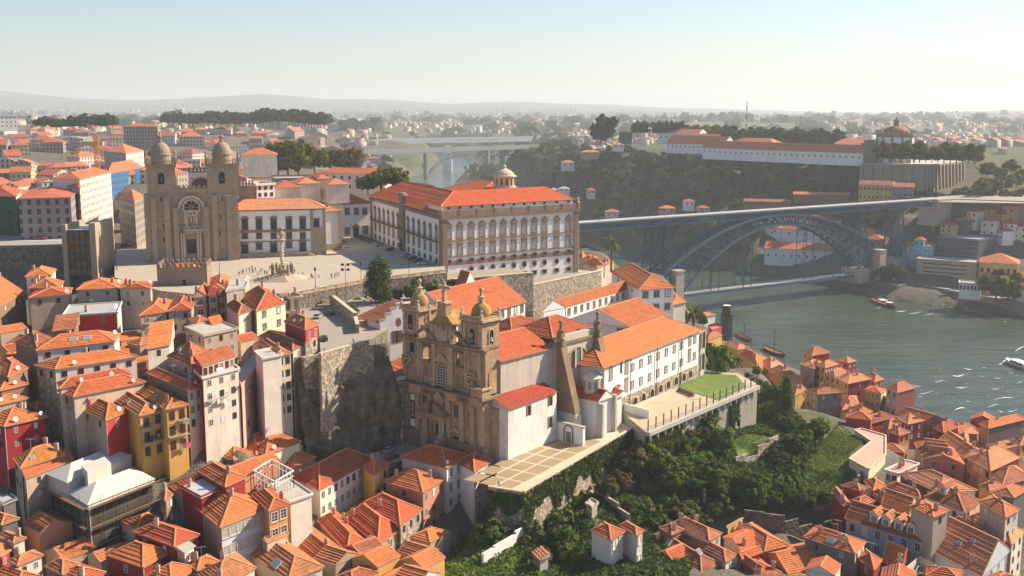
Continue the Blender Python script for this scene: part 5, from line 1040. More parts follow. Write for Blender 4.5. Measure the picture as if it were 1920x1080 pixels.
for a,b_,zz in((Dp(848,512,372),Dp(1000,524,388),0),(Dp(1000,524,388),Dp(1128,518,424),1)):
 P=Plane(a,b_);mb=MB();zt_=(a.z+b_.z)/2;mb.slab(P,0,P.L,zt_-14,zt_,-1.2,0,RUB);mb.slab(P,0,P.L,zt_,zt_+.3,-1.3,.15,GRANL);tag(mb.build('stone_wall'),('granite ramp wall with coping running below the palace oval windows','granite wall under the right half of the palace with dry creeper')[zz],'wall')
 mb=MB();mb.slab(P,0,P.L,40,zt_-.5,-40,-1.21,PAV2,bottom=False);tag(mb.build('palace_road'),kind='structure')
S0,S1=W(821,1016,24),W(780,1085,17);P=Plane(S0,S1);mb=MB()
for i in range(24):c=lerp(S0,S1,i/23);mb.box(c,P.n,P.u,1.4,P.L/46+.05,c.z-5,c.z,PAV2)
a,b_=P.P(0,0,-1.5),P.P(P.L,0,-1.5);a2,b2=P.P(0,0,-2.0),P.P(P.L,0,-2.0);mb.hexa([V3((q.x,q.y,12))for q in(a,b_,b2,a2)],[V3((a.x,a.y,26)),V3((b_.x,b_.y,19)),V3((b2.x,b2.y,19)),V3((a2.x,a2.y,26))],CONC);tag(mb.build('stone_stairway'),'steep stone steps with pale parapet at the bottom below the salmon house','stairs')
A=zc(0,380,4);B=zc(0,560,4);C=zc(480,560,4);E=zc(0,810,4);G=zc(480,810,4);I=zc(960,810,4);J=zc(1440,810,4);K=zc(1440,560,4)
PW_=stucco((.68,.58,.53),.6);REDB=stucco((.52,.03,.015),.25);BRICK=stone((.34,.13,.09),.5,.2,.4,.4);BLUISH=stucco((.56,.58,.62),.4);SHEET=stone((.62,.56,.48),2.4,2.0,.1,.3);LIGHTC=stucco((.80,.72,.55),.3)
m,nt,b,_=newmat('blue_wall_tiles');uv=N(nt,'ShaderNodeUVMap',uv_map='UVMap').outputs[0];ck=N(nt,'ShaderNodeTexChecker',Scale=3.0);nt.links.new(uv,ck.inputs['Vector']);ck.inputs[1].default_value=(.22,.28,.45,1);ck.inputs[2].default_value=(.42,.44,.52,1);nt.links.new(ck.outputs[0],b.inputs['Base Color']);b.inputs['Roughness'].default_value=.35;AZUL=m
def hs(lab,L,Nn,R,h,roof='hip',tm=None,wl=None,wr=None,**k):return house(L,Nn,R,h,k.pop('dep',None),lab,roof,tm,wl,wr,**k)
hs('wide dark house with hipped orange roof at the far left edge under the road',A(-200,700),A(-20,785),A(195,675),10,'hip',T_MID,BROWNW,BROWNW)
hs('taupe house with long eave below a red attic storey, left of the grey block',A(212,716),A(515,690),A(548,640),12,'hip',T_NEW,TAUPE,BEIGE,rise=.3,win_l='2,1,dark',dishes=1)
hs('red attic storey under a mossy ochre roof on the taupe house',A(212,645),A(455,638),A(482,590),4,'hip',T_MOSS,REDW,OLDW,dd=3,win_l='2,1,sash')
hs('small white house with double orange hips behind the mossy roof',A(185,558),A(390,548),A(425,500),8,'hip',T_NEW,WHITE,WHITE,dd=9)
hs('grey cement house with low orange roof behind the bright red house',A(568,655),A(888,640),A(938,585),10,'hip',T_NEW,GREYW,GREYW,rise=.35,ant=1,dishes=1)
hs('tall beige house with blank wall and orange roof beside the small park',A(890,645),A(1132,648),A(1148,596),16,'hip',T_NEW,BEIGE,BEIGE,rise=.18,dishes=1)
r=hs('bright red house with flat grey roof and pale parapet',A(462,857),A(885,828),A(918,748),11,'flat',SLAB,REDB,OLDW,win_l='2,1,dark',dishes=2,ant=1,ch=((.3,.6),))
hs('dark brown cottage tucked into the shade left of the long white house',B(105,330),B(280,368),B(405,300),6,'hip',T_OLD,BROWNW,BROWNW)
hs('brown lean-to shed against the foot of the red house',A(388,965),A(568,945),A(600,905),5,'sl',T_OLD,BROWNW,BROWNW,rise=.4)
hs('taupe house with twin orange hips, its left half with a white balcony',A(1043,848),A(1250,820),A(1300,735),14,'hip',T_NEW,TAUPE,TAUPE,win_l='2,3,sash,1.2,1.5',bal=(('l',0,0),))
hs('taupe house with orange hip, right half of the pair',A(1252,820),A(1440,802),A(1478,715),14,'hip',T_MID,TAUPE,TAUPE,win_l='2,3,mix',ant=1)
hs('white outhouse with steep striped orange lean-to roof',B(1095,380),B(1280,346),B(1310,284),8,'sl',T_NEW,OLDW,OLDW,rise=.45,win_l='1,1,dark')
hs('narrow pink house with a red gable and glazed balcony',A(1440,712),A(1552,700),A(1590,640),13,'ga',T_RED,PINK,PINK,rise=.8,win_l='1,3,sash,1.8,1.5',bal=(('l',0,0),),dishes=1)
hs('narrow pink house with enclosed balconies beside the red gable',A(1556,697),A(1632,690),A(1660,640),13,'sl',T_RED,PINK,OLDW,rise=.3,win_l='1,3,sash,2,1.6')
hs('grey house with orange hipped roof right under the medieval tower',A(1556,655),A(1690,655),A(1730,555),9,'hip',T_MID,GREYW,GREYW,ant=1)
hs('grey flat roofed house with dark window and water tank',A(1690,668),A(1838,640),A(1875,560),11,'flat',CONC,GREYW,GREYW,win_l='1,2,dark,1.4,1.5',ch=((.4,.5),),dishes=2)
hs('thin dark red wall house between pink balconies and grey flat roof',A(1634,700),A(1690,690),A(1712,640),13,'sl',T_OLD,DKRED,DKRED,rise=.2)
hs('small grey and white house with hipped roof and tall white shutter',A(1690,770),A(1785,842),A(1892,808),10,'hip',T_OLD,GREYW,OLDW,win_r='1,2,shut,1.6,2.3',ch=((.5,.7),))
hs('cream house with orange hipped roof and stone framed windows by the car park',(450,556),(480,583),(537,568),14,'hip',T_NEW,BEIGE,CREAM,win_r='2,3,sash,1.4,1.6',frame=TRIM,fl=3.6,dishes=1)
hs('taupe apartment house with roof terraces and brown ground wall',A(1378,938),A(1525,1002),A(1792,945),15,'flat',CONC,TAUPE,TAUPE,win_l='2,2,dark',win_r='3,2,mix')
hs('penthouse room with grey ridged roof on the taupe apartment house',A(1408,874),A(1480,912),A(1572,882),5,'hip',T_OLD,PINK,OLDW,dd=3,rise=.25,win_r='1,1,shut',win_l='1,1,shut')
hs('low orange roofed terrace room on the taupe apartment house',A(1560,905),A(1600,938),A(1690,915),4,'sr',T_NEW,PINK,BEIGE,dd=4,rise=.25)
hs('long pinkish white house with orange roof and two skylights',B(265,392),B(868,322),B(905,262),9,'hip',T_NEW,PW_,PW_,win_l='4,1,hole,1.3,1.3',sky=(('l',.45,.5,2,1.6),('l',.62,.5,2,1.6)),dishes=1)
hs('long white house on a rubble base, second of the three long roofs',B(252,500),B(412,532),B(1042,434),13,'hip',T_NEW,RUB,PW_,win_r='5,1,hole,1.3,1.4',win_l='2,1,dark',dishes=1)
hs('low long house with orange roof and small grey terrace',B(425,632),B(445,674),B(985,566),8,'hip',T_NEW,BEIGE,BEIGE,dishes=2)
hs('lowest long house with round hip and rubble end wall',B(425,690),B(548,738),B(1098,626),10,'hip',T_NEW,RUB,BEIGE,win_l='1,1,hole',dishes=1)
hs('brown house with mossy pyramid roof and red upper right wall',B(505,782),B(795,917),B(970,840),14,'hip',T_MOSS,TAUPE,REDW,win_r='1,1,sash,1.3,1.7',win_l='3,1,red',dorm=(('l',.45,.3,2.0),),dishes=1)
hs('left yellow house with streaked hipped roof and crowded balconies',B(812,735),B(1042,882),B(1240,834),15,'hip',T_OLD,OCHRE,OCHRE,win_r='2,3,dark,1.3,2.1',bal=(('r',0,1),('r',1,1),('r',0,0)),fl=3.4,dishes=2,sky=(('l',.5,.4,1.2,1),))
hs('right yellow house with mossy eave and red doors',B(1020,700),B(1242,834),B(1416,797),15,'hip',T_MOSS,OCHRE,OCHRE,win_r='2,3,red,1.3,2.1',bal=(('r',0,1),('r',1,1),('r',1,0)),fl=3.4,sky=(('l',.5,.5,1.2,1),))
hs('beige house with deep red roof between the yellow and white houses',B(1092,556),B(1410,693),B(1523,655),18,'hip',T_RED,BROWNW,BEIGE,win_r='2,3,sash,1.2,1.8',frame=GRANL,dishes=1)
hs('tall white house with red side wall and laundry balcony',B(1450,545),B(1515,602),B(1802,528),25,'flat',CONC,REDW,OLDW,win_r='3,4,mix,1.2,1.5',bal=(('r',0,1),('r',1,1)),dishes=2,dep=238)
hs('glazed rooftop veranda with orange roof on the tall white house',B(1452,468),B(1512,506),B(1770,424),4,'sr',T_MID,REDW,PINK,rise=.22,win_r='6,1,dark,1.2,1.7',dep=239)
hs('house with patched striped roof behind the glazed veranda',B(1248,434),B(1440,515),B(1612,418),12,'hip',T_OLD,TAUPE,TAUPE,sky=(('l',.3,.5,1.5,1.2),('l',.7,.6,2,1.2)))
hs('pink laundry house left of the sheeted scaffold',(440,700),(452,724),(490,680),24,'flat',CONC,PINK,PINK,win_r='2,5,mix,1.2,1.6',bal=(('r',0,0),('r',1,0)),dep=247)
hs('narrow house wrapped in a tall pale scaffold sheet',(476,660),(491,674),(531,666),24,'flat',CONC,SHEET,SHEET,name='sheeted_house',dep=252.5)
hs('narrow beige house with green shutters right of the scaffold sheet',C(5,330),C(152,434),C(274,410),24,'hip',T_OLD,BROWNW,BEIGE,win_r='2,5,green,1.2,1.7',bal=(('r',1,2),),dep=257)
hs('narrow stone house with streaked roof next to the red attic',C(15,285),C(277,388),C(369,347),24,'hip',T_OLD,TAUPE,BEIGE,win_r='1,5,sash',dep=262)
hs('bright red attic house with skylights at the cliff edge',C(207,172),C(371,238),C(475,192),5,'hip',T_MID,DKRED,REDW,win_r='2,1,sash,1.3,1.8',sky=(('l',.35,.4,1.2,1),('l',.6,.6,1.2,1)),dep=266,zlow=70)
hs('tall rubble stone house carrying the red attic at the cliff edge',C(200,250),C(371,322),C(474,280),26,'open',None,BEIGE,RUB,win_r='2,4,sash,1.2,1.6',over=.6,dep=265.8)
hs('large dark red house with orange hip at the left edge',B(-150,905),B(30,962),B(357,887),15,'hip',T_NEW,REDW,stucco((.36,.022,.02),.4),dishes=2)
hs('grey house with bright orange hip and dishes above the dark red house',B(-200,720),B(-20,802),B(212,748),6,'hip',T_NEW,GREYW,GREYW,dishes=2,rise=.35)
hs('small orange roofed house behind the grey one at the left edge',B(-160,625),B(0,692),B(216,640),7,'hip',T_NEW,BROWNW,BROWNW,dishes=1)
hs('brown house with flat orange slopes at the left edge below the wall',B(-60,505),B(60,592),B(215,520),7,'hip',T_NEW,BROWNW,BROWNW,dishes=1,rise=.35)
hs('taupe house with glowing ochre lichen roof beside the scaffolding',E(92,192),E(150,278),E(494,168),14,'hip',T_MOSS,TAUPE,BROWNW,sky=(('r',.3,.4,1.2,1),))
hs('long lean-to orange roof pressed against the scaffolded building',E(150,305),E(190,352),E(562,206),14,'sr',T_NEW,TAUPE,TAUPE,rise=.3)
NETM=stone((.06,.05,.04),2.5,2.0,.8,.6);PALE=stucco((.56,.52,.46),.25)
sc=hs('grey roofed building behind dark netted scaffolding',E(285,398),E(658,590),E(1195,372),24,'open',None,NETM,NETM,name='scaffolded_building',over=1.2)
zsc=sc['_o'][2]+24
mb=MB();q=[W(*E(x,y),zsc+.1)for x,y in((658,590),(1195,372),(870,205),(285,398))];cen=(q[0]+q[2])/2;q=[lerp(p,cen,.06)for p in q];mb.hexa([p-Z*.4 for p in q],q,PALE)
def subroof(L,Nn,R,dz,rise):
 n,r,l=W(*E(*Nn),zsc+dz),W(*E(*R),zsc+dz),W(*E(*L),zsc+dz);d=l+r-n;roof_on(mb,n,r,d,l,'hip',rise,PALE,9,PALE);mb.prism([lerp(p,(n+d)/2,.05)for p in(n,r,d,l)],zsc-.1,zsc+dz-.15,PALE)
subroof((500,452),(656,550),(1165,350),.8,.42);subroof((330,310),(500,380),(1003,174),3.2,.42);mb.build('roof',sc)
mb=MB();n,r,l=W(*E(655,300),zsc+5.2),W(*E(832,232),zsc+5.2),W(*E(610,250),zsc+5.2);d=l+r-n;mb.prism((n,r,d,l),zsc+1,zsc+5.2,PALE);mb.build('dormer',sc)
n,r,l=W(*E(658,590),zsc),W(*E(1195,372),zsc),W(*E(285,398),zsc)
for P,nm in((Plane(n,r),0),(Plane(l,n),1)):
 mb=MB();k=int(P.L/2.8);SCF=flat((.16,.14,.12))
 for i in range(k+1):
  for o in(.2,1.1):mb.beam(P.P(P.L*i/k,zsc-24,o),P.P(P.L*i/k,zsc+(2.5 if i%2 else 1.2),o),.05,.05,SCF)
 for j in range(12):z_=zsc-22+j*2.05+random.uniform(-.1,.1);mb.beam(P.P(-1,z_,1.1),P.P(P.L+1,z_,1.1),.05,.05,SCF);(mb.slab(P,0,P.L,z_-.12,z_-.06,.25,1.05,WOOD)if j%2 else None)
 mb.build('scaffold',sc)
hs('maroon house with broad deep red hip below the scaffolding',E(993,748),E(1308,864),E(1504,770),10,'hip',T_RED,DKRED,DKRED)
hs('maroon house with striped pyramid roof and white sash windows in front',E(793,924),E(1075,1020),E(1304,892),11,'hip',T_NEW,DKRED,DKRED,win_r='1,1,sash,1.3,1.8',win_l='1,1,sash,1.1,1.7',step=.9)
hs('tiny pink and white house with corrugated roof',E(1308,876),E(1385,908),E(1470,852),5,'sr',flat((.4,.38,.3)),PINK,WHITE,rise=.2,win_r='1,1,sash',step=9)
hs('large house with grey blank side and bluish white front of paired windows',E(1258,400),E(1652,720),E(2012,578),18,'hip',T_NEW,stucco((.33,.27,.23),.5),BLUISH,rise=.5,win_r='6,3,grid,1.5,1.9',frame=GRANL,fl=3.7)
hs('dark red rooftop room with zinc top on the large grey sided house',E(1350,412),E(1508,496),E(1702,410),3,'flat',ZINC,DKRED,DKRED,ch=((.2,.8),),dd=1)
hs('dark red gabled rooftop room behind the zinc one',E(1470,290),E(1690,415),E(1852,342),4,'hip',T_NEW,DKRED,DKRED,ant=1,dd=1)
hs('orange fronted house with two rows of sash windows and red tiles',G(-40,470),G(95,597),G(250,540),15,'hip',T_NEW,ORANGEW,ORANGEW,win_r='2,3,sash,1.5,2',frame=GRANL,fl=3.6,dd=1)
tr=hs('roofless building wrapped in beige sheet with a terrace on top',G(80,410),G(250,532),G(432,470),14,'flat',CONC,SHEET,SHEET,name='sheeted_house')
z_=tr['_o'][2]+14;fr=thing('roof_pergola',W(*G(150,380),z_),'white steel frame of a roof terrace between the orange tiles','pergola');mb=MB()
q=[W(*G(x,y),z_+4)for x,y in((-20,290),(118,205),(280,290),(140,372))]
for i in range(4):
 a,b_=q[i],q[(i+1)%4];mb.beam(a,b_,.25,.25,SASH);mb.beam(a-Z*1.2,b_-Z*1.2,.12,.12,SASH)
 for t in range(7):c=lerp(a,b_,t/6);mb.beam(c,c-Z*4,.14,.14,SASH)
mb.build('railing',fr);mb=MB();mb.hexa([p-Z*4.3 for p in q],[p-Z*4.05 for p in q],WOOD);mb.build('deck',fr)
hs('long pale house with double orange hip and yellow ground floor',G(252,337),G(478,440),G(893,200),16,'hip',T_NEW,OLDW,LIGHTC,win_r='9,3,sash,1.3,1.8',low=(YELLOW,8.2),fl=3.6)
hs('yellow house with orange hip wedged behind the long pale house',G(790,262),G(884,328),G(1002,250),14,'hip',T_NEW,YELLOW,YELLOW,win_r='2,3,dark,1.3,1.8')
hs('low house with orange hip left of the long pale house',G(152,218),G(285,284),G(456,192),9,'hip',T_NEW,CREAM,CREAM,ch=((.7,.5),),dep=248)
hs('ochre cottage with long orange roof above the white frame',G(-90,100),G(72,175),G(344,72),8,'hip',T_NEW,OCHRE,CREAM,win_l='1,1,sash',dishes=1,dep=246)
hs('small white pavilion with orange hip below the rubble wall',E(1612,168),E(1755,214),E(1897,152),8,'hip',T_NEW,WHITE,WHITE,win_l='1,1,sash,1.6,2.2',win_r='1,1,sash,1.6,2.2',frame=TRIM,dep=240)
hs('orange tiled cottage just behind the small white pavilion',E(1680,115),E(1925,175),G(338,22),7,'hip',T_NEW,CREAM,CREAM,sky=(('r',.6,.4,1.2,1),),dep=247,dd=0)
hs('tall white house with laundry lines in front of the church',G(1078,188),G(1430,274),G(1624,180),27,'hip',T_NEW,PW_,WHITE,win_r='3,6,sash,1.1,1.9',frame=GRANL,fl=3.7,bal=(('r',0,3),('r',2,3),('r',1,3),('r',2,2)),dishes=1,ant=2)
hs('lower white house with orange roof stepping down to the terrace',G(1490,228),G(1640,302),G(1778,215),22,'hip',T_NEW,WHITE,WHITE,win_r='2,5,sash,1.2,1.8',frame=GRANL,fl=3.9)
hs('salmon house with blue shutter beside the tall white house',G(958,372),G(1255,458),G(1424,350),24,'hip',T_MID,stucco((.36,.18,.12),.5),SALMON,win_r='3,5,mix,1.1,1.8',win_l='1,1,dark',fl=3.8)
hs('rubble stone house with red tiles, last of the sloping row',G(770,552),G(1085,704),G(1252,580),18,'hip',T_RED,RUB,RUB,win_r='3,4,dark,1.0,1.6',ch=((.2,.6),),fl=3.6)
hs('rubble stone house with broad red hip in the middle of the sloping row',G(645,632),G(915,854),G(1106,716),18,'hip',T_RED,RUB,RUB,win_r='3,4,sash,1.2,1.9',fl=3.6,bal=(('r',1,1),),frame=GRANL)
hs('salmon house with red hip and three chimneys in the sloping row',G(452,662),G(680,908),G(826,815),18,'hip',T_RED,SALMON,SALMON,win_r='2,3,sash,1.2,1.8',ch=((.85,.62),(.8,.5),(.55,.75)),fl=3.6)
hs('thin rubble house squeezed between the salmon and stone houses',G(800,815),G(850,893),G(921,842),16,'hip',T_NEW,RUB,RUB,win_r='1,3,sash',fl=3.5)
hs('salmon house with dark streaked hip lower down the sloping row',G(212,792),G(500,1028),G(690,912),18,'hip',T_MID,SALMON,SALMON,win_r='2,3,sash,1.2,1.8',fl=3.6)
hs('nearest house of the sloping row with old striped roof and glass skylight',G(-70,900),G(240,1130),G(515,1012),18,'hip',T_OLD,BEIGE,BEIGE,dorm=(('l',.25,.5,2.2),),sky=(('l',.6,.3,2.5,2),),step=.8)
hs('bright orange roof corner at the bottom beside the netted building',E(400,1082),E(600,1150),E(800,1052),8,'hip',T_NEW,OLDW,OLDW)
hs('broad orange roof under the maroon house at the bottom edge',E(1080,1082),E(1290,1140),E(1492,1016),9,'hip',T_NEW,SALMON,SALMON)
hs('small red roof beside the tiny pink house',E(1392,990),E(1480,1045),E(1648,970),8,'hip',T_MID,DKRED,DKRED,dd=2)
hs('long streaked roof running along the bottom edge left of the row',E(1470,1060),E(1620,1190),E(1925,1020),10,'hip',T_OLD,BEIGE,BEIGE)
hs('bright red cottage at the bottom left corner',E(-150,885),E(5,940),E(122,862),9,'hip',T_NEW,REDW,REDW)
hs('small white walled house with brown roof near the left corner',E(-40,782),E(100,838),E(202,797),7,'hip',T_OLD,OLDW,OLDW)
hs('white cottage with dark roof beside a concrete pole',E(55,965),E(130,1008),E(330,926),9,'hip',T_OLD,OLDW,OLDW)
hs('low orange roof in the bottom left corner',E(-60,1050),E(140,1120),E(297,1076),7,'hip',T_NEW,OLDW,OLDW)
hs('dark flat roofed shed at the left edge',E(-60,500),E(20,548),E(132,502),6,'flat',SLAB,DKGREY,DKGREY)
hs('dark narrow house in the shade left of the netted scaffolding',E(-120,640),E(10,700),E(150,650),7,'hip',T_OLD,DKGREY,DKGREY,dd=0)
hs('pinkish white house with pyramid roof and closed shutters at the wood edge',I(583,737),I(745,814),I(853,747),15,'hip',T_MID,PW_,PW_,win_r='2,2,shut,1.1,1.8',frame=BEIGE,z=31,ch=((.3,.9),),fl=4.2)
hs('projecting wing of the pinkish white house with closed shutters',I(800,700),I(935,778),I(994,742),15,'hip',T_MID,PW_,PW_,win_r='1,2,shut,1.1,1.8',win_l='1,2,shut,1.1,1.8',frame=BEIGE,z=31,dd=-.5,fl=4.2)
def hr(lab,z,*a,**k):return hs(lab,*a,z=z,**k)
hr('old weathered roof with two tall chimneys at the top of the right slope',26,I(1192,683),I(1482,818),I(1580,762),9,'hip',T_OLD,BEIGE,BEIGE,ch=((.3,.85),(.75,.6)))
hr('narrow old roof just below the chimneyed one',24,I(1238,787),I(1605,980),I(1694,925),9,'hip',T_OLD,BEIGE,OLDW,win_r='1,1,sash')
hr('long weathered roof with a dark skylight',23,I(985,800),I(1425,1067),I(1562,985),9,'hip',T_OLD,SALMON,OLDW,sky=(('r',.5,.4,1.5,1.5),('l',.35,.6,1.6,2)))
hr('bright orange long roof with triple skylight over an orange wall',21,I(984,922),I(1330,1140),I(1445,1080),9,'ga',T_NEW,ORANGEW,ORANGEW,sky=(('l',.5,.5,2.2,1.6),))
hr('bright roof corner at the bottom edge under the shuttered house',20,I(655,1065),I(760,1135),I(905,1080),8,'hip',T_NEW,ORANGEW,ORANGEW)
hr('orange roof below the shuttered house at the bottom edge',21,I(812,1045),I(1000,1155),I(1135,1078),8,'hip',T_NEW,ORANGEW,ORANGEW)
hr('raspberry red ridged roof with white gutter',22,I(1580,790),I(1735,918),I(1870,836),6,'ga',T_RED,PINK,PINK,rise=.35)
hr('roof with two square chimneys above the raspberry red one',22,I(1618,722),I(1895,900),J(165,852),8,'hip',T_MID,SALMON,SALMON,ch=((.2,.8),(.3,.6)))
hr('large red roof with two tiled dormers at the bottom edge',20,I(1560,1010),I(1790,1180),J(140,1075),9,'hip',T_RED,DKRED,DKRED,dorm=(('l',.4,.4,2.6),('r',.3,.3,2.4)))
hr('broad streaked roof rising to a ridge at the bottom right centre',19,J(-100,905),J(215,1170),J(580,1085),9,'ga',T_MID,SALMON,SALMON,rise=.4,sky=(('l',.3,.4,1.2,1),))
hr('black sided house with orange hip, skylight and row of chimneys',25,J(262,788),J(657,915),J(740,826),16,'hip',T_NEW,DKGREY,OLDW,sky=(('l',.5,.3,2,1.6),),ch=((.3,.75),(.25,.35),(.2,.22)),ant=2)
hr('blue tiled house with four dormers in its old roof',24,J(572,650),J(1185,835),J(1290,735),15,'gb',T_OLD,AZUL,OLDW,rise=.62,win_l='6,3,sash,1.3,2',frame=GRANL,fl=3.6,dorm=(('l',.80,.22,2.1),('l',.65,.22,2.1),('l',.50,.22,2.1),('l',.35,.22,2.1)),ch=((.1,.1),))
r=hr('square grey attic tower with white pyramid skylight',31,J(1058,555),J(1245,643),J(1362,592),8,'hip',T_MID,GREYW,GREYW,win_r='1,1,dark',rise=.3)
hr('huge single slope of old orange tiles with a blue gable at the right',22,J(1222,898),J(1600,1095),J(1828,886),11,'gb',T_PALE,BLUISH,BLUISH,rise=.55,win_r='4,1,sash',sky=(('l',.4,.5,1.2,1),('l',.6,.7,1.2,1)),ch=((.12,.25),))
hr('red walled ruin half covered by new tiles',22,J(856,970),J(1005,1035),J(1070,900),10,'gb',T_NEW,DKRED,DKRED,rise=.5)
ru=hr('roofless burnt house full of charred timbers',22,J(1000,1025),J(1150,1100),J(1278,990),10,'open',None,OLDW,OLDW,name='ruined_house')
mb=MB();n,r,l=W(*J(1150,1100),21),W(*J(1278,990),21),W(*J(1000,1025),21)
mb.poly((n-Z*2.5,r-Z*2.5,l+r-n-Z*2.5,l-Z*2.5),DARK)
for i in range(70):
 p=n+(r-n)*random.uniform(.08,.9)+(l-n)*random.uniform(.08,.9)-Z*random.uniform(1.2,2.6);q=p+V3((random.uniform(-2,2),random.uniform(-2,2),random.uniform(-.6,1.4)));mb.beam(p,q,.22,.2,random.choice([DARK,WOOD,BEIGE,CAPD,CONC]))
mb.build('charred_timber',ru)
hr('small orange roofed red house between black house and ruin',23,J(672,950),J(800,1038),J(858,962),12,'hip',T_MID,DKRED,DKRED,win_l='1,2,sash')
hr('roof behind the grey attic tower with red lantern turret',26,J(1168,484),J(1480,606),J(1605,520),9,'hip',T_OLD,BEIGE,BEIGE,dorm=(('l',.35,.5,2),),ch=((.4,.4),))
hr('grey attic with orange hip at the right edge',30,J(1578,522),J(1785,643),J(1892,586),9,'hip',T_MID,GREYW,OLDW,rise=.4,ch=((.5,.5),))
hr('long roof over an ochre wall running to the right edge',24,J(1488,645),J(1830,846),J(1925,750),12,'hip',T_PALE,OCHRE,OLDW,win_r='2,4,dark')
hr('narrow roof strip between the grey tower and the huge slope',24,J(1360,664),J(1650,824),J(1695,776),6,'hip',T_MID,BEIGE,BEIGE,ch=((.5,.5),(.5,.7)))
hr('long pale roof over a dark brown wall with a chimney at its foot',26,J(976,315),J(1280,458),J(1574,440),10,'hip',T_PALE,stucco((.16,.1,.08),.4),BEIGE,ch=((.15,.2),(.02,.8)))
hr('low roof with dark side wall below the long pale roof',24,J(888,402),J(1150,504),J(1195,468),7,'hip',T_MID,DKGREY,DKGREY,ch=((.5,.3),),ant=1)
hr('white house with flat salmon tiled terrace roof',26,J(868,288),J(975,318),J(1138,242),9,'flat',stucco((.6,.32,.22),.3),WHITE,WHITE,win_l='2,1,dark,1.4,1.8',ch=((.6,.6),(.4,.5)))
hr('red roofed cottage at the foot of the garden wall',25,J(552,400),J(690,444),J(757,420),6,'hip',T_MID,REDW,REDW,ch=((.3,.4),))
hr('narrow tiled shed beside the garden wall',24,J(478,442),J(560,556),J(618,534),6,'gb',T_MID,DKRED,DKRED)
hr('old roof with white glazed pyramid beside the tiled shed',24,J(608,515),J(690,566),J(805,522),6,'hip',T_OLD,BEIGE,BEIGE)
hr('small roof under the curved terrace building',24,J(718,370),J(790,444),J(888,410),6,'hip',T_MID,BEIGE,BEIGE)
hr('old roof below the little one under the curved terrace',23,J(758,455),J(860,530),J(930,488),6,'hip',T_OLD,DKRED,DKRED)
hr('ridged roof left of the grey attic tower',25,J(848,550),J(1060,625),J(1120,520),7,'gb',T_MID,BEIGE,BEIGE)
hr('brick gabled house with dormers in its left slope',25,J(1092,80),J(1165,200),J(1480,245),14,'gb',T_MID,SALMON,BRICK,rise=.35,dorm=(('l',.75,.4,1.6),('l',.5,.4,1.6),('l',.3,.4,1.6)),ch=((.7,.2),))
hr('gabled house with pale end wall right of the brick gable',24,J(1278,58),J(1470,195),J(1622,155),11,'gb',T_MID,BEIGE,OLDW,rise=.45,ch=((.4,.3),(.6,.1)))
hr('yellow house with painted bands and a pale tiled roof',24,J(1484,195),J(1672,295),J(1894,192),15,'hip',T_PALE,OCHRE,DKRED,win_l='4,3,mix,1.3,1.7',sky=(('l',.3,.5,1.5,1.2),))
hr('brown sided house with pale roof at the right edge',22,J(1640,300),J(1760,400),J(1990,350),11,'hip',T_PALE,BROWNW,BROWNW)
hr('tiny yellow walled house with pale roof',22,J(1574,402),J(1665,445),J(1765,402),6,'hip',T_PALE,YELLOW,BEIGE,ch=((.5,.4),))
hr('dark walled house with orange roof beside the tiny yellow one',22,J(1655,462),J(1850,495),J(1965,425),7,'hip',T_MID,DKGREY,DKGREY)
hr('orange walled house with pale roof near the right edge',21,J(1652,98),J(1720,140),J(1875,105),11,'hip',T_PALE,ORANGEW,ORANGEW,win_l='1,2,sash')
hr('pale roof corner at the right edge above the yellow house',21,J(1846,45),J(1890,105),J(2010,70),11,'hip',T_PALE,ORANGEW,ORANGEW)
hr('dark brown sided block with orange roof on the right river front',20,K(1575,938),K(1655,976),K(1940,905),15,'hip',T_NEW,ORANGEW,stucco((.17,.11,.1),.4),win_l='1,3,sash',ch=((.35,.5),))
mb=MB();pts=[W(*J(x,y),24.5)for x,y in((650,-10),(700,-22),(882,30),(882,168),(756,284),(610,205),(777,75))]
ar=sum(pts[i].x*pts[(i+1)%7].y-pts[(i+1)%7].x*pts[i].y for i in range(7));pts=pts if ar>0 else pts[::-1]
ct_=thing('terrace_building',(pts[0].x,pts[0].y,15),'bent cream building with a flat salmon roof and thick white rim at the grass edge','building');mb.prism(pts,8,24.3,CREAM);mb.build('wall',ct_)
mb=MB();mb.poly([p+Z*.05 for p in pts],stucco((.62,.36,.26),.25));mb.build('roof',ct_);mb=MB()
for i in range(7):mb.beam(pts[i]+Z*.15,pts[(i+1)%7]+Z*.15,.5,.5,BEIGE)
mb.build('parapet',ct_)
hr('orange roof corner at the bottom edge below the stone steps',21,G(1385,1075),G(1520,1140),G(1665,1078),8,'hip',T_NEW,BEIGE,BEIGE)
hr('ruined wall house with rusty roof at the bottom edge left of the shuttered house',22,I(330,1030),I(450,1110),I(600,1050),6,'sl',T_OLD,BROWNW,OLDW)
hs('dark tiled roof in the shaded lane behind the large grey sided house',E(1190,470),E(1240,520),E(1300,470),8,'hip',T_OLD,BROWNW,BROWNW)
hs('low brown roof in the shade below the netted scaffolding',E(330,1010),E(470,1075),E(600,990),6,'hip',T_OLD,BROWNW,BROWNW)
hr('weathered roof at the bottom edge right of the bright orange long roof',19,I(1445,1010),I(1600,1130),I(1760,1075),8,'hip',T_OLD,SALMON,SALMON)
hr('half hidden brown roof under the overgrown slope wall',26,I(1100,720),I(1200,775),I(1290,735),6,'hip',T_OLD,BROWNW,BROWNW)
hr('tiny shack with broken tiles in the ivy garden',28,I(145,900),I(205,960),I(285,935),4,'sl',T_PALE,BROWNW,OLDW,rise=.25)
hr('grey shed roof among the garden shrubs below the paved terrace',30,I(545,540),I(600,575),I(652,535),3,'flat',CONC,RUB,RUB)
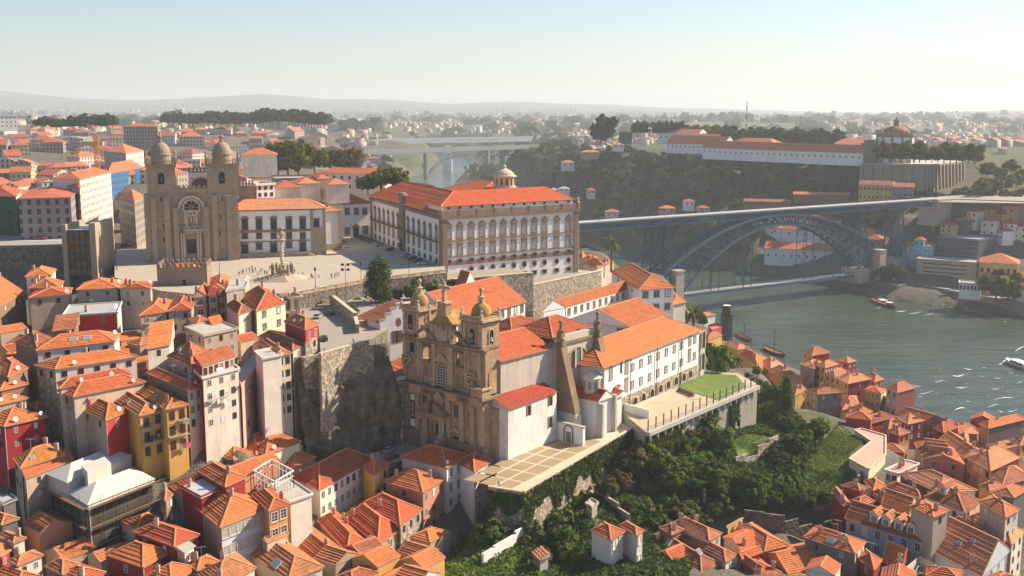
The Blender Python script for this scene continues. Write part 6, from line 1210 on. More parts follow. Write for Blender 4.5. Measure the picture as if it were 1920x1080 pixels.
hr('green roofed shed at the end of the old right slope roofs',24,I(1610,720),I(1650,690),I(1740,640),5,'sr',flat((.3,.32,.24)),OCHRE,OCHRE,rise=.2)
hr('ochre and red house with roof turret, first of the river front group',22,K(255,394),K(332,430),K(472,405),17,'hip',T_PALE,OCHRE,DKRED,win_l='2,4,dark',ch=((.1,.6),(.3,.5)))
hr('mauve house with three window columns on the left of the river front group',19,K(238,492),K(350,528),K(425,480),15,'hip',T_PALE,stucco((.3,.2,.2),.4),DKRED,win_l='3,4,sash',rise=.3)
hr('ochre house with red side and white attic windows in the river front group',20,K(354,494),K(430,522),K(534,492),16,'hip',T_PALE,OCHRE,DKRED,win_l='2,4,dark',win_r='5,1,shut')
hr('red walled house with pale hip facing the water',18,K(508,457),K(600,484),K(670,466),13,'hip',T_PALE,REDW,DKRED)
hr('ochre house with pale roof in the middle of the river front group',18,K(425,564),K(505,592),K(610,548),15,'hip',T_PALE,OCHRE,OCHRE,win_l='2,4,dark',ch=((.8,.5),))
hr('wide ochre house with red right wall and rooftop clutter',19,K(498,590),K(600,640),K(782,602),17,'hip',T_PALE,OCHRE,DKRED,win_l='3,4,dark',win_r='3,4,dark',rise=.3,ch=((.3,.6),(.6,.4),(.8,.7)))
hr('dark red house with pale roof on the water side',16,K(720,575),K(800,628),K(874,606),11,'hip',T_PALE,DKRED,DKRED)
hr('deep yellow house with four windows in the river front group',17,K(722,684),K(850,714),K(895,680),15,'hip',T_NEW,OCHRE,BEIGE,win_l='3,4,sash',rise=.3)
hr('pink flat roofed house beside the deep yellow one',15,K(850,728),K(948,762),K(985,730),13,'flat',CONC,PINK,PINK,win_l='2,3,sash',ch=((.5,.5),))
hr('tall dark red river house with rooftop clutter and antenna',21,K(880,664),K(970,708),K(1114,668),19,'hip',T_PALE,GREYW,stucco((.27,.075,.065),.4),win_l='2,3,dark',ant=1,ch=((.4,.8),(.15,.5)))
hr('grey slate sided house with pale gable roof and chimney',21,K(266,692),K(372,720),K(562,704),17,'hip',T_PALE,OCHRE,stone((.2,.17,.15),.6,.3),ch=((.4,.5),))
hr('low white walled house with pale roof beside the slate side',16,K(273,744),K(318,815),K(434,776),9,'hip',T_PALE,OLDW,BLUISH)
for i,(l,n,r)in enumerate((((-80,485),(20,542),(122,497)),((0,535),(110,592),(205,560)),((130,594),(250,652),(347,630)),((168,684),(205,728),(295,690)),((-190,430),(-95,490),(0,455)))):
 hr(('pale roofed quay house nearest the moored boat','pale roofed quay house second along the quay row','pale roofed quay house beside the group of ochre houses','small pale roofed house behind the dark cypress','pale roofed quay house at the left end of the quay row')[i],13,K(*l),K(*n),K(*r),9,'hip',T_PALE,OCHRE,OCHRE,ch=((.5,.3),))
hr('small orange roof below the slate sided house',14,K(545,775),K(560,838),K(684,790),8,'hip',T_PALE,DKRED,DKRED)
hr('red roof between the slate side and the yellow house',15,K(598,838),K(690,884),K(792,850),8,'hip',T_MID,DKRED,DKRED,ch=((.4,.4),))
hr('small reddish roof at the top of the grass slope',15,K(545,865),K(600,908),K(692,880),8,'hip',T_MID,BEIGE,BEIGE)
hr('long mossy roof with two chimneys over a red wall',17,K(618,914),K(725,953),K(957,890),11,'hip',T_OLD,ORANGEW,REDW,ch=((.2,.7),(.6,.3)))
hr('big dark red gable roof on the river bank',17,K(948,858),K(1165,920),K(1345,915),13,'gb',T_MID,BROWNW,BROWNW,rise=.5)
hr('red house with white windows in front of the big gable',18,K(948,890),K(1050,945),K(1174,918),14,'hip',T_PALE,DKRED,DKRED,win_r='2,2,shut',win_l='2,2,shut')
hr('small red house with old roof beside the white windowed house',17,K(864,938),K(905,982),K(988,942),11,'hip',T_OLD,REDW,DKRED)
hr('red and orange corner house with pale pyramid roof',19,K(896,994),K(985,1030),K(1075,1004),13,'hip',T_PALE,DKRED,ORANGEW,win_r='2,3,dark')
hr('low red house with orange roof on the bank below the waves',15,K(1203,958),K(1320,1008),K(1458,955),9,'hip',T_MID,REDW,REDW,ch=((.5,.5),))
hr('orange roof by the water edge near the right',14,K(1363,984),K(1430,1015),K(1563,970),9,'hip',T_MID,BEIGE,BEIGE)
hr('pale pink roof right of the low red house',16,K(1413,1034),K(1480,1085),K(1585,1010),10,'hip',T_PALE,OCHRE,OCHRE)
hr('riverside restaurant with orange roof and white awning',13,R7(1302,838),R7(1420,858),R7(1532,840),6,'hip',T_PALE,WHITE,WHITE)
hr('red painted restaurant block under the iron lift tower',13,R3(1468,205),R3(1500,240),R3(1575,215),8,'flat',T_PALE,REDW,REDW,win_l='1,1,dark')
hr('small orange roof at the foot of the lift tower',11,R3(1440,285),R3(1470,310),R3(1580,275),5,'hip',T_PALE,OCHRE,OCHRE)
hr('ochre house with orange gable below the lawn tree',17,R3(1688,425),R3(1840,488),R3(1888,447),10,'hip',T_NEW,OCHRE,SALMON)
hr('pale roof behind the lawn tree beside the lift',12,R3(1590,340),R3(1690,385),R3(1785,370),6,'hip',T_PALE,OCHRE,OCHRE)
hr('pale roof left of the quay row under the boats',12,R3(1760,470),R3(1880,540),R3(1960,500),7,'hip',T_PALE,OCHRE,OCHRE)
for i,(l,n,r)in enumerate((((535,458),(640,494),(712,468)),((655,445),(700,462),(768,445)),((500,400),(528,418),(560,400)),((525,420),(590,432),(655,412)))):
 hr(('orange roofed cottage below the right corner of the palace','small ochre roof beside the tall palm','tiny orange roof against the palace corner','low orange roof behind the cottage by the palace')[i],44,R7(*l),R7(*n),R7(*r),7,'hip',T_NEW,BEIGE,BEIGE)
BA,BB=W(1290,551,12),W(1615,513,12);BP=Plane(BA,BB);IRONB=flat((.055,.105,.165),.6,.2);DECKM=flat((.5,.49,.46));GRP=stone((.42,.36,.3),1.6,.8,.3,.5)
br=thing('arch_bridge',BP.P(BP.L/2,0),'double deck blue grey iron arch bridge over the river','bridge')
zu=BP.at(1085,418)[1];zu=(zu+BP.at(1750,373)[1])/2;sU0,sU1=BP.at(1078,418)[0],BP.at(1752,373)[0];WD=8.0
mb=MB();mb.slab(BP,sU0-8,sU1+4,zu-.6,zu,-WD,0,DECKM)
mb.slab(BP,sU0-8,sU1+4,zu-1.0,zu-.6,-WD,.3,IRONB);mb.build('upper_deck',br)
mb=MB()
for o in(.15,-WD-.15):
 mb.beam(BP.P(sU0-8,zu+1.2,o),BP.P(sU1+4,zu+1.2,o),.12,.12,IRONB)
 k=150
 for i in range(k+1):s_=lerp(sU0-8,sU1+4,i/k);mb.beam(BP.P(s_,zu,o),BP.P(s_,zu+1.2,o),.08,.08,IRONB)
mb.build('railing',br)
mb=MB();dpth=4.6
for o in(0,-WD):
 mb.beam(BP.P(sU0,zu-1.2,o),BP.P(sU1,zu-1.2,o),.5,.5,IRONB);mb.beam(BP.P(sU0,zu-dpth,o),BP.P(sU1,zu-dpth,o),.5,.5,IRONB);k=96
 for i in range(k):
  a,b_=lerp(sU0,sU1,i/k),lerp(sU0,sU1,(i+1)/k);mb.beam(BP.P(a,zu-dpth,o),BP.P(b_,zu-1.2,o),.32,.32,IRONB);mb.beam(BP.P(a,zu-1.2,o),BP.P(b_,zu-dpth,o),.32,.32,IRONB)
  if i%3==0:mb.beam(BP.P(a,zu-dpth,o),BP.P(a,zu-1.2,o),.25,.25,IRONB)
mb.build('truss',br)
sa,sb=BP.at(1262,552)[0],BP.at(1632,512)[0];sc_=(sa+sb)/2;ha=(sb-sa)/2
def inner(t):return 9+(zu-9.8-9)*(1-abs(t)**2.05)
def outer(t):return 24+(zu-3.6-24)*(1-abs(t)**2.0)
k=30
for o in(0,-WD):
 mb=MB()
 for i in range(k):
  t0,t1=-1+2*i/k,-1+2*(i+1)/k;a,b_=sc_+ha*t0,sc_+ha*t1;tm_=(t0+t1)/2
  a_o,b_o=sc_+ha*1.15*t0,sc_+ha*1.15*t1
  w0=lambda t:o+(1 if o==0 else-1)*3.2*abs(t)**2
  mb.beam(BP.P(a,inner(t0),w0(t0)),BP.P(b_,inner(t1),w0(t1)),1.2,1.3,IRONB);mb.beam(BP.P(a_o,outer(t0),w0(t0)),BP.P(b_o,outer(t1),w0(t1)),1.2,1.3,IRONB)
  mb.beam(BP.P(a,inner(t0),w0(t0)),BP.P(a_o,outer(t0),w0(t0)),.55,.55,IRONB);mb.beam(BP.P(a,inner(t0),w0(t0)),BP.P(b_o,outer(t1),w0(t1)),.5,.5,IRONB);mb.beam(BP.P(a_o,outer(t0),w0(t0)),BP.P(b_,inner(t1),w0(t1)),.5,.5,IRONB)
 mb.build('arch_rib',br)
mb=MB()
for i in range(k+1):
 t=-1+2*i/k;a=sc_+ha*t;e=3.2*t*t
 for f_,g_ in((inner,a),(outer,sc_+ha*1.15*t)):mb.beam(BP.P(g_,f_(t),e),BP.P(g_,f_(t),-WD-e),.4,.4,IRONB)
 if i<k:t1=-1+2*(i+1)/k;b_=sc_+ha*1.15*t1;a=sc_+ha*1.15*t;e1=3.2*t1*t1;mb.beam(BP.P(a,outer(t),e),BP.P(b_,outer(t1),-WD-e1),.25,.25,IRONB);mb.beam(BP.P(a,outer(t),-WD-e),BP.P(b_,outer(t1),e1),.25,.25,IRONB)
mb.build('cross_bracing',br)['kind']='stuff'
sl0,sl1=BP.at(1286,551)[0],BP.at(1628,512)[0]
mb=MB();mb.slab(BP,sl0,sl1,10.8,12,-WD,0,DECKM);
for o in(.1,-WD-.1):
 mb.beam(BP.P(sl0,13.6,o),BP.P(sl1,13.6,o),.2,.2,IRONB);mb.beam(BP.P(sl0,10.9,o),BP.P(sl1,10.9,o),.5,1.4,IRONB)
 for i in range(60):a,b_=lerp(sl0,sl1,i/60),lerp(sl0,sl1,(i+1)/60);mb.beam(BP.P(a,11.5,o),BP.P(b_,13.6,o),.13,.13,IRONB);mb.beam(BP.P(a,13.6,o),BP.P(b_,11.5,o),.13,.13,IRONB)
mb.build('lower_deck',br)
for t in(-.62,-.31,0,.31,.62):
 if t==0:continue
 for d_ in(-3.2,3.2):
  mb=MB();s_=sc_+ha*t+d_
  for o in(0,-WD):mb.beam(BP.P(s_,12,o),BP.P(s_,inner(t),o),.4,.4,IRONB);
  for j in range(4):z0,z1=lerp(12,inner(t),j/4),lerp(12,inner(t),(j+1)/4);mb.beam(BP.P(s_,z0,0),BP.P(s_,z1,-WD),.18,.18,IRONB)
  mb.build('hanger',br)
def pier(s_,z0,z1,wb,wt):
 mb=MB();lv=6
 for j in range(lv):
  a,b_=j/lv,(j+1)/lv;w0,w1=lerp(wb,wt,a),lerp(wb,wt,b_);za,zb=lerp(z0,z1,a),lerp(z0,z1,b_)
  c0=[BP.P(s_+x*w0,za,-WD/2+y*(w0+2))for x,y in((-1,-1),(1,-1),(1,1),(-1,1))];c1=[BP.P(s_+x*w1,zb,-WD/2+y*(w1+2))for x,y in((-1,-1),(1,-1),(1,1),(-1,1))]
  for q in range(4):r_=(q+1)%4;mb.beam(c0[q],c1[q],.75,.75,IRONB);mb.beam(c0[q],c1[r_],.35,.35,IRONB);mb.beam(c0[r_],c1[q],.25,.25,IRONB);mb.beam(c1[q],c1[r_],.3,.3,IRONB)
 mb.build('lattice_pier',br);mb=MB();mb.box(BP.P(s_,0,-WD/2),BP.u,BP.n,wb+1.2,wb+3,z0-10,z0,GRP);mb.build('pier_base',br)
for x,z0 in((1232,14),(1255,14)):pier(BP.at(x,470)[0],z0,zu-dpth,4.2,2.0)
for x,z0 in((1617,16),(1688,20)):pier(BP.at(x,420)[0],z0,zu-dpth,4.6,1.8)
for s_ in(sa-1,sb+3):
 mb=MB();mb.box(BP.P(s_,0,4),BP.u,BP.n,3.0,3.2,0,27,GRP);mb.box(BP.P(s_,0,4),BP.u,BP.n,3.4,3.6,27,28,GRP);mb.box(BP.P(s_,0,-WD-4),BP.u,BP.n,3.0,3.2,0,27,GRP);mb.build('masonry_tower',br)
mb=MB();mb.slab(BP,sU1-1,sU1+14,40,zu-.02,-WD-4,4,GRP);mb.build('abutment',br);mb=MB();mb.slab(BP,sU0-12,sU0+1.5,36,zu-1.1,-WD-2,2,GRP);mb.build('abutment',br)
IW=flat((.33,.335,.34));PI=Plane(Dp(672,276,1330),Dp(1045,272,1560));ib=thing('concrete_bridge',PI.P(PI.L/2,0),'long flat concrete road bridge over the river beyond the palace','bridge');zi=PI.at(860,277)[1]
mb=MB();mb.slab(PI,-10,PI.L,zi-4.5,zi,-20,0,IW);mb.slab(PI,-10,PI.L,zi,zi+1.2,-.5,0,IW);mb.build('deck',ib)
sp=[PI.at(x,300)[0]for x in(686,955)];mb=MB();k=24
for i in range(k):
 t0,t1=-1+2*i/k,-1+2*(i+1)/k;c=PI.at(822,280)[0];hw=PI.at(960,280)[0]-c;z0,z1=6+(zi-8-6)*(1-t0*t0),6+(zi-8-6)*(1-t1*t1)
for x in(686,955,1000):s_=PI.at(x,300)[0];mb=MB();mb.slab(PI,s_-4,s_+4,2,zi-6,-16,-4,IW);mb.build('pier',ib)
PM=Plane(Dp(745,320,1790),Dp(935,310,2050));mbz=thing('iron_railway_bridge',PM.P(PM.L/2,0),'distant iron railway arch bridge beyond the concrete one','bridge');zm_=PM.at(840,281)[1]
IRM=flat((.13,.15,.17));mb=MB();mb.slab(PM,-60,PM.L+60,zm_-4,zm_,-6,0,IRM);mb.build('deck',mbz);mb=MB();s0,s1=PM.at(800,325)[0],PM.at(905,318)[0];c=(s0+s1)/2+12;hw=(s1-s0)/2+12;k=22
for i in range(k):
 t0,t1=-1+2*i/k,-1+2*(i+1)/k;f0=lambda t:6+(zm_-12)*(1-t*t);f1=lambda t:f0(t)-9*(1-abs(t))-1
 for o in(0,-6):mb.beam(PM.P(c+hw*t0,f0(t0),o),PM.P(c+hw*t1,f0(t1),o),1.1,1.1,IRM);mb.beam(PM.P(c+hw*t0,f1(t0),o),PM.P(c+hw*t1,f1(t1),o),1.1,1.1,IRM);mb.beam(PM.P(c+hw*t0,f0(t0),o),PM.P(c+hw*t1,f1(t1),o),.7,.7,IRM);mb.beam(PM.P(c+hw*t0,f1(t0),o),PM.P(c+hw*t1,f0(t1),o),.7,.7,IRM)
mb.build('arch',mbz)
for s_ in(s0+2,s1+22):mb=MB();mb.slab(PM,s_-3,s_+3,2,zm_-4,-6,0,IRM);mb.build('pier',mbz)
PS3=Plane(Dp(740,265,2250),Dp(1070,262,2500));sj=thing('railway_viaduct',PS3.P(0,0),'farthest pale viaduct with a white pier standing in the river','bridge');zs=PS3.at(860,258)[1];mb=MB();mb.slab(PS3,-40,PS3.L+100,zs-11,zs,-10,0,flat((.55,.55,.55)));mb.build('deck',sj)
p=Dp(839,300,2150);mb=MB();mb.box(p,X,Y,9,8,0,zs*.35,SASH);mb.hexa([p+V3((x,y,-p.z))+Z*zs*.35 for x,y in((-9,-8),(9,-8),(9,8),(-9,8))],[p+V3((x*.6,y*.6,-p.z))+Z*(zs-11)for x,y in((-9,-8),(9,-8),(9,8),(-9,8))],SASH);mb.build('pier',sj)
def hull(mb,c,u,Lh,w,h,mat,deck,bow=.5,sheer=1.0):
 v=V3((-u.y,u.x,0));n=10;top=[];bot=[]
 def ww(t):return w/2*(1-abs(t)**2.6)**.8 if t>0 else w/2*(1-abs(t)**3*.75)**.8
 ts=[-1+2*i/n for i in range(n+1)]
 L_=[(c+u*(Lh/2*t)+v*max(.05,ww(t))+Z*(h+sheer*t*t*.6),c+u*(Lh/2*t*.9)+v*max(.04,ww(t)*.6)-Z*.3)for t in ts];R_=[(c+u*(Lh/2*t)-v*max(.05,ww(t))+Z*(h+sheer*t*t*.6),c+u*(Lh/2*t*.9)-v*max(.04,ww(t)*.6)-Z*.3)for t in ts]
 for i in range(n):
  mb.poly((L_[i+1][0],L_[i][0],L_[i][1],L_[i+1][1]),mat);mb.poly((R_[i][0],R_[i+1][0],R_[i+1][1],R_[i][1]),mat)
  mb.poly((L_[i][0]-Z*.35,L_[i+1][0]-Z*.35,R_[i+1][0]-Z*.35,R_[i][0]-Z*.35),deck)
 mb.poly((L_[0][0],R_[0][0],R_[0][1],L_[0][1]),mat);mb.poly((R_[n][0],L_[n][0],L_[n][1],R_[n][1]),mat)
def boat(name,px,py,px2,py2,label,mat,deck,cabin=None,mast=0,oar=False,w=4.2,people=0,h=1.1,canopy=None):
 a,b_=W(px,py,.2),W(px2,py2,.2);c=(a+b_)/2;u=(b_-a);Lh=u.length;u.normalize();v=V3((-u.y,u.x,0));r=thing(name,(c.x,c.y,0),label,'boat');c.z=.1
 mb=MB();hull(mb,c,u,Lh,w,h,mat,deck);mb.build('hull',r)
 if cabin:mb=MB();mb.box(c+u*Lh*cabin[0],u,v,cabin[1],w*.36,.8,.8+cabin[2],cabin[3]);mb.box(c+u*Lh*cabin[0],u,v,cabin[1]+.3,w*.42,.8+cabin[2],1.0+cabin[2],SASH);mb.box(c+u*Lh*cabin[0],u,v,cabin[1]*.9,w*.37,1.2+cabin[2]*.25,1.0+cabin[2]*.7,GLASS);mb.build('cabin',r)
 if canopy:
  mb=MB();q=c+u*Lh*canopy[0];mb.box(q,u,v,canopy[1],w*.45,3.0,3.15,canopy[2])
  for x,y in((-1,-1),(1,-1),(1,1),(-1,1)):p=q+u*canopy[1]*x*.95+v*w*.4*y;mb.beam((p.x,p.y,.7),(p.x,p.y,3),.1,.1,IRON)
  mb.build('canopy',r)
 if mast:mb=MB();mb.beam(c,c+Z*mast,.28,.28,WOOD);mb.beam(c+Z*mast*.9-u*1.5,c+Z*mast*.92+u*1.5,.1,.1,WOOD);mb.build('mast',r)
 if oar:mb=MB();mb.beam(c+u*Lh*.35+Z*2.2,c+u*Lh*.95+Z*.2,.22,.22,WOOD);mb.build('steering_oar',r)
 for i in range(people):mb=MB();p=c+u*Lh*random.uniform(-.38,.1)+v*random.uniform(-.3,.3)*w;mb.lathe(p,[(.22,.9),(.28,1.5),(.2,1.9),(.08,1.95),(.14,2.1),(.02,2.3)],flat(random.choice([(.5,.1,.1),(.1,.15,.4),(.6,.6,.6),(.1,.1,.1)])),6);tag(mb.build('person'),'person seated on the tour boat with the white canopy','person','passengers on the tour boat')
 return r
DW=flat((.05,.035,.03));YB=flat((.45,.27,.04))
boat('rabelo_boat',*R7(1680,985),*R7(1800,1045),'yellow striped wooden barrel boat with a mast moored by the lift tower',YB,DW,mast=9,oar=True)
boat('rabelo_boat',*R3(1885,372),*K(130,440),'dark wooden barrel boat with long steering oar moored at the quay',DW,flat((.25,.1,.06)),mast=12,oar=True)
boat('tour_boat',*zc(1440,560,4)(775,10),*zc(1440,560,4)(955,78),'brown passenger boat with white canopy crossing below the bridge',DW,flat((.3,.1,.06)),canopy=(-.02,3,SASH),cabin=(.25,1.8,2.0,flat((.3,.08,.06))),people=7,w=4.6)
boat('motor_yacht',*K(1790,470),*K(1990,545),'white motor yacht with dark windows entering at the right edge',SASH,SASH,cabin=(.0,5,1.7,SASH),w=5.5,h=1.6)
boat('rowing_boat',*zc(1440,380,4)(1005,735),*zc(1440,380,4)(1055,740),'tiny pale rowing boat tied at the rocks under the far quay',SASH,WOOD,w=2)
m,nt,b,_=newmat('foam');b.inputs['Base Color'].default_value=(.6,.63,.62,1);FOAM=m
mb=MB();rnd=np.random.default_rng(11)
def foam(px,py,wpx,hpx,n=9):
 top=[];
 for i in range(n+1):
  t=i/n;x=px+wpx*(t-.5);y=py+2.2*math.sin(t*3+px)*hpx*.3-(t-.5)*wpx*.12;e=hpx*.42*(math.sin(math.pi*t)**.7)*(.5+.7*rnd.random())+.05;top.append((W(x,y-e/2,.12),W(x,y+e/2,.12)))
 for i in range(n):mb.poly((top[i][1],top[i+1][1],top[i+1][0],top[i][0]),FOAM)
for x,y,w_,h_ in((1815,691,16,4),(1797,702,24,5),(1760,714,18,2.5),(1735,736,30,2.5),(1803,725,26,3.5),(1870,710,16,2),(1866,728,14,2.5),(1882,748,40,3.5),(1862,761,22,3),(1800,768,22,5),(1898,769,20,3),(1877,772,10,3),(1912,654,20,5),(1880,678,18,7),(1895,700,10,1.5),(1840,705,10,1.5),(1720,724,14,2),(1725,745,12,1.5),(1815,752,9,1.5),(1912,717,12,2),(1845,690,8,1.5)):foam(x,y,w_,h_)
for i in range(30):foam(1720+190*rnd.random(),690+90*rnd.random(),2+5*rnd.random(),.4+.5*rnd.random(),4)
for x,y,w_,h_ in((1690,582,22,3),(1716,586,26,1.6),(1742,589,22,1.4),(1770,592,24,1.2),(1800,594,20,.9),(1648,577,10,1.6),(1888,559+12,8,.8),(1885,602,6,1)):foam(x,y,w_,h_)
tag(mb.build('foam'),'broken white foam and boat wake on the green water','foam',kind='stuff')
R8=zc(1440,380,4);R4=zc(1440,150,4);R3b=zc(960,150,4);GW=stucco((.30,.26,.215),.7)
def wallthing(name,pts,z1s,dz,t,mat,label,cat='wall',capm=None):
 mb=MB()
 for i in range(len(pts)-1):P=Plane(pts[i],pts[i+1]);mb.slab(P,0,P.L,z1s-dz,z1s,-t,0,mat);mb.slab(P,0,P.L,z1s+.001,z1s+.9,-.5,.1,capm or mat)
 return tag(mb.build(name),label,cat)
QW=[W(x,y,7)for x,y in((1583,517),(1616,523),(1660,533),(1682,537),(1702,534),(1722,535),(1800,550),(1870,562),(1990,585))]
wallthing('quay_wall',QW,7,10,3,stone((.23,.2,.17),2,.8),'long stone quay wall under the far bank road')
mb=MB();q=[W(*p,7.3)for p in((1616,522),(1660,532),(1682,536),(1702,533),(1720,518),(1690,512),(1640,508))];mb.poly(q,flat((.55,.5,.42)));mb.poly([W(x,y,7.31)for x,y in((1700,532),(1722,534),(1800,549),(1870,561),(1990,583),(1990,576),(1870,554),(1800,543),(1735,529),(1715,520))],flat((.38,.36,.33)));tag(mb.build('quay_road'),kind='structure')
def fh(lab,L,Nn,R,h,z,roof='hip',tm=None,wl=None,wr=None,**k):k.setdefault('step',9);return house(L,Nn,R,h,None,lab,roof,tm or T_FAR,wl or OLDW,wr or wl or OLDW,z=z,**k)
BAR=dict(name='barracks',cat='building')
def quadb(name,A_,B_,h0,dep,lab,tm,wall,rise=.45,nwin=0,rows=1,cat='building',roof='ga',st='hole',w=1.2,hh=1.6,mat=None):
 P=Plane(A_,B_);z0=A_.z;r=thing(name,P.P(P.L/2,z0),lab,cat);mb=MB();mb.slab(P,0,P.L,z0-4,z0+h0,-dep,0,wall);mb.build('wall',r);mb=MB();ze=z0+h0;q=[P.P(-.6,ze,.6),P.P(P.L+.6,ze,.6),P.P(P.L+.6,ze,-dep-.6),P.P(-.6,ze,-dep-.6)]
 if roof=='flat':flat_roof(mb,*q,tm,.8,wall)
 else:roof_on(mb,*q,roof,rise,tm,9,None,wall)
 mb.build('roof',r)
 for k in range(rows):
  for i in range(nwin):s_=P.L*(i+.5)/nwin;put(m_window(w,hh,st),'window',r,P.P(s_,z0+h0*(k+.35)/rows,.02),P.u,P.n)
 return r,P
quadb('barracks',Dp(1249,279,1075),Dp(1355,292,1020),5.5,18,'long white barracks with orange roof, left wing on the hilltop',T_FAR,WHITE,.8,13)
quadb('barracks',Dp(1317,290,1015),Dp(1617,303,880),6.5,15,'very long white barracks wing with stone gables along the cliff top',T_FAR,WHITE,.8,28)
quadb('barracks',Dp(1235,263,1180),Dp(1310,268,1150),8,16,'upper white barracks block at the far left of the hilltop',T_FAR,WHITE,.5,8)
quadb('barracks',Dp(1300,270,1130),Dp(1412,274,1090),6,16,'upper white barracks wing behind the long one',T_FAR,WHITE,.5,10)
quadb('barracks',Dp(1360,283,1050),Dp(1450,286,1010),7,22,'broad hip roofed barracks hall between the wings',T_FAR,WHITE,.5,6,roof='hip')
quadb('barracks',Dp(1565,288,950),Dp(1640,290,940),9,16,'small two storey white house left of the round church',T_FAR,WHITE,.5,5,2,roof='hip')
mp=Dp(1678,290,888);zb_=Vz(mp,291);mo=thing('round_monastery',(mp.x,mp.y,zb_),'white round monastery church with a ribbed brown dome on the hilltop','church');r=34/F*888
zc_=Vz(mp,254);mb=MB();mb.lathe(mp,[(r,zb_-12),(r,zc_)],WHITE,28);mb.build('wall',mo,smooth=False)
mb=MB();mb.lathe(mp,[(r*1.03,zc_-1),(r*1.05,zc_+1),(r*1.05,zc_+2.2)],GRAND,28);
for i in range(24):a=6.283*i/24;q=mp+V3((math.cos(a),math.sin(a),0))*r*1.0;mb.lathe(q,[(.7,zc_+2.2),(.5,zc_+3.4),(.05,zc_+5)],GRAND,6)
for i in range(12):a=6.283*i/12;q=mp+V3((math.cos(a),math.sin(a),0))*r;mb.beam((q.x,q.y,zb_-8),(q.x,q.y,zc_),1.4,1.4,GRAND)
mb.build('cornice',mo);mb=MB();rd=24/F*888;zd=zc_+2.2;hd=(Vz(mp,236)-zd);mb.lathe(mp,[(rd*1.02,zd-1)]+dome_prof(rd,zd,hd,8),flat((.30,.15,.09)),24);mb.build('dome',mo,smooth=True)
mb=MB();zl=zd+hd-1;mb.lathe(mp,[(2.4,zl),(2.2,zl+4),(2.8,zl+4.3),(2.2,zl+5.8),(.8,zl+7),(.2,zl+8),(.15,zl+12)],GRAND,10);mb.build('lantern',mo)
q=Dp(1629,290,885);mb=MB();mb.box(q,X,Y,5,5,60,Vz(q,268),GRAND);mb.box(q,X,Y,3.4,3.4,Vz(q,268),Vz(q,262),GRAND);mb.build('bell_tower',mo)
wa,wb_,wc=Dp(1617,305,868),Dp(1728,308,838),Dp(1806,307,905);RET=stone((.27,.225,.175),2,1,.25,.5);rt=thing('monastery_retaining_wall',(wb_.x,wb_.y,55),'huge buttressed stone retaining wall under the round monastery','wall')
zt_=78.0;mb=MB()
for a,b_ in((wa,wb_),(wb_,wc)):
 P=Plane(a,b_);mb.slab(P,0,P.L,42,zt_,-6,0,RET)
mb.build('wall',rt)
for a,b_ in((wa,wb_),(wb_,wc)):
 P=Plane(a,b_);k=int(P.L/7)
 for i in range(k+1):s_=P.L*i/k;mb=MB();mb.hexa([P.P(s_-1,42,4),P.P(s_+1,42,4),P.P(s_+1,42,.01),P.P(s_-1,42,.01)],[P.P(s_-1,zt_-1,1.0),P.P(s_+1,zt_-1,1.0),P.P(s_+1,zt_-1,.01),P.P(s_-1,zt_-1,.01)],RET);mb.build('buttress',rt)
mb=MB();pts=[wa,wb_,wc,wc+V3((10,60,0)),wa+V3((0,70,0))];mb.poly([V3((p.x,p.y,zt_+.05))for p in pts],flat((.5,.46,.4)));tag(mb.build('monastery_terrace'),kind='structure')
wallthing('garden_retaining_wall',[Dp(1755,373,765),Dp(1800,372,770),Dp(1990,385,740)],57,26,3,GW,'tall plain retaining wall beside the right end of the iron bridge')
mb=MB();mb.poly([V3((p.x,p.y,57.3))for p in(Dp(1740,380,752),Dp(1990,388,735),Dp(1990,350,850),Dp(1860,350,830),Dp(1760,360,800))],flat((.36,.32,.27)));tag(mb.build('garden_promenade'),kind='structure')
YEL=stucco((.55,.38,.14),.5)
quadb('yellow_house',Dp(1609,376,800),Dp(1672,375,790),12,14,'yellow four storey house with dark roof just behind the bridge deck',T_OLD,YEL,.35,8,2)
quadb('grey_violet_house',Dp(1673,376,790),Dp(1712,375,785),10,14,'violet grey house attached to the yellow one behind the bridge',T_OLD,stucco((.25,.22,.25),.4),.35,4)
quadb('shed',Dp(1488,371,860),Dp(1592,371,850),3,9,'long low shed with orange roof above the bridge deck',T_FAR,BROWNW,.35)
quadb('shed',Dp(1395,384,870),Dp(1482,380,860),3,9,'long brown roofed shed behind the left part of the deck',T_OLD,BROWNW,.35)
for i,(x0,y0,x1,y1,d0,h_,dp,nw)in enumerate(((1433,487,1580,505,800,9,20,10),(1425,442,1550,462,838,6,16,8),(1440,420,1530,440,850,5,16,6),(1495,458,1560,470,832,5,12,4),(1400,436,1462,434,852,6,14,4),(1515,420,1590,426,870,5,12,4))):
 quadb('warehouse',Dp(x0,y0,d0),Dp(x1,y1,d0-22),h_,dp,('front white wine warehouse with square windows seen under the arch','second white warehouse behind the front one under the arch','uppermost white warehouse under the arch','short white warehouse on the right behind the arch leg','hip roofed warehouse at the left under the arch','orange roofed warehouse high under the right half of the arch')[i],T_FAR,WHITE,.4,nw,roof='ga' if i!=4 else 'hip')
quadb('red_house',Dp(1618,482,760),Dp(1652,480,752),13,12,'pink house with orange hip roof beside the right bridge tower',T_FAR,SALMON,.5,3,2,roof='hip');quadb('red_house',Dp(1602,455,785),Dp(1640,452,778),8,12,'small orange roofed house behind the pink one by the bridge tower',T_FAR,OCHRE,.5,3,roof='hip')
quadb('blue_house',Dp(1706,490,735),Dp(1748,490,728),11,12,'bright blue three storey house with small attic tower on the far bank',T_FAR,BLUEW,.5,6,3,roof='hip',st='shut');quadb('attic_tower',Dp(1714,463,732),Dp(1732,463,729),5,8,'little blue attic tower with orange roof above the blue house',T_FAR,BLUEW,.5,2,roof='hip')
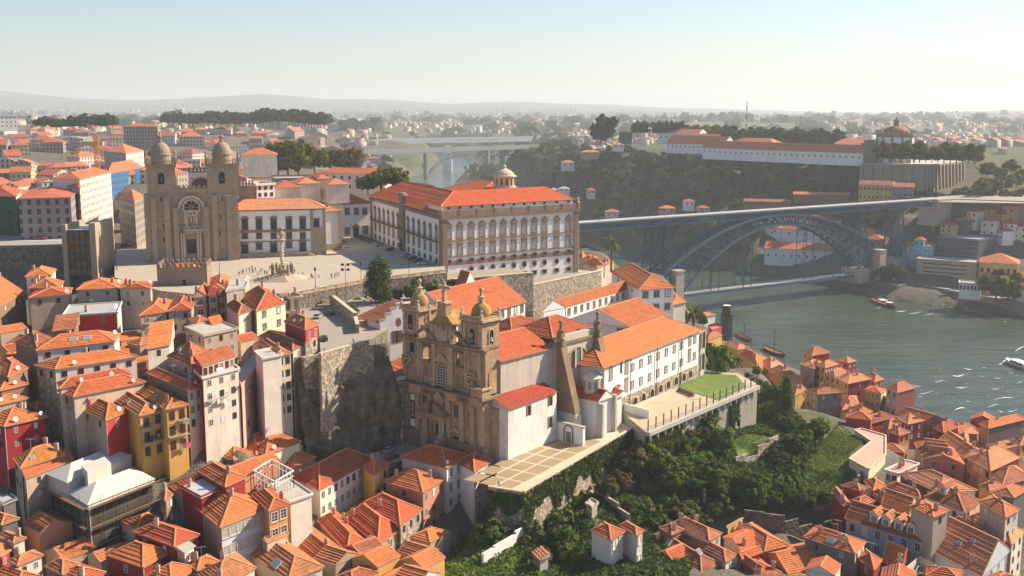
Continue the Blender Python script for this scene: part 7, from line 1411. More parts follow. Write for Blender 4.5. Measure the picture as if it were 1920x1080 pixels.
quadb('white_house',Dp(1692,485,745),Dp(1705,488,741),9,12,'narrow white house left of the blue one',T_FAR,WHITE,.4)
GLB=flat((.09,.10,.12),.3)
r_,P_=quadb('modern_building',Dp(1752,520,735),Dp(1830,520,715),34*.82,30,'modern dark glass building with stepped pale roof slabs on the far bank',SLAB,GLB,roof='flat')
mb=MB()
for j in range(7):z_=P_.P(0,0).z+Dp(1752,520,735).z+3+j*3.4;mb.slab(P_,0,P_.L,z_,z_+.5,.01,.4,flat((.2,.22,.25)))
mb.build('floor_band',r_)
r_,P_=quadb('modern_building',Dp(1718,514,715),Dp(1830,524,695),10,16,'low sandstone modern block with long slit windows under the glass building',SLAB,stucco((.42,.36,.28),.3),roof='flat');mb=MB();z_=Dp(1718,514,715).z
for j in range(3):mb.slab(P_,4,P_.L-6,z_+2+j*2.7,z_+2.7+j*2.7,.01,.05,DARK)
mb.build('window',r_)
quadb('market_hall',Dp(1834,520,690),Dp(1908,522,680),10,22,'ochre market hall with arched windows and orange hip roof',T_FAR,YEL,.45,6,roof='hip',hh=3.0,w=1.8)
quadb('white_pavilion',Dp(1798,548,650),Dp(1838,550,645),5.5,10,'white columned pavilion beside the far road',SLAB,WHITE,.3,6,roof='flat',hh=2.5)
quadb('white_house',Dp(1905,560,640),Dp(1960,563,635),13,14,'white house with orange roof cut by the right edge',T_FAR,OLDW,.5,4,3,roof='hip');quadb('orange_house',Dp(1840,538,665),Dp(1890,540,660),4,10,'low orange roof behind the large far bank tree',T_FAR,OCHRE,.5,roof='hip')
for i,(x0,y,x1,d0,h_,wl)in enumerate(((1763,437,1785,780,6,YEL),(1812,420,1830,800,9,OLDW),(1838,443,1866,770,11,OLDW),(1838,415,1858,810,8,YEL),(1860,420,1880,800,7,OCHRE),(1878,418,1900,800,12,YEL),(1880,440,1902,770,8,WHITE),(1898,448,1925,760,9,OLDW),(1790,428,1812,790,6,DKGREY),(1900,412,1925,800,8,WHITE),(1868,448,1880,768,6,WHITE))):
 d0=750+(430-y)*.35
 quadb('hillside_house',Dp(x0,y,d0),Dp(x1,y,d0-6),h_,9,('yellow cube house left on the slope above the blue house','thin white house on the slope','tall pale house with red shutters on the slope','ochre house with pyramid roof up the slope','orange house in the middle of the slope','tall yellow house high on the slope under the retaining wall','white gabled house low on the slope','pale house on the slope at the right edge','dark grey house on the slope','upper white house on the slope at the right edge','narrow white house between two pale ones on the slope')[i],T_FAR,wl,.5,2,2,roof='hip',cat='house')
for i,(x0,y,x1,d0,h_,wl)in enumerate(((1101,363,1116,1010,7,OLDW),(1031,360,1045,1080,5,OLDW),(1053,312,1077,1200,9,WHITE),(1136,406,1160,930,8,OLDW),(1238,397,1266,900,6,PINK),(1284,385,1302,900,7,WHITE),(1150,275,1170,1120,5,WHITE),(1090,290,1125,1160,6,PINK),(1310,395,1330,890,5,BEIGE),(1048,358,1068,1070,5,WHITE),(1162,262,1185,1180,14,DKGREY))):
 quadb('hillside_house',Dp(x0,y+2,d0),Dp(x1,y+2,d0),h_*.62,10,('small white house with red roof on the dark hillside','pale hut low on the dark hillside','white house on a ledge of the dark hillside','ruined pale house above the bridge deck','pink roofed cottages just above the deck','white gabled house just above the deck','small white villa near the tall hilltop trees','long pink house half hidden near the hilltop','beige cottage just above the deck','second pale hut low on the dark hillside','dark square tower block between hilltop trees')[i],T_FAR if i not in(1,9,10)else SLAB,wl,.4,2,roof='hip' if i not in(10,)else 'flat',cat='house')
p=Dp(1400,215,1500);mb=MB()
for i in range(6):mb.beam((p.x,p.y,Vz(p,240)+i*6),(p.x,p.y,Vz(p,240)+i*6+6),1.1,1.1,flat((.5,.06,.04))if i%2==0 else SASH)
tag(mb.build('radio_mast'),'thin red and white radio mast above the hilltop trees','mast')
p=W(1361,640,4);lt=thing('lift_tower',(p.x,p.y,4),'dark lattice lift tower with a round top on the river bank','tower');zt_=Vz(p,573);mb=MB();w_=8.5/F*p.y
for j in range(9):
 z0,z1=lerp(4,zt_-5,j/9),lerp(4,zt_-5,(j+1)/9);c0=[V3((p.x+x*w_,p.y+y*w_,z0))for x,y in((-1,-1),(1,-1),(1,1),(-1,1))];c1=[V3((c.x,c.y,z1))for c in c0]
 for q in range(4):r_=(q+1)%4;mb.beam(c0[q],c1[q],.4,.4,IRON);mb.beam(c0[q],c1[r_],.2,.2,IRON);mb.beam(c1[q],c1[r_],.3,.3,IRON)
mb.build('lattice',lt);mb=MB();mb.box(p,X,Y,w_*1.3,w_*1.3,zt_-5,zt_-4.5,IRON);mb.lathe(p,[(w_*1.05,zt_-4.5),(w_*1.05,zt_-.5),(w_*1.0,zt_)],flat((.06,.05,.05)),12);mb.lathe(p,[(w_*.9,zt_+.05),(w_*.9,zt_+.2)],CREAM,12);mb.build('cabin',lt);mb=MB();mb.box(p,X,Y,w_*.5,w_*.5,4,zt_-5,flat((.2,.2,.2)));mb.build('shaft',lt)
def wallgrid(col,pu=2.9,pv=3.2,wc=(.05,.05,.055),ww=.36,wh=.5):
 k=('wg',col,pu,pv,wc)
 if k not in MATS:
  m,nt,b,_=newmat('windowed_stucco');uv=N(nt,'ShaderNodeUVMap',uv_map='UVMap').outputs[0];sx=N(nt,'ShaderNodeSeparateXYZ');nt.links.new(uv,sx.inputs[0])
  fr=lambda o,p,w:math_(nt,'LESS_THAN',math_(nt,'ABSOLUTE',math_(nt,'SUBTRACT',math_(nt,'FRACT',math_(nt,'DIVIDE',o,p)),.5)),w/2)
  geo=nt.nodes.new('ShaderNodeNewGeometry');sn=N(nt,'ShaderNodeSeparateXYZ');nt.links.new(geo.outputs['Normal'],sn.inputs[0]);vert=math_(nt,'LESS_THAN',math_(nt,'ABSOLUTE',sn.outputs[2]),.5)
  msk=math_(nt,'MULTIPLY',math_(nt,'MULTIPLY',fr(sx.outputs[0],pu,ww),fr(sx.outputs[1],pv,wh)),vert)
  n=noise(nt,pos(nt),.15,5,.7);c=mixc(nt,n,tuple(x*.7 for x in col),tuple(min(1,x*1.2)for x in col));nt.links.new(mixc(nt,msk,c,wc),b.inputs['Base Color'])
  nt.links.new(math_(nt,'SUBTRACT',.85,math_(nt,'MULTIPLY',msk,.6)),b.inputs['Roughness']);MATS[k]=m
 return MATS[k]
WGS=[wallgrid(c)for c in((.62,.58,.52),(.66,.6,.5),(.45,.41,.37),(.56,.45,.36),(.7,.68,.64),(.36,.32,.28),(.6,.5,.32),(.3,.26,.23))]
TFS=[tile((.56,.16,.07),.4),tile((.50,.14,.07),.5),tile((.60,.19,.09),.35),tile((.44,.15,.08),.6)]
def simple_building(P_,u,la,lb_,h,zg,tm,wall,kind,rise,label,group=None,name='town_house',one=False,step=9):
 v=V3((-u.y,u.x,0));n=P_;z1=zg+h;q=[V3((p.x,p.y,z1))for p in(n,n+u*la,n+u*la+v*lb_,n+v*lb_)]
 r=None if one else thing(name,(n.x,n.y,zg),label,'house',group)
 mb=MB();mb.prism([lerp(p,(q[0]+q[2])/2,.04)for p in q],zg-6,z1-.02,wall,cap=False,bottom=False)
 if not one:mb.build('wall',r);mb=MB()
 if kind=='flat':flat_roof(mb,*q,tm,.5,CONC)
 else:roof_on(mb,*q,kind,rise,tm,step,None,wall)
 if one:return tag(mb.build(name,org=(n.x,n.y,zg)),label,'house',group)
 mb.build('roof',r);return r
def town(lab,L,Nn,R,h,d,tm,wl,wr,roof='hip',rise=.4,**k):return house(L,Nn,R,h,d,lab,roof,tm,wl,wr,rise,step=9,name='town_building',cat='building',zlow=40,**k)
cg1=wallgrid((.70,.66,.54),2.2,3.0,(.10,.11,.10),.5,.55)
town('long cream office block with rows of windows along the street left of the cathedral',(97,334),(150,336),(209,322),22,455,T_FAR,OLDW,cg1,rise=.3)
BNET=wallgrid((.03,.11,.24),3.0,3.2,(.10,.2,.33),.4,.6)
town('building wrapped in bright blue scaffold netting behind the cream block',(186,320),(200,326),(270,313),14,545,T_FAR,BNET,BNET,rise=.25)
town('square granite building with orange hip behind the blue netting',(194,283),(236,287),(270,282),12,640,T_FAR,wallgrid((.36,.33,.3)),wallgrid((.6,.56,.5)),rise=.2)
mauve=wallgrid((.34,.28,.27),3.4,3.6,(.07,.06,.06),.42,.6)
town('mauve grey corner building with curved end and iron balconies at the upper left',(32,372),(134,370),(152,352),15,425,T_FAR,mauve,mauve,rise=.14)
town('dark green town house beside the mauve corner building',(-30,366),(31,369),(40,356),17,432,T_FAR,wallgrid((.04,.1,.05),3.4,3.6,(.1,.09,.08)),OLDW,rise=.3)
town('grey stone house with round corner and pyramid roof just left of the cathedral',(222,370),(252,378),(274,368),14,440,T_FAR,wallgrid((.3,.25,.2)),wallgrid((.3,.25,.2)),rise=.25)
town('narrow town house between the mauve block and the cream block',(120,348),(150,352),(162,342),15,448,T_FAR,wallgrid((.5,.4,.36)),wallgrid((.5,.46,.4)),rise=.25)
quadb('white_apartment_block',Dp(-30,240,1300),Dp(33,237,1320),14,20,'white modern apartment block at the far left skyline',SLAB,WHITE,roof='flat',nwin=8,rows=3)
quadb('grey_office_block',Dp(234,273,980),Dp(297,273,985),17,18,'dark grey office block with rows of windows above the town',T_FAR,wallgrid((.27,.25,.23),2.6,3.2),.25,roof='hip')
quadb('school_building',Dp(592,357,520),Dp(722,352,505),8.5,14,'long plain building with orange roof and small windows left of the river',T_FAR,OLDW,.3,9,2,roof='hip')
quadb('beige_house',Dp(478,324,600),Dp(516,320,605),9,16,'beige house with orange hip left of the big plane trees',T_FAR,BEIGE,.5,4,2,roof='hip')
quadb('granite_hall',Dp(518,359,470),Dp(592,356,475),5,22,'low granite hall with a ribbed flat roof behind the chapter house',SLAB,GRAND,.2,roof='flat')
quadb('white_house',Dp(482,374,430),Dp(515,371,435),5.5,12,'small white building with square windows behind the crenellated transept',CONC,WHITE,roof='flat',nwin=3,rows=2)
for i,(x0,x1,y,d,h_,tm)in enumerate(((455,520,318,590,8,T_FAR),(560,600,358,450,3,T_FAR),(596,622,350,480,3.5,T_FAR),(616,655,364,450,4,T_FAR),(515,565,366,440,3,T_FAR))):
 quadb('town_house',Dp(x0,y,d),Dp(x1,y-1,d+4),h_,14,('long orange roof right of the second bell tower','low orange roof behind the small white tower block','small white house with orange hip near the school','orange roofed house behind the door building','double hipped orange roof behind the chapter house')[i],tm,OLDW,.45,roof='hip')
wl_=thing('crenellated_wall',Dp(780,350,500),'dark crenellated old city wall stepping down behind the palace','wall');Pw=Plane(Dp(752,345,520),Dp(812,356,475));mb=MB();
for i in range(16):a=Pw.L*i/16;z_=lerp(Dp(752,344,520).z,Dp(812,354,475).z,i/15);mb.slab(Pw,a,a+Pw.L/16,z_-12,z_,-2,0,GRAND);mb.slab(Pw,a,a+Pw.L/32,z_,z_+1.6,-1,0,GRAND)
mb.build('wall',wl_)
p=Dp(183,316,520);mb=MB();z0,z1=p.z-5,Vz(p,252)
OC=flat((.55,.2,.03))
for j in range(14):
 a,b_=lerp(z0,z1,j/14),lerp(z0,z1,(j+1)/14);c=[V3((p.x+x,p.y+y,0))for x,y in((-.8,-.8),(.8,-.8),(.8,.8),(-.8,.8))]
 for q in range(4):mb.beam(c[q]+Z*a,c[q]+Z*b_,.25,.25,OC);mb.beam(c[q]+Z*a,c[(q+1)%4]+Z*b_,.18,.18,OC)
tag(mb.build('tower_crane'),'orange lattice crane mast rising between the town roofs','crane')
rt_=random.Random(5);placed=[]
KEEP=[(W(a,b_,z).x,W(a,b_,z).y)for a,b_,z in((150,400,66),(230,340,70),(90,420,64),(30,430,64))]
SQ=np.array([tuple(W(a,b_,64)[:2])for a,b_ in[(215,530),(200,455),(262,440),(300,400),(480,385),(640,375),(900,380),(1000,440),(830,520),(540,570),(300,560)]])
PLACED_ROOTS=[o for o in COL.objects if o.parent is None and o.name.startswith(('town_building','school','beige_h','granite_hall','white_house','grey_office','white_apart'))]
occ=[(o.location.x,o.location.y+6,12)for o in PLACED_ROOTS]
ntown=0;tries=0
kinds=[('orange roofed town house in the crowd of houses behind the cathedral','town houses behind the cathedral'),('pale flat topped town block among the orange roofs','flat topped blocks in the town'),('far small orange roofed house under the skyline','far houses under the skyline')]
road_poly=np.array([tuple(W(a,b_,65)[:2])for a,b_ in[(-60,470),(-60,436),(120,432),(205,385),(222,355),(236,355),(232,400),(262,440),(215,475)]])
while ntown<298 and tries<12000:
 tries+=1;px=rt_.uniform(-50,735);py=228+185*rt_.random()**1.25
 if px>480 and py>300 and px<690:continue
 d=400
 for _ in range(6):p=Dp(px,py,d);g=gz(p.x,p.y);d=max(380,min(1700,d+(H-g-(py-207)/F*d)*F/(py-207)*.7))
 p=Dp(px,py,d)
 if d>=1690 or d<400:continue
 if in_poly(np.array([p.x]),np.array([p.y]),SQ)[0]or in_poly(np.array([p.x]),np.array([p.y]),road_poly)[0]or in_poly(np.array([p.x]),np.array([p.y]),RIV)[0]or d_poly(np.array([p.x]),np.array([p.y]),RIV)[0]<60:continue
 big=d>800;la=rt_.uniform(10,17)*(1.35 if big else 1);lb_=rt_.uniform(9,14)*(1.3 if big else 1);rad=(la+lb_)/4.3
 if any((p.x-a)**2+(p.y-b_)**2<(rad+r_)**2 for a,b_,r_ in occ):continue
 occ.append((p.x,p.y,rad));a=rt_.choice([.25,.35,-.9,1.2,.5])+rt_.uniform(-.12,.12);u=V3((math.cos(a),math.sin(a),0));g=gz(p.x,p.y);fl_=rt_.random()<.09;far=d>1050
 k=1 if fl_ else(2 if far else 0);h=rt_.uniform(5.5,9.5)+(rt_.uniform(1,6)if fl_ else 0)
 o=simple_building(p-u*la/2-V3((-u.y,u.x,0))*lb_/2,u,la,lb_,h,g,CONC if fl_ else rt_.choice(TFS),rt_.choice(WGS),'flat' if fl_ else rt_.choice(['hip','hip','ga','gb']),rt_.uniform(.35,.55),kinds[k][0],kinds[k][1],name='town_block' if fl_ else 'town_house',one=far)
 ntown+=1
FP=[np.array([(p.x,p.y)for p in(n_,r_,l_+r_-n_,l_)])for(_,n_,r_,l_,_z)in HS.values()];done=[]
EXC=[np.array([tuple(W(a,b_,z)[:2])for a,b_ in P_])for P_,z in(([(541,583),(600,572),(850,535),(735,612),(700,648),(600,672),(560,596)],59.6),([(600,838),(640,812),(700,800),(912,858),(908,866),(715,876)],33),([(560,690),(720,650),(740,800),(600,850)],33))]+[GARD,SQ]
TBP=np.array([tuple(W(*J(x,y),24.5)[:2])for x,y in((650,-10),(700,-22),(882,30),(882,168),(756,284),(610,205),(777,75))]);FC=[(f_.mean(0),np.abs(f_-f_.mean(0)).sum(1).max()+4)for f_ in FP]
for(px0,px1,d0_,d1_,nmax,lab,grp)in((-20,560,190,300,46,'small low tiled house squeezed between the taller houses on the left slope','low houses on the left slope'),(560,800,196,262,12,'small low tiled house in the lanes below the church','low houses below the church'),(1320,1940,212,380,22,'small low tiled house squeezed between the roofs of the lower right','low houses of the lower right')):
 k=0
 for _ in range(2500):
  if k>=nmax:break
  px=rt_.uniform(px0,px1);d=rt_.uniform(d0_,d1_);x=(px-960)/F*d;q=np.array([x]),np.array([d])
  if any(in_poly(*q,E_)[0]for E_ in EXC)or in_poly(*q,RIV)[0]or d_poly(*q,RIV)[0]<14:continue
  if any((x-c_[0])**2+(d-c_[1])**2<r_*r_ and(in_poly(*q,f_)[0]or d_poly(*q,f_)[0]<3.2)for f_,(c_,r_)in zip(FP,FC))or any((x-a)**2+(d-b_)**2<42 for a,b_ in done):continue
  if px>1180 and((px<1600 and d>240)or in_poly(*q,TBP)[0]or d_poly(*q,TBP)[0]<12):continue
  g=gz(x,d);a=rt_.choice([.95,1.0,.85])if px<900 else rt_.choice([-.5,.6,-.4]);u=V3((math.cos(a),math.sin(a),0));la,lb_=rt_.uniform(6,8.5),rt_.uniform(5.5,7.5);done.append((x,d));k+=1
  c=V3((x,d,0));simple_building(c-u*la/2-V3((-u.y,u.x,0))*lb_/2,u,la,lb_,rt_.uniform(3.2,4.2)if px>1180 else rt_.uniform(3.5,6.5),g,rt_.choice([T_MID,T_OLD,T_NEW,T_OLD]),rt_.choice([OLDW,BEIGE,TAUPE,SALMON,OCHRE,REDW]),rt_.choice(['hip','ga','gb']),.45,lab,grp,name='low_house',step=.62)
rn=np.random.default_rng(21);nb=5200;vv=[];ff=[];mi=[]
FM=[flat((.46,.41,.34)),flat((.36,.31,.26)),flat((.52,.48,.43)),flat((.46,.19,.10)),flat((.45,.17,.1)),flat((.35,.33,.31))]
cnt=0
while cnt<nb:
 px=rn.uniform(-350,2300);d=1250*(7.0)**rn.random()**.8;x=(px-960)/F*d
 if px<740 and d<1650:continue
 if d<1900 and 850<px<1250:continue
 if d<2900 and 735<px<960:continue
 dens=math.sin(x*.0041+d*.0023)+math.sin(x*.0017-d*.0031+2)
 if dens<rn.uniform(-1.6,.5):cnt+=0;
 if dens<rn.uniform(-1.6,.5):continue
 if in_poly(np.array([x]),np.array([d]),RIV)[0]or(d<3000 and d_poly(np.array([x]),np.array([d]),RIV)[0]<40):cnt+=1;continue
 w_,l_,h_=rn.uniform(7,16),rn.uniform(8,20),rn.uniform(5,11)+(rn.random()<.03)*9;a=rn.uniform(0,3.14);c,s=math.cos(a),math.sin(a);b0=len(vv);vv.append((x,d,c,s,w_,l_,h_));cnt+=1
arr=np.array(vv);gzs=ground(arr[:,0],arr[:,1]);V=[];Fq=[];MI=[]
for i in range(len(arr)):
 x,y,c,s,w_,l_,h_=arr[i];g=gzs[i];b0=len(V);hp=.0 if h_>15 else w_*.22
 for z_ in(g-3,g+h_):
  for sx,sy in((-1,-1),(1,-1),(1,1),(-1,1)):V.append((x+c*sx*w_/2-s*sy*l_/2,y+s*sx*w_/2+c*sy*l_/2,z_))
 for sy in(-1,1):V.append((x-s*sy*l_/2,y+c*sy*l_/2,g+h_+hp))
 wm=rn.integers(0,3);rm=rn.integers(3,5)if h_<15 else 5
 for f_ in((0,1,5,4),(1,2,6,5),(2,3,7,6),(3,0,4,7)):Fq.append([b0+q for q in f_]);MI.append(wm)
 Fq.append([b0+4,b0+8,b0+9,b0+7]);MI.append(rm);Fq.append([b0+5,b0+6,b0+9,b0+8]);MI.append(rm);Fq.append([b0+4,b0+5,b0+8,b0+8]);MI.append(wm);Fq.append([b0+6,b0+7,b0+9,b0+9]);MI.append(wm)
o=np_mesh('distant_town',np.array(V),np.array(Fq),FM,mi=MI);tag(o,'hazy mass of distant town houses spreading to the hills','town',kind='stuff')
L_DARK=leafmat((.035,.06,.016),(.095,.14,.032),(.20,.225,.065),'dark');L_MID=leafmat((.065,.10,.015),(.16,.22,.035),(.28,.31,.07),'mid');L_OLIVE=leafmat((.06,.075,.02),(.16,.17,.045),(.29,.28,.09),'olive')
L_YEL=leafmat((.11,.085,.016),(.22,.16,.03),(.32,.23,.05),'autumn');L_BROWN=leafmat((.065,.055,.025),(.15,.12,.055),(.25,.2,.10),'brown');L_SCRUB=leafmat((.03,.045,.018),(.095,.115,.035),(.20,.185,.07),'scrub');BARK=flat((.09,.065,.045))
L_FAR=leafmat((.05,.068,.03),(.10,.12,.05),(.17,.17,.07),'far')
def leaves(n,clumps,rad,size,seed,flatten=.8,core=.0,shape=None):
 """leaf quads in clumps: returns verts, faces. clumps in an ellipsoid of radii rad"""
 r=np.random.default_rng(seed);c=r.normal(size=(clumps,3));c/=np.linalg.norm(c,axis=1)[:,None];c*=(r.random(clumps)**.45)[:,None]
 c[:,2]=np.maximum(c[:,2],-.75)
 if shape:c=shape(c,r)
 cr=r.uniform(.2,.38,clumps);k=r.integers(0,clumps,n);off=r.normal(size=(n,3));off/=np.linalg.norm(off,axis=1)[:,None];nrm=off.copy();off*=(cr[k]*r.random(n)**.33)[:,None]
 p=(c[k]+off)*np.array(rad);nrm=nrm*.8+c[k]*.5+r.normal(size=(n,3))*.28;nrm[:,2]+=.2;nrm/=np.linalg.norm(nrm,axis=1)[:,None]
 t=np.cross(nrm,r.normal(size=(n,3)));t/=np.linalg.norm(t,axis=1)[:,None];b=np.cross(nrm,t);s=size*r.uniform(.6,1.3,n)[:,None]
 v=np.stack([p-t*s-b*s*.7,p+t*s*.9-b*s*.6,p+t*s+b*s*.7,p-t*s*.8+b*s*.6],1).reshape(-1,3);return v,np.arange(4*n).reshape(n,4)
PROTO={}
def plant(kind,mat,seed,n,size,rad,hgt,trunk=True,clumps=40,shape=None,name='tree',cr=None):
 """prototype kept as the source of the first copy; local origin at the foot"""
 v,f=leaves(n,clumps,rad,size,seed,shape=shape);v=v+np.array([0,0,hgt-rad[2]])
 r=bpy.data.objects.new(name,None);r.empty_display_size=.5;cme=np_mesh('crown',v,f,[mat]);COL.objects.unlink(cme);cme.parent=r;parts=[cme]
 if trunk:
  mb=MB();rr=random.Random(seed);k=max(.12,hgt*.022)
  pts=[V3((0,0,-1)),V3((rr.uniform(-.2,.2),rr.uniform(-.2,.2),hgt*.35)),V3((rr.uniform(-.4,.4),rr.uniform(-.4,.4),hgt*.7))]
  for i in range(2):a_,b_=pts[i],pts[i+1];w0,w1=k*(1.2-.4*i),k*(.8-.4*i);mb.hexa([a_+V3((math.cos(q)*w0,math.sin(q)*w0,0))for q in(0,1.05,2.1,3.14,4.2,5.2)],[b_+V3((math.cos(q)*w1,math.sin(q)*w1,0))for q in(0,1.05,2.1,3.14,4.2,5.2)],BARK)
  for i in range(5):a_=lerp(pts[1],pts[2],i/5);q=rr.uniform(0,6.28);mb.beam(a_,a_+V3((math.cos(q)*rad[0]*.6,math.sin(q)*rad[1]*.6,hgt*.2)),k*.5,k*.5,BARK)
  tm=mb.build('trunk');COL.objects.unlink(tm);tm.parent=r;parts.append(tm)
 PROTO[kind]=(r,hgt)
def put_plant(kind,p,h,label,cat,group=None,wide=1.0,name=None):
 src,hg=PROTO[kind];s=h/hg
 r=src.copy();r.name=name or src.name;COL.objects.link(r);r.location=p;r.rotation_euler=(0,0,random.uniform(0,6.28));r.scale=(s*wide,s*wide,s)
 for ch in src.children:c=ch.copy();COL.objects.link(c);c.parent=r
 return tag(r,label,cat,group)
conic=lambda c,r:c*np.stack([1.0-.6*np.clip((c[:,2]+1)/2,0,1)]*2+[np.ones(len(c))],1)
for i in range(2):
 plant(f'dark{i}',L_DARK,31+i,2600,.34,(3.6,3.6,3.6),8.5,clumps=70);plant(f'mid{i}',L_MID,41+i,2600,.34,(3.6,3.6,3.2),8,clumps=60);plant(f'olive{i}',L_OLIVE,51+i,2600,.34,(3.5,3.5,3.2),8,clumps=60);plant(f'brown{i}',L_BROWN,61+i,2200,.32,(3.6,3.6,3.0),7.5,clumps=60)
 plant(f'bushd{i}',L_DARK,71+i,1500,.27,(2.4,2.4,1.7),3.2,False,36,name='bush');plant(f'bushm{i}',L_MID,81+i,1500,.27,(2.4,2.4,1.6),3.0,False,36,name='bush');plant(f'busho{i}',L_OLIVE,91+i,1500,.27,(2.4,2.4,1.6),3.0,False,36,name='bush');plant(f'bushb{i}',L_BROWN,95+i,1300,.27,(2.4,2.4,1.6),3.0,False,36,name='bush')
 plant(f'plane{i}',L_YEL if i else leafmat((.06,.06,.012),(.14,.125,.025),(.26,.2,.04),'turning'),101+i,2200,.55,(7,7,6),15,clumps=70);plant(f'far{i}',L_FAR,111+i,500,1.1,(5.5,5.5,5),12,clumps=40);plant(f'fary{i}',leafmat((.09,.085,.02),(.18,.16,.04),(.28,.24,.06),'faryellow'),121+i,500,1.0,(5.5,5.5,5),11,clumps=40)
plant('conic',L_DARK,131,4200,.24,(4.2,4.2,6.2),13,clumps=110,shape=conic);plant('cypress',L_DARK,132,2400,.2,(1.9,1.9,6.5),13,clumps=80,shape=conic);plant('hedge',L_DARK,133,1800,.16,(2.4,2.0,1.3),2.6,False,40,name='bush')
def palm(kind,hgt,fl_,nf,lm):
 r=bpy.data.objects.new('palm_tree',None);rr=random.Random(hgt);mb=MB()
 for i in range(nf):
  a=i*2.399;el=rr.uniform(-.5,1.25);pts=[];q=V3((0,0,hgt));d=V3((math.cos(a)*math.cos(el),math.sin(a)*math.cos(el),math.sin(el)))
  for k in range(7):pts.append(q.copy());q=q+d*(fl_/6);d=(d+V3((0,0,-.24))).normalized()
  s=V3((-math.sin(a),math.cos(a),0))
  for k in range(6):
   w0,w1=.62*math.sin(math.pi*(k/6*.85+.12)),.62*math.sin(math.pi*((k+1)/6*.85+.12));
   for sg in(-1,1):mb.poly((pts[k],pts[k+1],pts[k+1]+s*sg*w1-Z*.22,pts[k]+s*sg*w0-Z*.22),lm)
 c=mb.build('crown',uv=False);COL.objects.unlink(c);c.parent=r;mb=MB();mb.lathe((0,0),[(.55,-1),(.42,hgt*.3),(.38,hgt*.85),(.6,hgt*.95),(.5,hgt+.2)],BARK,8);t=mb.build('trunk');COL.objects.unlink(t);t.parent=r;PROTO[kind]=(r,hgt)
palm('palm_tall',11.5,5.2,46,L_OLIVE);palm('palm_low',4.5,5.0,46,L_OLIVE);palm('palm_far',14,3.5,26,L_FAR)
def G3(px,py,zz=None):
 """point on the terrain seen at that pixel"""
 if zz is not None:return W(px,py,zz)
 lo,hi=140.0,3000.0;d=160.0;prev=d;r_=ray(px,py)
 while d<9000:
  x=r_.x/r_.y*d;z=H+r_.z/r_.y*d
  if z<=gz(x,d):return V3((x,d,gz(x,d)))
  d*=1.012
 return Dp(px,py,5000)
tp_l='tall round evergreen tree with dense dark crown at the foot of the square wall'
put_plant('conic',W(712,574,58.5),15.5,tp_l,'tree',wide=1.3)
for x,y,h_,k,lab in((770,566,5.5,'mid0','bright leafy tree in the small garden nearest the big evergreen'),(785,552,6,'olive0','yellowish young tree in the small garden under the square wall'),(812,556,5.5,'mid1','round green tree at the right of the small garden'),(745,566,4.5,'dark0','dark shrubby tree left in the small garden'),(845,546,4,'olive1','small olive tree behind the left church dome')):
 put_plant(k,W(x,y,58.8),h_,lab,'tree')
for i,x in enumerate(range(664,740,11)):put_plant('hedge',W(x,552-(i%2),58.5),2.8,'clipped dark hedge bush in the row under the square wall','bush','hedge row under the square wall')
put_plant('bushm0',W(659,588,59.6),3,'round clipped bush beside the white cars','bush');put_plant('bushm1',W(690,606,58.5),2.4,'pale striped hedge on the wall above the parking steps','bush',wide=1.4)
put_plant('bushm0',W(1351,692,37.2),8.5,'broad bright green tree standing on the lawn below the seminary','tree',wide=.85,name='tree')
put_plant('palm_tall',G3(1146,505,42),13,'tall palm with a full crown beside the palace and the river','palm');put_plant('palm_low',W(1300,612,30),5.5,'palm between the seminary wing and the riverside restaurants','palm');put_plant('palm_low',W(1322,828,27),5,'spiky palm below the outer edge of the court','palm')
for x,y in((1272,597),(1282,603),(1318,612),(1310,600)):put_plant('dark1',W(x,y,31),5,'dark tree clustered round the riverside palm','tree','trees round the riverside palm')
put_plant('palm_far',Dp(873,332,1500),14,'far small palm on the headland above the river','palm')
slope_=[('bushd','dark green bush on the wooded slope under the terraces','dark bushes on the wooded slope'),('busho','olive bush on the wooded slope under the terraces','olive bushes on the wooded slope'),('brown','brownish half bare tree on the wooded slope','brownish trees on the wooded slope'),('dark','dense dark tree on the wooded slope under the court','dark trees on the wooded slope'),('olive','olive green tree on the wooded slope','olive trees on the wooded slope'),('mid','bright green tree on the wooded slope','bright trees on the wooded slope')]
rs=random.Random(9)
SPOT=[]
def strip(pts,n,kinds,h0,h1,spread):
 for i in range(n):
  t=rs.random()*(len(pts)-1);k=int(t);a,b_=pts[k],pts[min(k+1,len(pts)-1)];f=t-k;SPOT.append((a[0]+(b_[0]-a[0])*f+rs.uniform(-spread,spread),a[1]+(b_[1]-a[1])*f+rs.uniform(-spread,spread)*.6,rs.choice(kinds),rs.uniform(h0,h1)))
strip([(1010,960),(1090,915),(1160,875),(1200,860)],20,['dark','brown','busho','olive'],5,8,16)
strip([(1130,950),(1170,920),(1190,890)],12,['brown','olive','brown'],6,9,16)
strip([(1195,860),(1240,900),(1260,940)],12,['dark','olive','mid'],6,9,18)
strip([(1250,840),(1300,850),(1370,850)],16,['dark','brown','mid','bushd'],5,9,16)
strip([(1270,920),(1340,930),(1400,940),(1480,930),(1540,940)],36,['dark','dark','olive','bushd'],5,8,18)
strip([(1290,890),(1360,895),(1430,900),(1500,905)],26,['dark','mid','olive','bushd'],5,8,16)
strip([(1400,960),(1470,955),(1550,950)],16,['dark','bushd'],5,7,8)
strip([(1420,760),(1450,800),(1480,820),(1530,830),(1560,820)],26,['dark','mid','olive','busho'],5,8,14)
strip([(1430,860),(1470,850),(1500,850),(1540,860)],20,['olive','bushd','mid'],4,6.5,12)
strip([(1200,960),(1240,970),(1300,965)],12,['busho','bushd','mid'],3,5,14)
strip([(1405,715),(1425,740),(1440,760)],12,['bushd','mid','olive'],3,5,10)
strip([(1230,990),(1290,985),(1350,975)],12,['bushd','busho'],3,5,10)
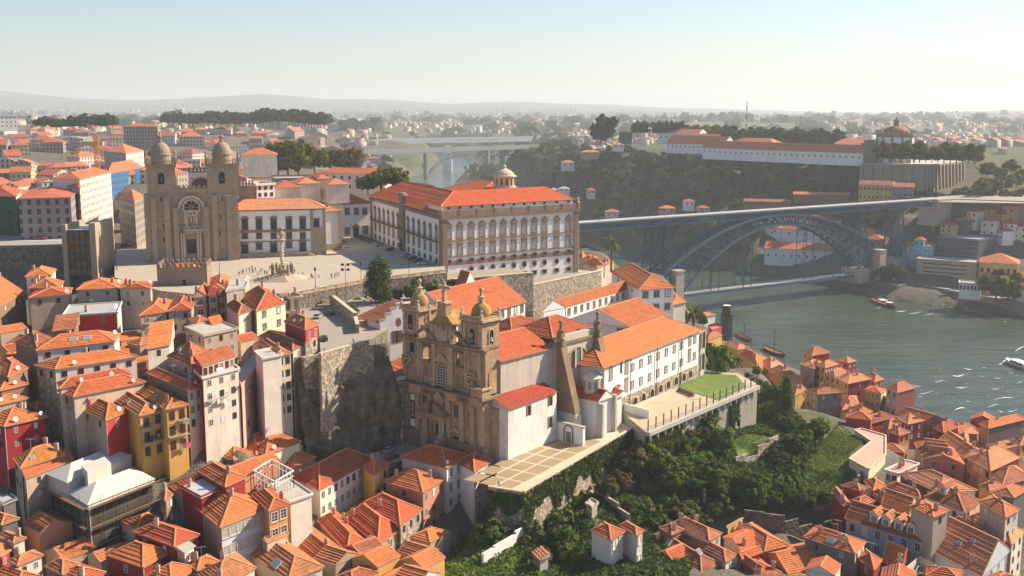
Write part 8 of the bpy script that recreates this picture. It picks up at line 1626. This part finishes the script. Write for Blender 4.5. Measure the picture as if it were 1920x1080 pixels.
strip([(1380,930),(1420,925),(1460,925)],8,['bushd','olive'],3,4.5,8)
strip([(870,1030),(930,1000),(980,980),(1000,1020),(1010,1060)],26,['bushd','busho'],2.5,4,20)
strip([(1010,985),(1050,1000),(1060,1050)],14,['bushd','busho'],3,5,14)
NAMES=dict(bushd='bush',busho='bush')
for x,y,k,h_ in SPOT:
 ii_=[s for s in slope_ if s[0]==k][0]
 if(1372<x<1468 and 812<y<915)or(1490<x<1640 and 780<y<948 and y>800+(1570-x)*.75)or(1500<x<1620 and 850<y<925 and rs.random()<.8):continue
 p=G3(x,y)
 if p.z<8 or p.y>400:continue
 put_plant(k+str(rs.randint(0,1)),p,h_*rs.uniform(.6,.95),ii_[1],'bush' if 'bush' in k else 'tree',ii_[2],rs.uniform(.9,1.25))
for x,y,h_,lab in((1472,792,15,'tall dark cypress at the top of the wooded slope'),(1455,775,9,'shorter conifer beside the tall cypress')):put_plant('cypress' if h_>10 else 'dark0',G3(x,y),h_,lab,'tree',wide=1.3)
LW1=[(1384,870),(1372,838),(1400,815),(1460,832),(1450,850)];LW2=[(1480,925),(1530,855),(1570,800),(1625,830),(1590,860),(1612,890),(1560,930)]
for px,lab in(([(1384,870),(1372,838),(1400,815),(1460,832),(1450,850)],'small bright lawn inside the wooded slope'),([(1480,925),(1530,855),(1570,800),(1625,830),(1590,860),(1612,890),(1560,930)],'rough grass slope beside the bent terrace building')):
 pts=[G3(*q)for q in px];n=14;bb=[(min(q[0]for q in px),max(q[0]for q in px)),(min(q[1]for q in px),max(q[1]for q in px))]
 P2=np.array([(p.x,p.y)for p in pts]);xs_=np.linspace(P2[:,0].min(),P2[:,0].max(),40);ys_=np.linspace(P2[:,1].min(),P2[:,1].max(),40);XX,YY=np.meshgrid(xs_,ys_);ZZ=ground(XX,YY)+.25;ins=in_poly(XX,YY,P2);ii=np.arange(1600).reshape(40,40);m4=ins[:-1,:-1]&ins[1:,:-1]&ins[1:,1:]&ins[:-1,1:]
 fq_=np.stack([ii[:-1,:-1],ii[:-1,1:],ii[1:,1:],ii[1:,:-1]],-1)[m4];o=np_mesh('grass',np.stack([XX,YY,ZZ],-1).reshape(-1,3),fq_,[LAWN],True);tag(o,lab,'grass',kind='stuff')
def gwall(pts,hgt,lab,mat=RUB,t=.6):
 g=[G3(*q)for q in pts];mb=MB()
 for i in range(len(g)-1):
  P=Plane(g[i],g[i+1]);n=max(1,int(P.L/4))
  for j in range(n):a,b_=P.L*j/n,P.L*(j+1)/n;q=P.P((a+b_)/2,0);z_=gz(q.x,q.y);mb.slab(P,a,b_+.01,z_-3,z_+hgt+.01*(j%2),-t/2,t/2,mat)
 return tag(mb.build('garden_wall'),lab,'wall')
gwall([(1378,880),(1440,858),(1490,838),(1500,828)],1.6,'curved stone wall under the small bright lawn');gwall([(1275,895),(1310,925),(1320,960)],3,'crumbling stone wall running down the wooded slope');gwall([(1480,960),(1540,955),(1600,945),(1615,900)],2.5,'grey stone wall at the bottom of the grass slope');gwall([(1080,920),(1140,955),(1180,985)],2.2,'overgrown wall below the paved terrace');gwall([(905,1068),(985,1012)],2.6,'whitewashed wall holding the ivy garden at the bottom',WHITE)
gwall([(1395,985),(1470,1000),(1570,992)],4,'dark stone wall above the lane at the foot of the wooded slope',RUBD)
def ivy(A_,B_,ztop,drop,n,seed,lab,mat=L_DARK):
 r=np.random.default_rng(seed);P=Plane(A_,B_);s=r.random(n)*P.L;dz=drop*(.35+.65*np.abs(np.sin(s*.45+seed)*np.cos(s*.17)))*r.random(n)**.8;o=.15+.5*r.random(n)+dz*.06
 p=np.array([P.A.x,P.A.y,0])[None]+s[:,None]*np.array(P.u)[None]+o[:,None]*np.array(P.n)[None];p[:,2]=ztop+.3-dz
 nn=np.array(P.n)[None]+r.normal(size=(n,3))*.5;nn/=np.linalg.norm(nn,axis=1)[:,None];t=np.cross(nn,r.normal(size=(n,3)));t/=np.linalg.norm(t,axis=1)[:,None];b=np.cross(nn,t);sz=.3*r.uniform(.6,1.3,n)[:,None]
 v=np.stack([p-t*sz-b*sz,p+t*sz-b*sz,p+t*sz+b*sz,p-t*sz+b*sz],1).reshape(-1,3);o_=np_mesh('ivy',v,np.arange(4*n).reshape(n,4),[mat]);tag(o_,lab,'ivy',kind='stuff')
ivy(EDG[1],EDG[2],34.6,9,9000,1,'dark ivy curtain hanging from the paved terrace wall');ivy(EDG[0],EDG[1],34,7,2500,2,'ivy hanging on the short end of the paved terrace wall')
PCx=W(*R3(1000,998),37.2),W(*R3(1842,640),37.2);ivy(PCx[0],lerp(PCx[0],PCx[1],.28),36,12,5000,3,'thick ivy under the near corner of the court',L_OLIVE);ivy(lerp(PCx[0],PCx[1],.45),lerp(PCx[0],PCx[1],.6),34.5,9,900,4,'ivy streaks on the concrete wall under the court');ivy(lerp(PCx[0],PCx[1],.72),lerp(PCx[0],PCx[1],.8),35,12,900,5,'second ivy streak on the concrete wall under the court')
def cover(name,pts_px,n,size,seed,mat,lab,hh=1.2,depth=None,off=.2,skip=(),tilt=.7):
 r=np.random.default_rng(seed);g=[G3(*q)for q in pts_px]if depth is None else[V3((q[0],q[1],0))for q in pts_px];P2=np.array([(p.x,p.y)for p in g]);lo,hi=P2.min(0),P2.max(0);q=lo+(hi-lo)*r.random((n*3,2));q=q[in_poly(q[:,0],q[:,1],P2)]
 for sp_ in skip:q=q[~in_poly(q[:,0],q[:,1],np.array([tuple(G3(*a)[:2])for a in sp_]))]
 q=q[:n];k=len(q)
 cl=wav(q[:,0],q[:,1],seed,12,.15,.9);z=ground(q[:,0],q[:,1])+off+hh*np.clip(.5+.6*cl,0,2)*r.random(k)
 p=np.concatenate([q,z[:,None]],1);nn=r.normal(size=(k,3))*tilt+np.array([0,-.1,1]);nn/=np.linalg.norm(nn,axis=1)[:,None];t=np.cross(nn,r.normal(size=(k,3)));t/=np.linalg.norm(t,axis=1)[:,None];b=np.cross(nn,t);s=size*r.uniform(.6,1.3,k)[:,None]
 v=np.stack([p-t*s-b*s,p+t*s-b*s,p+t*s+b*s,p-t*s+b*s],1).reshape(-1,3);tag(np_mesh(name,v,np.arange(4*k).reshape(k,4),[mat]),lab,'undergrowth',kind='stuff')
GRS=leafmat((.09,.12,.02),(.14,.18,.035),(.21,.22,.07),'grass');cover('grass',LW1,1500,.16,12,GRS,'tufts on the small bright lawn',.2,tilt=.25)
cover('undergrowth',[(960,960),(1190,850),(1300,830),(1420,780),(1480,770),(1560,850),(1500,950),(1400,975),(1310,1000),(1290,1110),(1180,1120),(1000,1120)],26000,.38,5,L_DARK,'tangled dark undergrowth covering the wooded slope',1.6,skip=(LW1,LW2))
cover('undergrowth',[(830,1110),(845,1035),(940,960),(1000,960),(1020,1110)],6000,.28,6,L_MID,'green creeper covering the walled garden at the bottom',1.3)
cover('grass',[(1480,925),(1530,855),(1570,800),(1625,830),(1590,860),(1612,890),(1560,930)],6000,.2,7,GRS,'rough tufts of grass on the slope by the bent building',.35,tilt=.25)
def scrub(n,seed,pxr,dr,s0,s1,lab,zmin=6,mat=L_SCRUB,per=26):
 r=np.random.default_rng(seed);px=r.uniform(*pxr,n*2);d=r.uniform(*dr,n*2);x=(px-960)/F*d;z=ground(x,d);e=6.0;sl=np.abs(ground(x,d+e)-z)/e;keep=(z>zmin)&((sl>.16)|(r.random(n*2)<.25))&(d_poly(x,d,RIV)>8)&~in_poly(x,d,RIV);keep&=~((px>1420)&(px<1600)&(d<870))&~((px>1600)&(d<800))
 x,d,z=x[keep][:n],d[keep][:n],z[keep][:n];k=len(x);R_=r.uniform(s0,s1,k)*(1+.5*(r.random(k)<.15));off=r.normal(size=(k,per,3));off/=np.linalg.norm(off,axis=2)[:,:,None];nn=off.copy();off[:,:,2]=np.abs(off[:,:,2])*.9;p=(np.stack([x,d,z],1)[:,None,:]+off*R_[:,None,None]*r.uniform(.7,1.05,(k,per,1))).reshape(-1,3);nn=(nn+r.normal(size=nn.shape)*.4).reshape(-1,3);nn/=np.linalg.norm(nn,axis=1)[:,None]
 t=np.cross(nn,r.normal(size=nn.shape));t/=np.linalg.norm(t,axis=1)[:,None];b=np.cross(nn,t);s=np.repeat(R_*.38,per)[:,None]*r.uniform(.6,1.3,(k*per,1));v=np.stack([p-t*s-b*s,p+t*s-b*s,p+t*s+b*s,p-t*s+b*s],1).reshape(-1,3);tag(np_mesh('scrub',v,np.arange(4*k*per).reshape(-1,4),[mat]),lab,'scrub',kind='stuff')
scrub(2600,1,(1000,1660),(820,1350),2.0,4.5,'dark scrub and trees covering the far river hillside');scrub(500,2,(875,1100),(1350,2300),4,9,'woods on the far headland upstream',10);scrub(200,6,(640,735),(1350,1750),4,8,'woods on the left bank slope upstream',16);scrub(500,4,(1600,2000),(700,860),1.5,3.5,'bushes between the houses of the right hillside',10)
scrub(1400,3,(-300,2250),(2300,6500),12,30,'dark clumps of distant woodland in the haze',12,L_FAR,14)
for i,(x,y,d,h_,k)in enumerate(((522,334,640,20,'plane0'),(560,338,620,22,'plane0'),(590,326,660,16,'plane0'),(620,324,700,16,'plane1'),(655,326,690,18,'plane1'),(500,310,720,13,'plane1'),(540,330,655,20,'plane0'))):p=Dp(x,y,d);put_plant(k,p,h_,'large plane tree turning yellow in the clump left of the river','tree','plane trees left of the river',1.15)
for x,y,h_ in((690,362,8),(715,356,9),(745,358,10),(735,350,8)):put_plant('olive0',Dp(x,y,490),h_,'olive tree in the clump behind the palace roof','tree','trees behind the palace',1.4)
for i in range(26):x=312+i*6.6+rs.uniform(-3,3);put_plant(f'far{i % 2}',Dp(x,235+rs.uniform(-2,3),1500),rs.uniform(12,19),'dark tree in the row on the town skyline','tree','dark trees on the town skyline',1.5)
for i in range(24):x=470+i*6;t=1-abs(i-8)/16;put_plant(f'far{i % 2}',Dp(x,240-9*max(0,t),1400),rs.uniform(13,20),'dark tree of the wooded knoll behind the town','tree','trees on the wooded knoll',1.5)
for i in range(14):put_plant(f'far{i % 2}',Dp(75+i*10.5,240+rs.uniform(-3,3),1150),rs.uniform(9,14),'dark tree behind the roofs at the upper left','tree','trees at the upper left',1.5)
for i,x in enumerate((1196,1208,1232,1246,1262,1278)):put_plant('far0',Dp(x,254,1180),15,'dome shaped dark tree on the hilltop left of the barracks','tree','dome shaped hilltop trees',1.1)
for i in range(9):put_plant(f'fary{i % 2}',Dp(1290+i*9,258,1180),13,'yellowish tree behind the upper barracks','tree','yellowish trees behind the barracks',1.3)
for i in range(20):put_plant(f'far{i % 2}',Dp(1368+i*10.3,276+i*.25,1060),18+2*math.sin(i*1.7),'dark round tree in the row above the long barracks','tree','dark trees above the barracks',1.15)
for i,(x,y,d,h_)in enumerate(((1135,268,1080,27),(1126,270,1085,20),(1112,262,1090,16))):put_plant('far0',Dp(x,y,d),h_,('tallest dark tree on the far hilltop','tree right beside the tallest hilltop tree','slim lone tree left of the tallest hilltop tree')[i],'tree',wide=(1.0,1.1,.5)[i])
for i in range(16):p=Dp(1655+i*11.5,300+i*.35,845+(i%3)*8);put_plant(f'fary{i % 2}',p,rs.uniform(11,15),'yellow green plane tree on the monastery terrace','tree','plane trees on the monastery terrace',1.1)
for i,(x,y,d)in enumerate(((1838,366,800),(1850,360,820),(1868,362,815),(1888,355,830),(1905,350,840),(1875,340,860),(1915,345,850),(1850,330,880),(1895,325,900))):put_plant(f'fary{i % 2}',Dp(x,y,d),11,'leafy garden tree above the tall retaining wall at the right','tree','trees of the hilltop garden',1.2)
for i,(x,y,d,h_,k,lab)in enumerate(((1652,523,720,10,'far0','left tree of the quay trees by the bridge tower'),(1667,526,712,11,'far1','middle tree of the quay trees by the bridge tower'),(1686,525,706,9,'far0','right tree of the quay trees by the bridge tower'),(1868,560,642,17,'fary0','big olive tree beside the market hall, left half'),(1890,562,640,16,'fary1','big olive tree beside the market hall, right half'),(1366,335,960,8,'fary0','single pale tree on a ledge of the dark hillside'),(1745,425,790,5,'fary1','low pale tree left of the yellow cube house'),(1098,318,1060,6,'fary1','yellow bush among the scrub near the hilltop'))):put_plant(k,Dp(x,y,d),h_,lab,'tree',wide=1.3)
for x,y in((110,470),(100,482),(118,462),(90,490)):put_plant('olive1',W(x,y,60),6,'overgrown shrub tree beside the concrete block','tree','shrubs beside the concrete block',1.3)
for x,y,z_ in((5,640,50),(-5,655,49)):put_plant('mid1',W(x,y,z_),5,'green tree in the shade at the left edge','tree','trees at the left edge')
put_plant('hedge',W(274,536,60.5),2.6,'small dark topiary bush in the park by the medieval tower','bush');mb=MB();mb.poly([W(x,y,60.3)for x,y in((262,555),(262,524),(300,524),(300,555))],LAWN);tag(mb.build('lawn'),'little green lawn left of the medieval tower','lawn',kind='stuff')
def car_proto(col,name):
 r=bpy.data.objects.new('parked_car',None);M_=flat(col,.3,.5);mb=MB()
 def ring(x,w,z0,z1):return[V3((x,-w,z0)),V3((x,w,z0)),V3((x,w,z1)),V3((x,-w,z1))]
 R_=[ring(-2.1,.72,.4,.85),ring(-1.95,.84,.3,.95),ring(-1.2,.87,.28,.98),ring(.8,.87,.28,.95),ring(1.7,.84,.28,.82),ring(2.1,.7,.38,.66)]
 for a,b_ in zip(R_,R_[1:]):
  for i in range(4):j=(i+1)%4;mb.poly((a[i],a[j],b_[j],b_[i]),M_)
 mb.poly(R_[0][::-1],M_);mb.poly(R_[-1],M_);t=[V3((x,y,z))for x,y,z in((-1.5,.62,1.42),(.15,.62,1.42),(.15,-.62,1.42),(-1.5,-.62,1.42))];mb.poly(t[::-1],M_);mb.poly([p-Z*.06 for p in t],M_);parts=[mb.build('body')]
 mb=MB();lo=[V3((x,y,z))for x,y,z in((-1.95,.78,.95),(.95,.78,.94),(.95,-.78,.94),(-1.95,-.78,.95))];hi=[p-Z*.01 for p in t]
 for i in range(4):j=(i+1)%4;mb.poly((lo[i],lo[j],hi[j],hi[i]),GLASS)
 parts.append(mb.build('glazing'));TY=flat((.02,.02,.02));wm=MB();k=12
 c0=[V3((.31*math.cos(6.283*i/k),-.1,.31*math.sin(6.283*i/k)))for i in range(k)];c1=[p+Y*.2 for p in c0]
 for i in range(k):j=(i+1)%k;wm.poly((c0[i],c0[j],c1[j],c1[i]),TY)
 wm.poly(c0[::-1],TY);wm.poly(c1,TY)
 for q in(c0,c1):wm.poly([V3((p.x*.6,p.y*1.04,p.z*.6))for p in q],ZINC)
 w0=wm.build('wheel')
 for i,(x,y)in enumerate(((-1.3,.8),(-1.3,-.8),(1.3,.8),(1.3,-.8))):o=w0 if i==0 else w0.copy();(COL.objects.link(o)if i else None);o.location=(x,y,.31);parts.append(o)
 for y in(.55,-.55):hm=MB();hm.box(V3((2.0,y,0)),X,Y,.08,.16,.6,.74,SASH);parts.append(hm.build('headlight'))
 for p in parts:COL.objects.unlink(p);p.parent=r
 return r
CARS={n:car_proto(c,n)for n,c in(('white',(.75,.75,.74)),('silver',(.42,.43,.45)),('black',(.02,.02,.022)),('dark blue',(.025,.035,.06)),('red',(.3,.02,.02)))}
def car(px,py,z,col,ang,where,group):
 s=CARS[col];r=s.copy();COL.objects.link(r);r.location=W(px,py,z);r.rotation_euler=(0,0,ang)
 for ch in s.children:c=ch.copy();COL.objects.link(c);c.parent=r
 tag(r,f'{col} car {where}','car',group)
an_=math.atan2(PW.n.y,PW.n.x)
for x,y,c in((793,496,'white'),(783,491,'black'),(772,487,'black'),(760,482,'silver'),(730,470,'black'),(711,462,'silver'),(705,459,'silver'),(699,456,'black'),(692,453,'dark blue'),(686,451,'black'),(680,449,'black'),(674,447,'black')):car(x,y,64.02,c,an_+.25,'parked in the row against the shaded palace front','cars along the palace front')
for x,y,c in((648,464,'white'),(645,459,'red'),(642,455,'dark blue'),(639,450,'white')):car(x,y,64.02,c,1.9,'queued beside the blank white block on the square','cars beside the white block')
for x,y,c,a,w_ in((596,580,'silver',3.0,'at the back of the small car park below the wall fountain'),(597,596,'silver',1.4,'in the middle of the small car park'),(618,590,'black',2.2,'in the shade of the stepped wall'),(607,638,'dark blue',1.9,'alone near the cliff edge parapet'),(545,589,'white',2.9,'with an awning beside the cream house')):car(x,y,59.65,c,a,w_,None)
car(674,567,58.6,'black',.2,'under the hedge beside the tall evergreen',None);car(706,575,58.9,'white',0,'on the garden drive beside the tall evergreen',None)
for x,y,c in((730,847,'silver'),(711,843,'red'),(736,859,'red')):car(x,y,33.05,c,1.0,'parked in the dark forecourt below the church','cars in the church forecourt')
for x,y,c in((239,433,'white'),(252,432,'white'),(241,443,'silver'),(236,463,'black')):car(x,y,64.05,c,.3,'in the street left of the cathedral','cars in the cathedral street')
for x,y,c in((1779,546,'white'),(1747,538,'black'),(1821,554,'silver'),(1684,525,'silver'),(1720,533,'red')):car(x,y,7.35,c,-.35,'on the far bank road above the quay wall','cars on the far quay road')
mb=MB();mb.poly([W(x,y,70.2)for x,y in((-60,466),(118,463),(118,440),(-60,442))],flat((.36,.33,.3)));mb.poly([W(x,y,70.22)for x,y in((-60,453),(118,450.5),(118,450),(-60,452.5))],SASH);tag(mb.build('avenue'),kind='structure')
car(77,449,70.25,'red',.05,'driving on the avenue at the far left',None)
P=Plane(W(-60,468,70),W(118,464,70));mb=MB();mb.slab(P,0,P.L,46,70.3,-2,0,RUBD);mb.slab(P,0,P.L,70.3,71.2,-.5,.1,GRAND);tag(mb.build('stone_wall'),'dark retaining wall under the avenue at the far left','wall')
def person_mesh(shirt,legs,hair,pose):
 sk=bpy.data.meshes.new('person');st=.16+.1*pose
 v=[(0,0,.95),(0,0,1.2),(0,0,1.42),(0,0,1.52),(0,.01,1.66),(-.1,0,.9),(-.11,st,.5),(-.11,st*.7,.05),(-.11,st*.7+.13,.03),(.1,0,.9),(.11,-st*.3,.5),(.11,-st,.06),(.11,-st+.13,.03),(-.2,0,1.4),(-.26,-.05,1.12),(-.25,.06,.9),(.2,0,1.4),(.26,.05,1.12),(.25,.14,.92)]
 e=[(0,1),(1,2),(2,3),(3,4),(0,5),(5,6),(6,7),(7,8),(0,9),(9,10),(10,11),(11,12),(2,13),(13,14),(14,15),(2,16),(16,17),(17,18)];R_=[.14,.15,.15,.06,.11,.1,.075,.055,.045,.1,.075,.055,.045,.07,.05,.04,.07,.05,.04]
 sk.from_pydata(v,e,[]);o=bpy.data.objects.new('person',sk);COL.objects.link(o);mo=o.modifiers.new('s','SKIN');
 for i,d in enumerate(sk.skin_vertices[0].data):d.radius=(R_[i],R_[i]);d.use_root=i==0
 o.modifiers.new('u','SUBSURF').levels=1;dg=bpy.context.evaluated_depsgraph_get();me=bpy.data.meshes.new_from_object(o.evaluated_get(dg));bpy.data.objects.remove(o)
 for c in(shirt,legs,(.5,.32,.24),hair):me.materials.append(flat(c))
 for p in me.polygons:z=p.center.z;p.material_index=3 if z>1.68 or(z>1.6 and p.center.y<-.03)else 2 if z>1.5 or(z<.99 and abs(p.center.x)>.2)else 0 if z>.95 else 1
 return me
PM_=[('red shirt',person_mesh((.45,.04,.04),(.04,.05,.09),(.03,.02,.01),1)),('white shirt',person_mesh((.7,.7,.68),(.06,.06,.07),(.05,.03,.02),0)),('blue top',person_mesh((.06,.14,.35),(.2,.18,.15),(.02,.02,.02),1)),('dark clothes',person_mesh((.04,.04,.05),(.03,.03,.04),(.02,.015,.01),.5)),('pale blue top',person_mesh((.3,.5,.55),(.05,.05,.06),(.1,.06,.03),.3))]
def person(px,py,z,where,group):n,me=random.choice(PM_);o=bpy.data.objects.new('person',me);COL.objects.link(o);o.location=W(px,py,z);o.rotation_euler=(0,0,random.uniform(0,6.3));tag(o,f'person in {n} {where}','person',group)
for x,y in((155,830),(185,835),(213,840),(218,845),(240,832),(288,848),(303,822),(325,862),(347,868),(372,818),(590,860),(600,850),(640,880),(678,872),(415,880),(210,815),(120,855),(90,870),(130,840),(265,870)):q=C4(x,y);person(q[0],q[1],64.02,'walking on the sunny square near the pillory','people walking on the square')
for x,y in((755,905),(770,910),(825,905),(940,905),(972,900),(990,895),(1008,890),(230,950),(245,948),(280,945),(265,940),(300,940),(350,935),(760,895)):q=C4(x,y);person(q[0],q[1]-3,64.02,'leaning at the balustrade of the square','people at the balustrade')
for x,y in((360,925),(550,905),(700,890),(715,885),(535,910),(640,900),(770,880)):q=zc(690,340,5.685)(x,y);person(q[0],q[1],64.02,'standing by the parked cars at the palace corner','people at the palace corner')
for x,y,z,w_ in((663,645,59.65,'at the corner of the cliff edge parapet'),(608,663,59.65,'sitting place beside the parapet above the rock'),(553,590,59.65,'beside the white car and the cream house'),(560,589,59.65,'in the car park near the wall fountain'),(708,579,58.95,'beside the white car on the garden drive'),(935,914,34.35,'on the gridded terrace near its outer corner')):person(x,y,z,w_,None)
for x,y in((1127,414.5),(1131,414),(1357,397.5),(1455,391),(1497,388),(1615,380),(1670,377),(1250,405)):s_,z_=BP.at(x,y);p=BP.P(s_,zu+.02,-1.5-random.random()*2);n,me=random.choice(PM_);o=bpy.data.objects.new('person',me);COL.objects.link(o);o.location=p;tag(o,f'person in {n} crossing the upper bridge deck','person','people on the upper deck')
def lamp(p,h,lab,flood=False):
 r=thing('street_lamp',p,lab,'lamp');mb=MB();mb.lathe(p,[(.28,p.z),(.2,p.z+.6),(.09,p.z+.7),(.07,p.z+h)],IRON,8);mb.build('post',r)
 if flood:
  for x,z_ in((-.9,h),(.9,h),(-.9,h-1.6),(.9,h-1.6)):mb=MB();c=p+X*x+Z*z_;mb.beam(p+Z*z_,c,.08,.08,IRON);mb.box(c,X,Y,.45,.3,c.z-.3,c.z+.4,IRON);mb.build('floodlight',r)
 else:mb=MB();mb.lathe(p,[(.12,p.z+h),(.34,p.z+h+.5),(.38,p.z+h+1),(.1,p.z+h+1.3),(.03,p.z+h+1.7)],IRON,6);mb.build('lantern',r)
for x,y,lab in((591.6,541,'ornate lamp post on the balustrade right of the pillory'),(677,528,'ornate lamp post on the balustrade left of the evergreen'),(767,518,'ornate lamp post on the balustrade by the palace corner'),(219,505,'lamp post at the left corner of the square'),(412,518,'lamp post with a sign beside the medieval tower')):lamp(W(x,y,64.3),5.5,lab)
lamp(W(649,566,59.5),12,'tall four headed floodlight mast in front of the balustrade wall',True)
for x,y in((20,442),(115,440),(102,445)):lamp(W(x,y,70.2),9,'tall thin street light on the avenue at the far left')if x==20 else lamp(W(x,y,70.2),9,'street light on the avenue beside the concrete block, %s one'%('right' if x>110 else 'left'))
for lab,s_,dz,cols,side in(('tall white house with red side wall',.3,5.5,((.75,.75,.72),(.7,.3,.3),(.75,.75,.75)),'r'),('pink laundry house left of',.5,2.2,((.8,.78,.76),(.6,.5,.5),(.8,.8,.8),(.5,.1,.15)),'r'),('left yellow house',.3,5,((.05,.06,.1),(.1,.1,.12),(.5,.5,.5)),'r'),('right yellow house',.5,8.5,((.1,.4,.15),(.5,.05,.1),(.6,.1,.2)),'r'),('right yellow house',.7,3,((.3,.35,.3),(.2,.3,.4)),'r'),('tall white house with laundry',.4,8,((.7,.1,.2),(.75,.75,.75),(.3,.4,.6),(.7,.7,.7),(.6,.6,.3)),'r'),('lower white house with orange roof',.25,3.8,((.75,.28,.04),(.7,.2,.03)),'r'),('narrow stone house with streaked',.6,4.2,((.7,.72,.75),(.2,.45,.5)),'r'),('tall rubble stone house',.5,10,((.7,.5,.55),(.75,.75,.75)),'r')):
 k_=[k for k in HS if k.startswith(lab)][0];_,n_,r_,l_,ze=HS[k_];P=Plane(n_,r_);mb=MB();a=P.L*s_;mb.beam(P.P(a-.2,ze-dz,.75),P.P(a+.9*len(cols),ze-dz,.75),.03,.03,IRON)
 for i,c in enumerate(cols):h_=random.uniform(.8,1.5);x0=a+.9*i;q=[P.P(x0,ze-dz-h_,.8),P.P(x0+.75,ze-dz-h_+.1,.7),P.P(x0+.75,ze-dz,.75),P.P(x0,ze-dz,.75)];mb.hexa([p-P.n*.02 for p in q],[p+P.n*.02 for p in q],flat(c))
 tag(mb.build('laundry_line',org=tuple(P.P(a,ze-dz,.75))),'washing on a line at the '+' '.join(k_.split()[:8])+(', lower line' if dz>8 else ''),'laundry')
for o in bpy.data.objects:
 if '_o' in o:del o['_o']
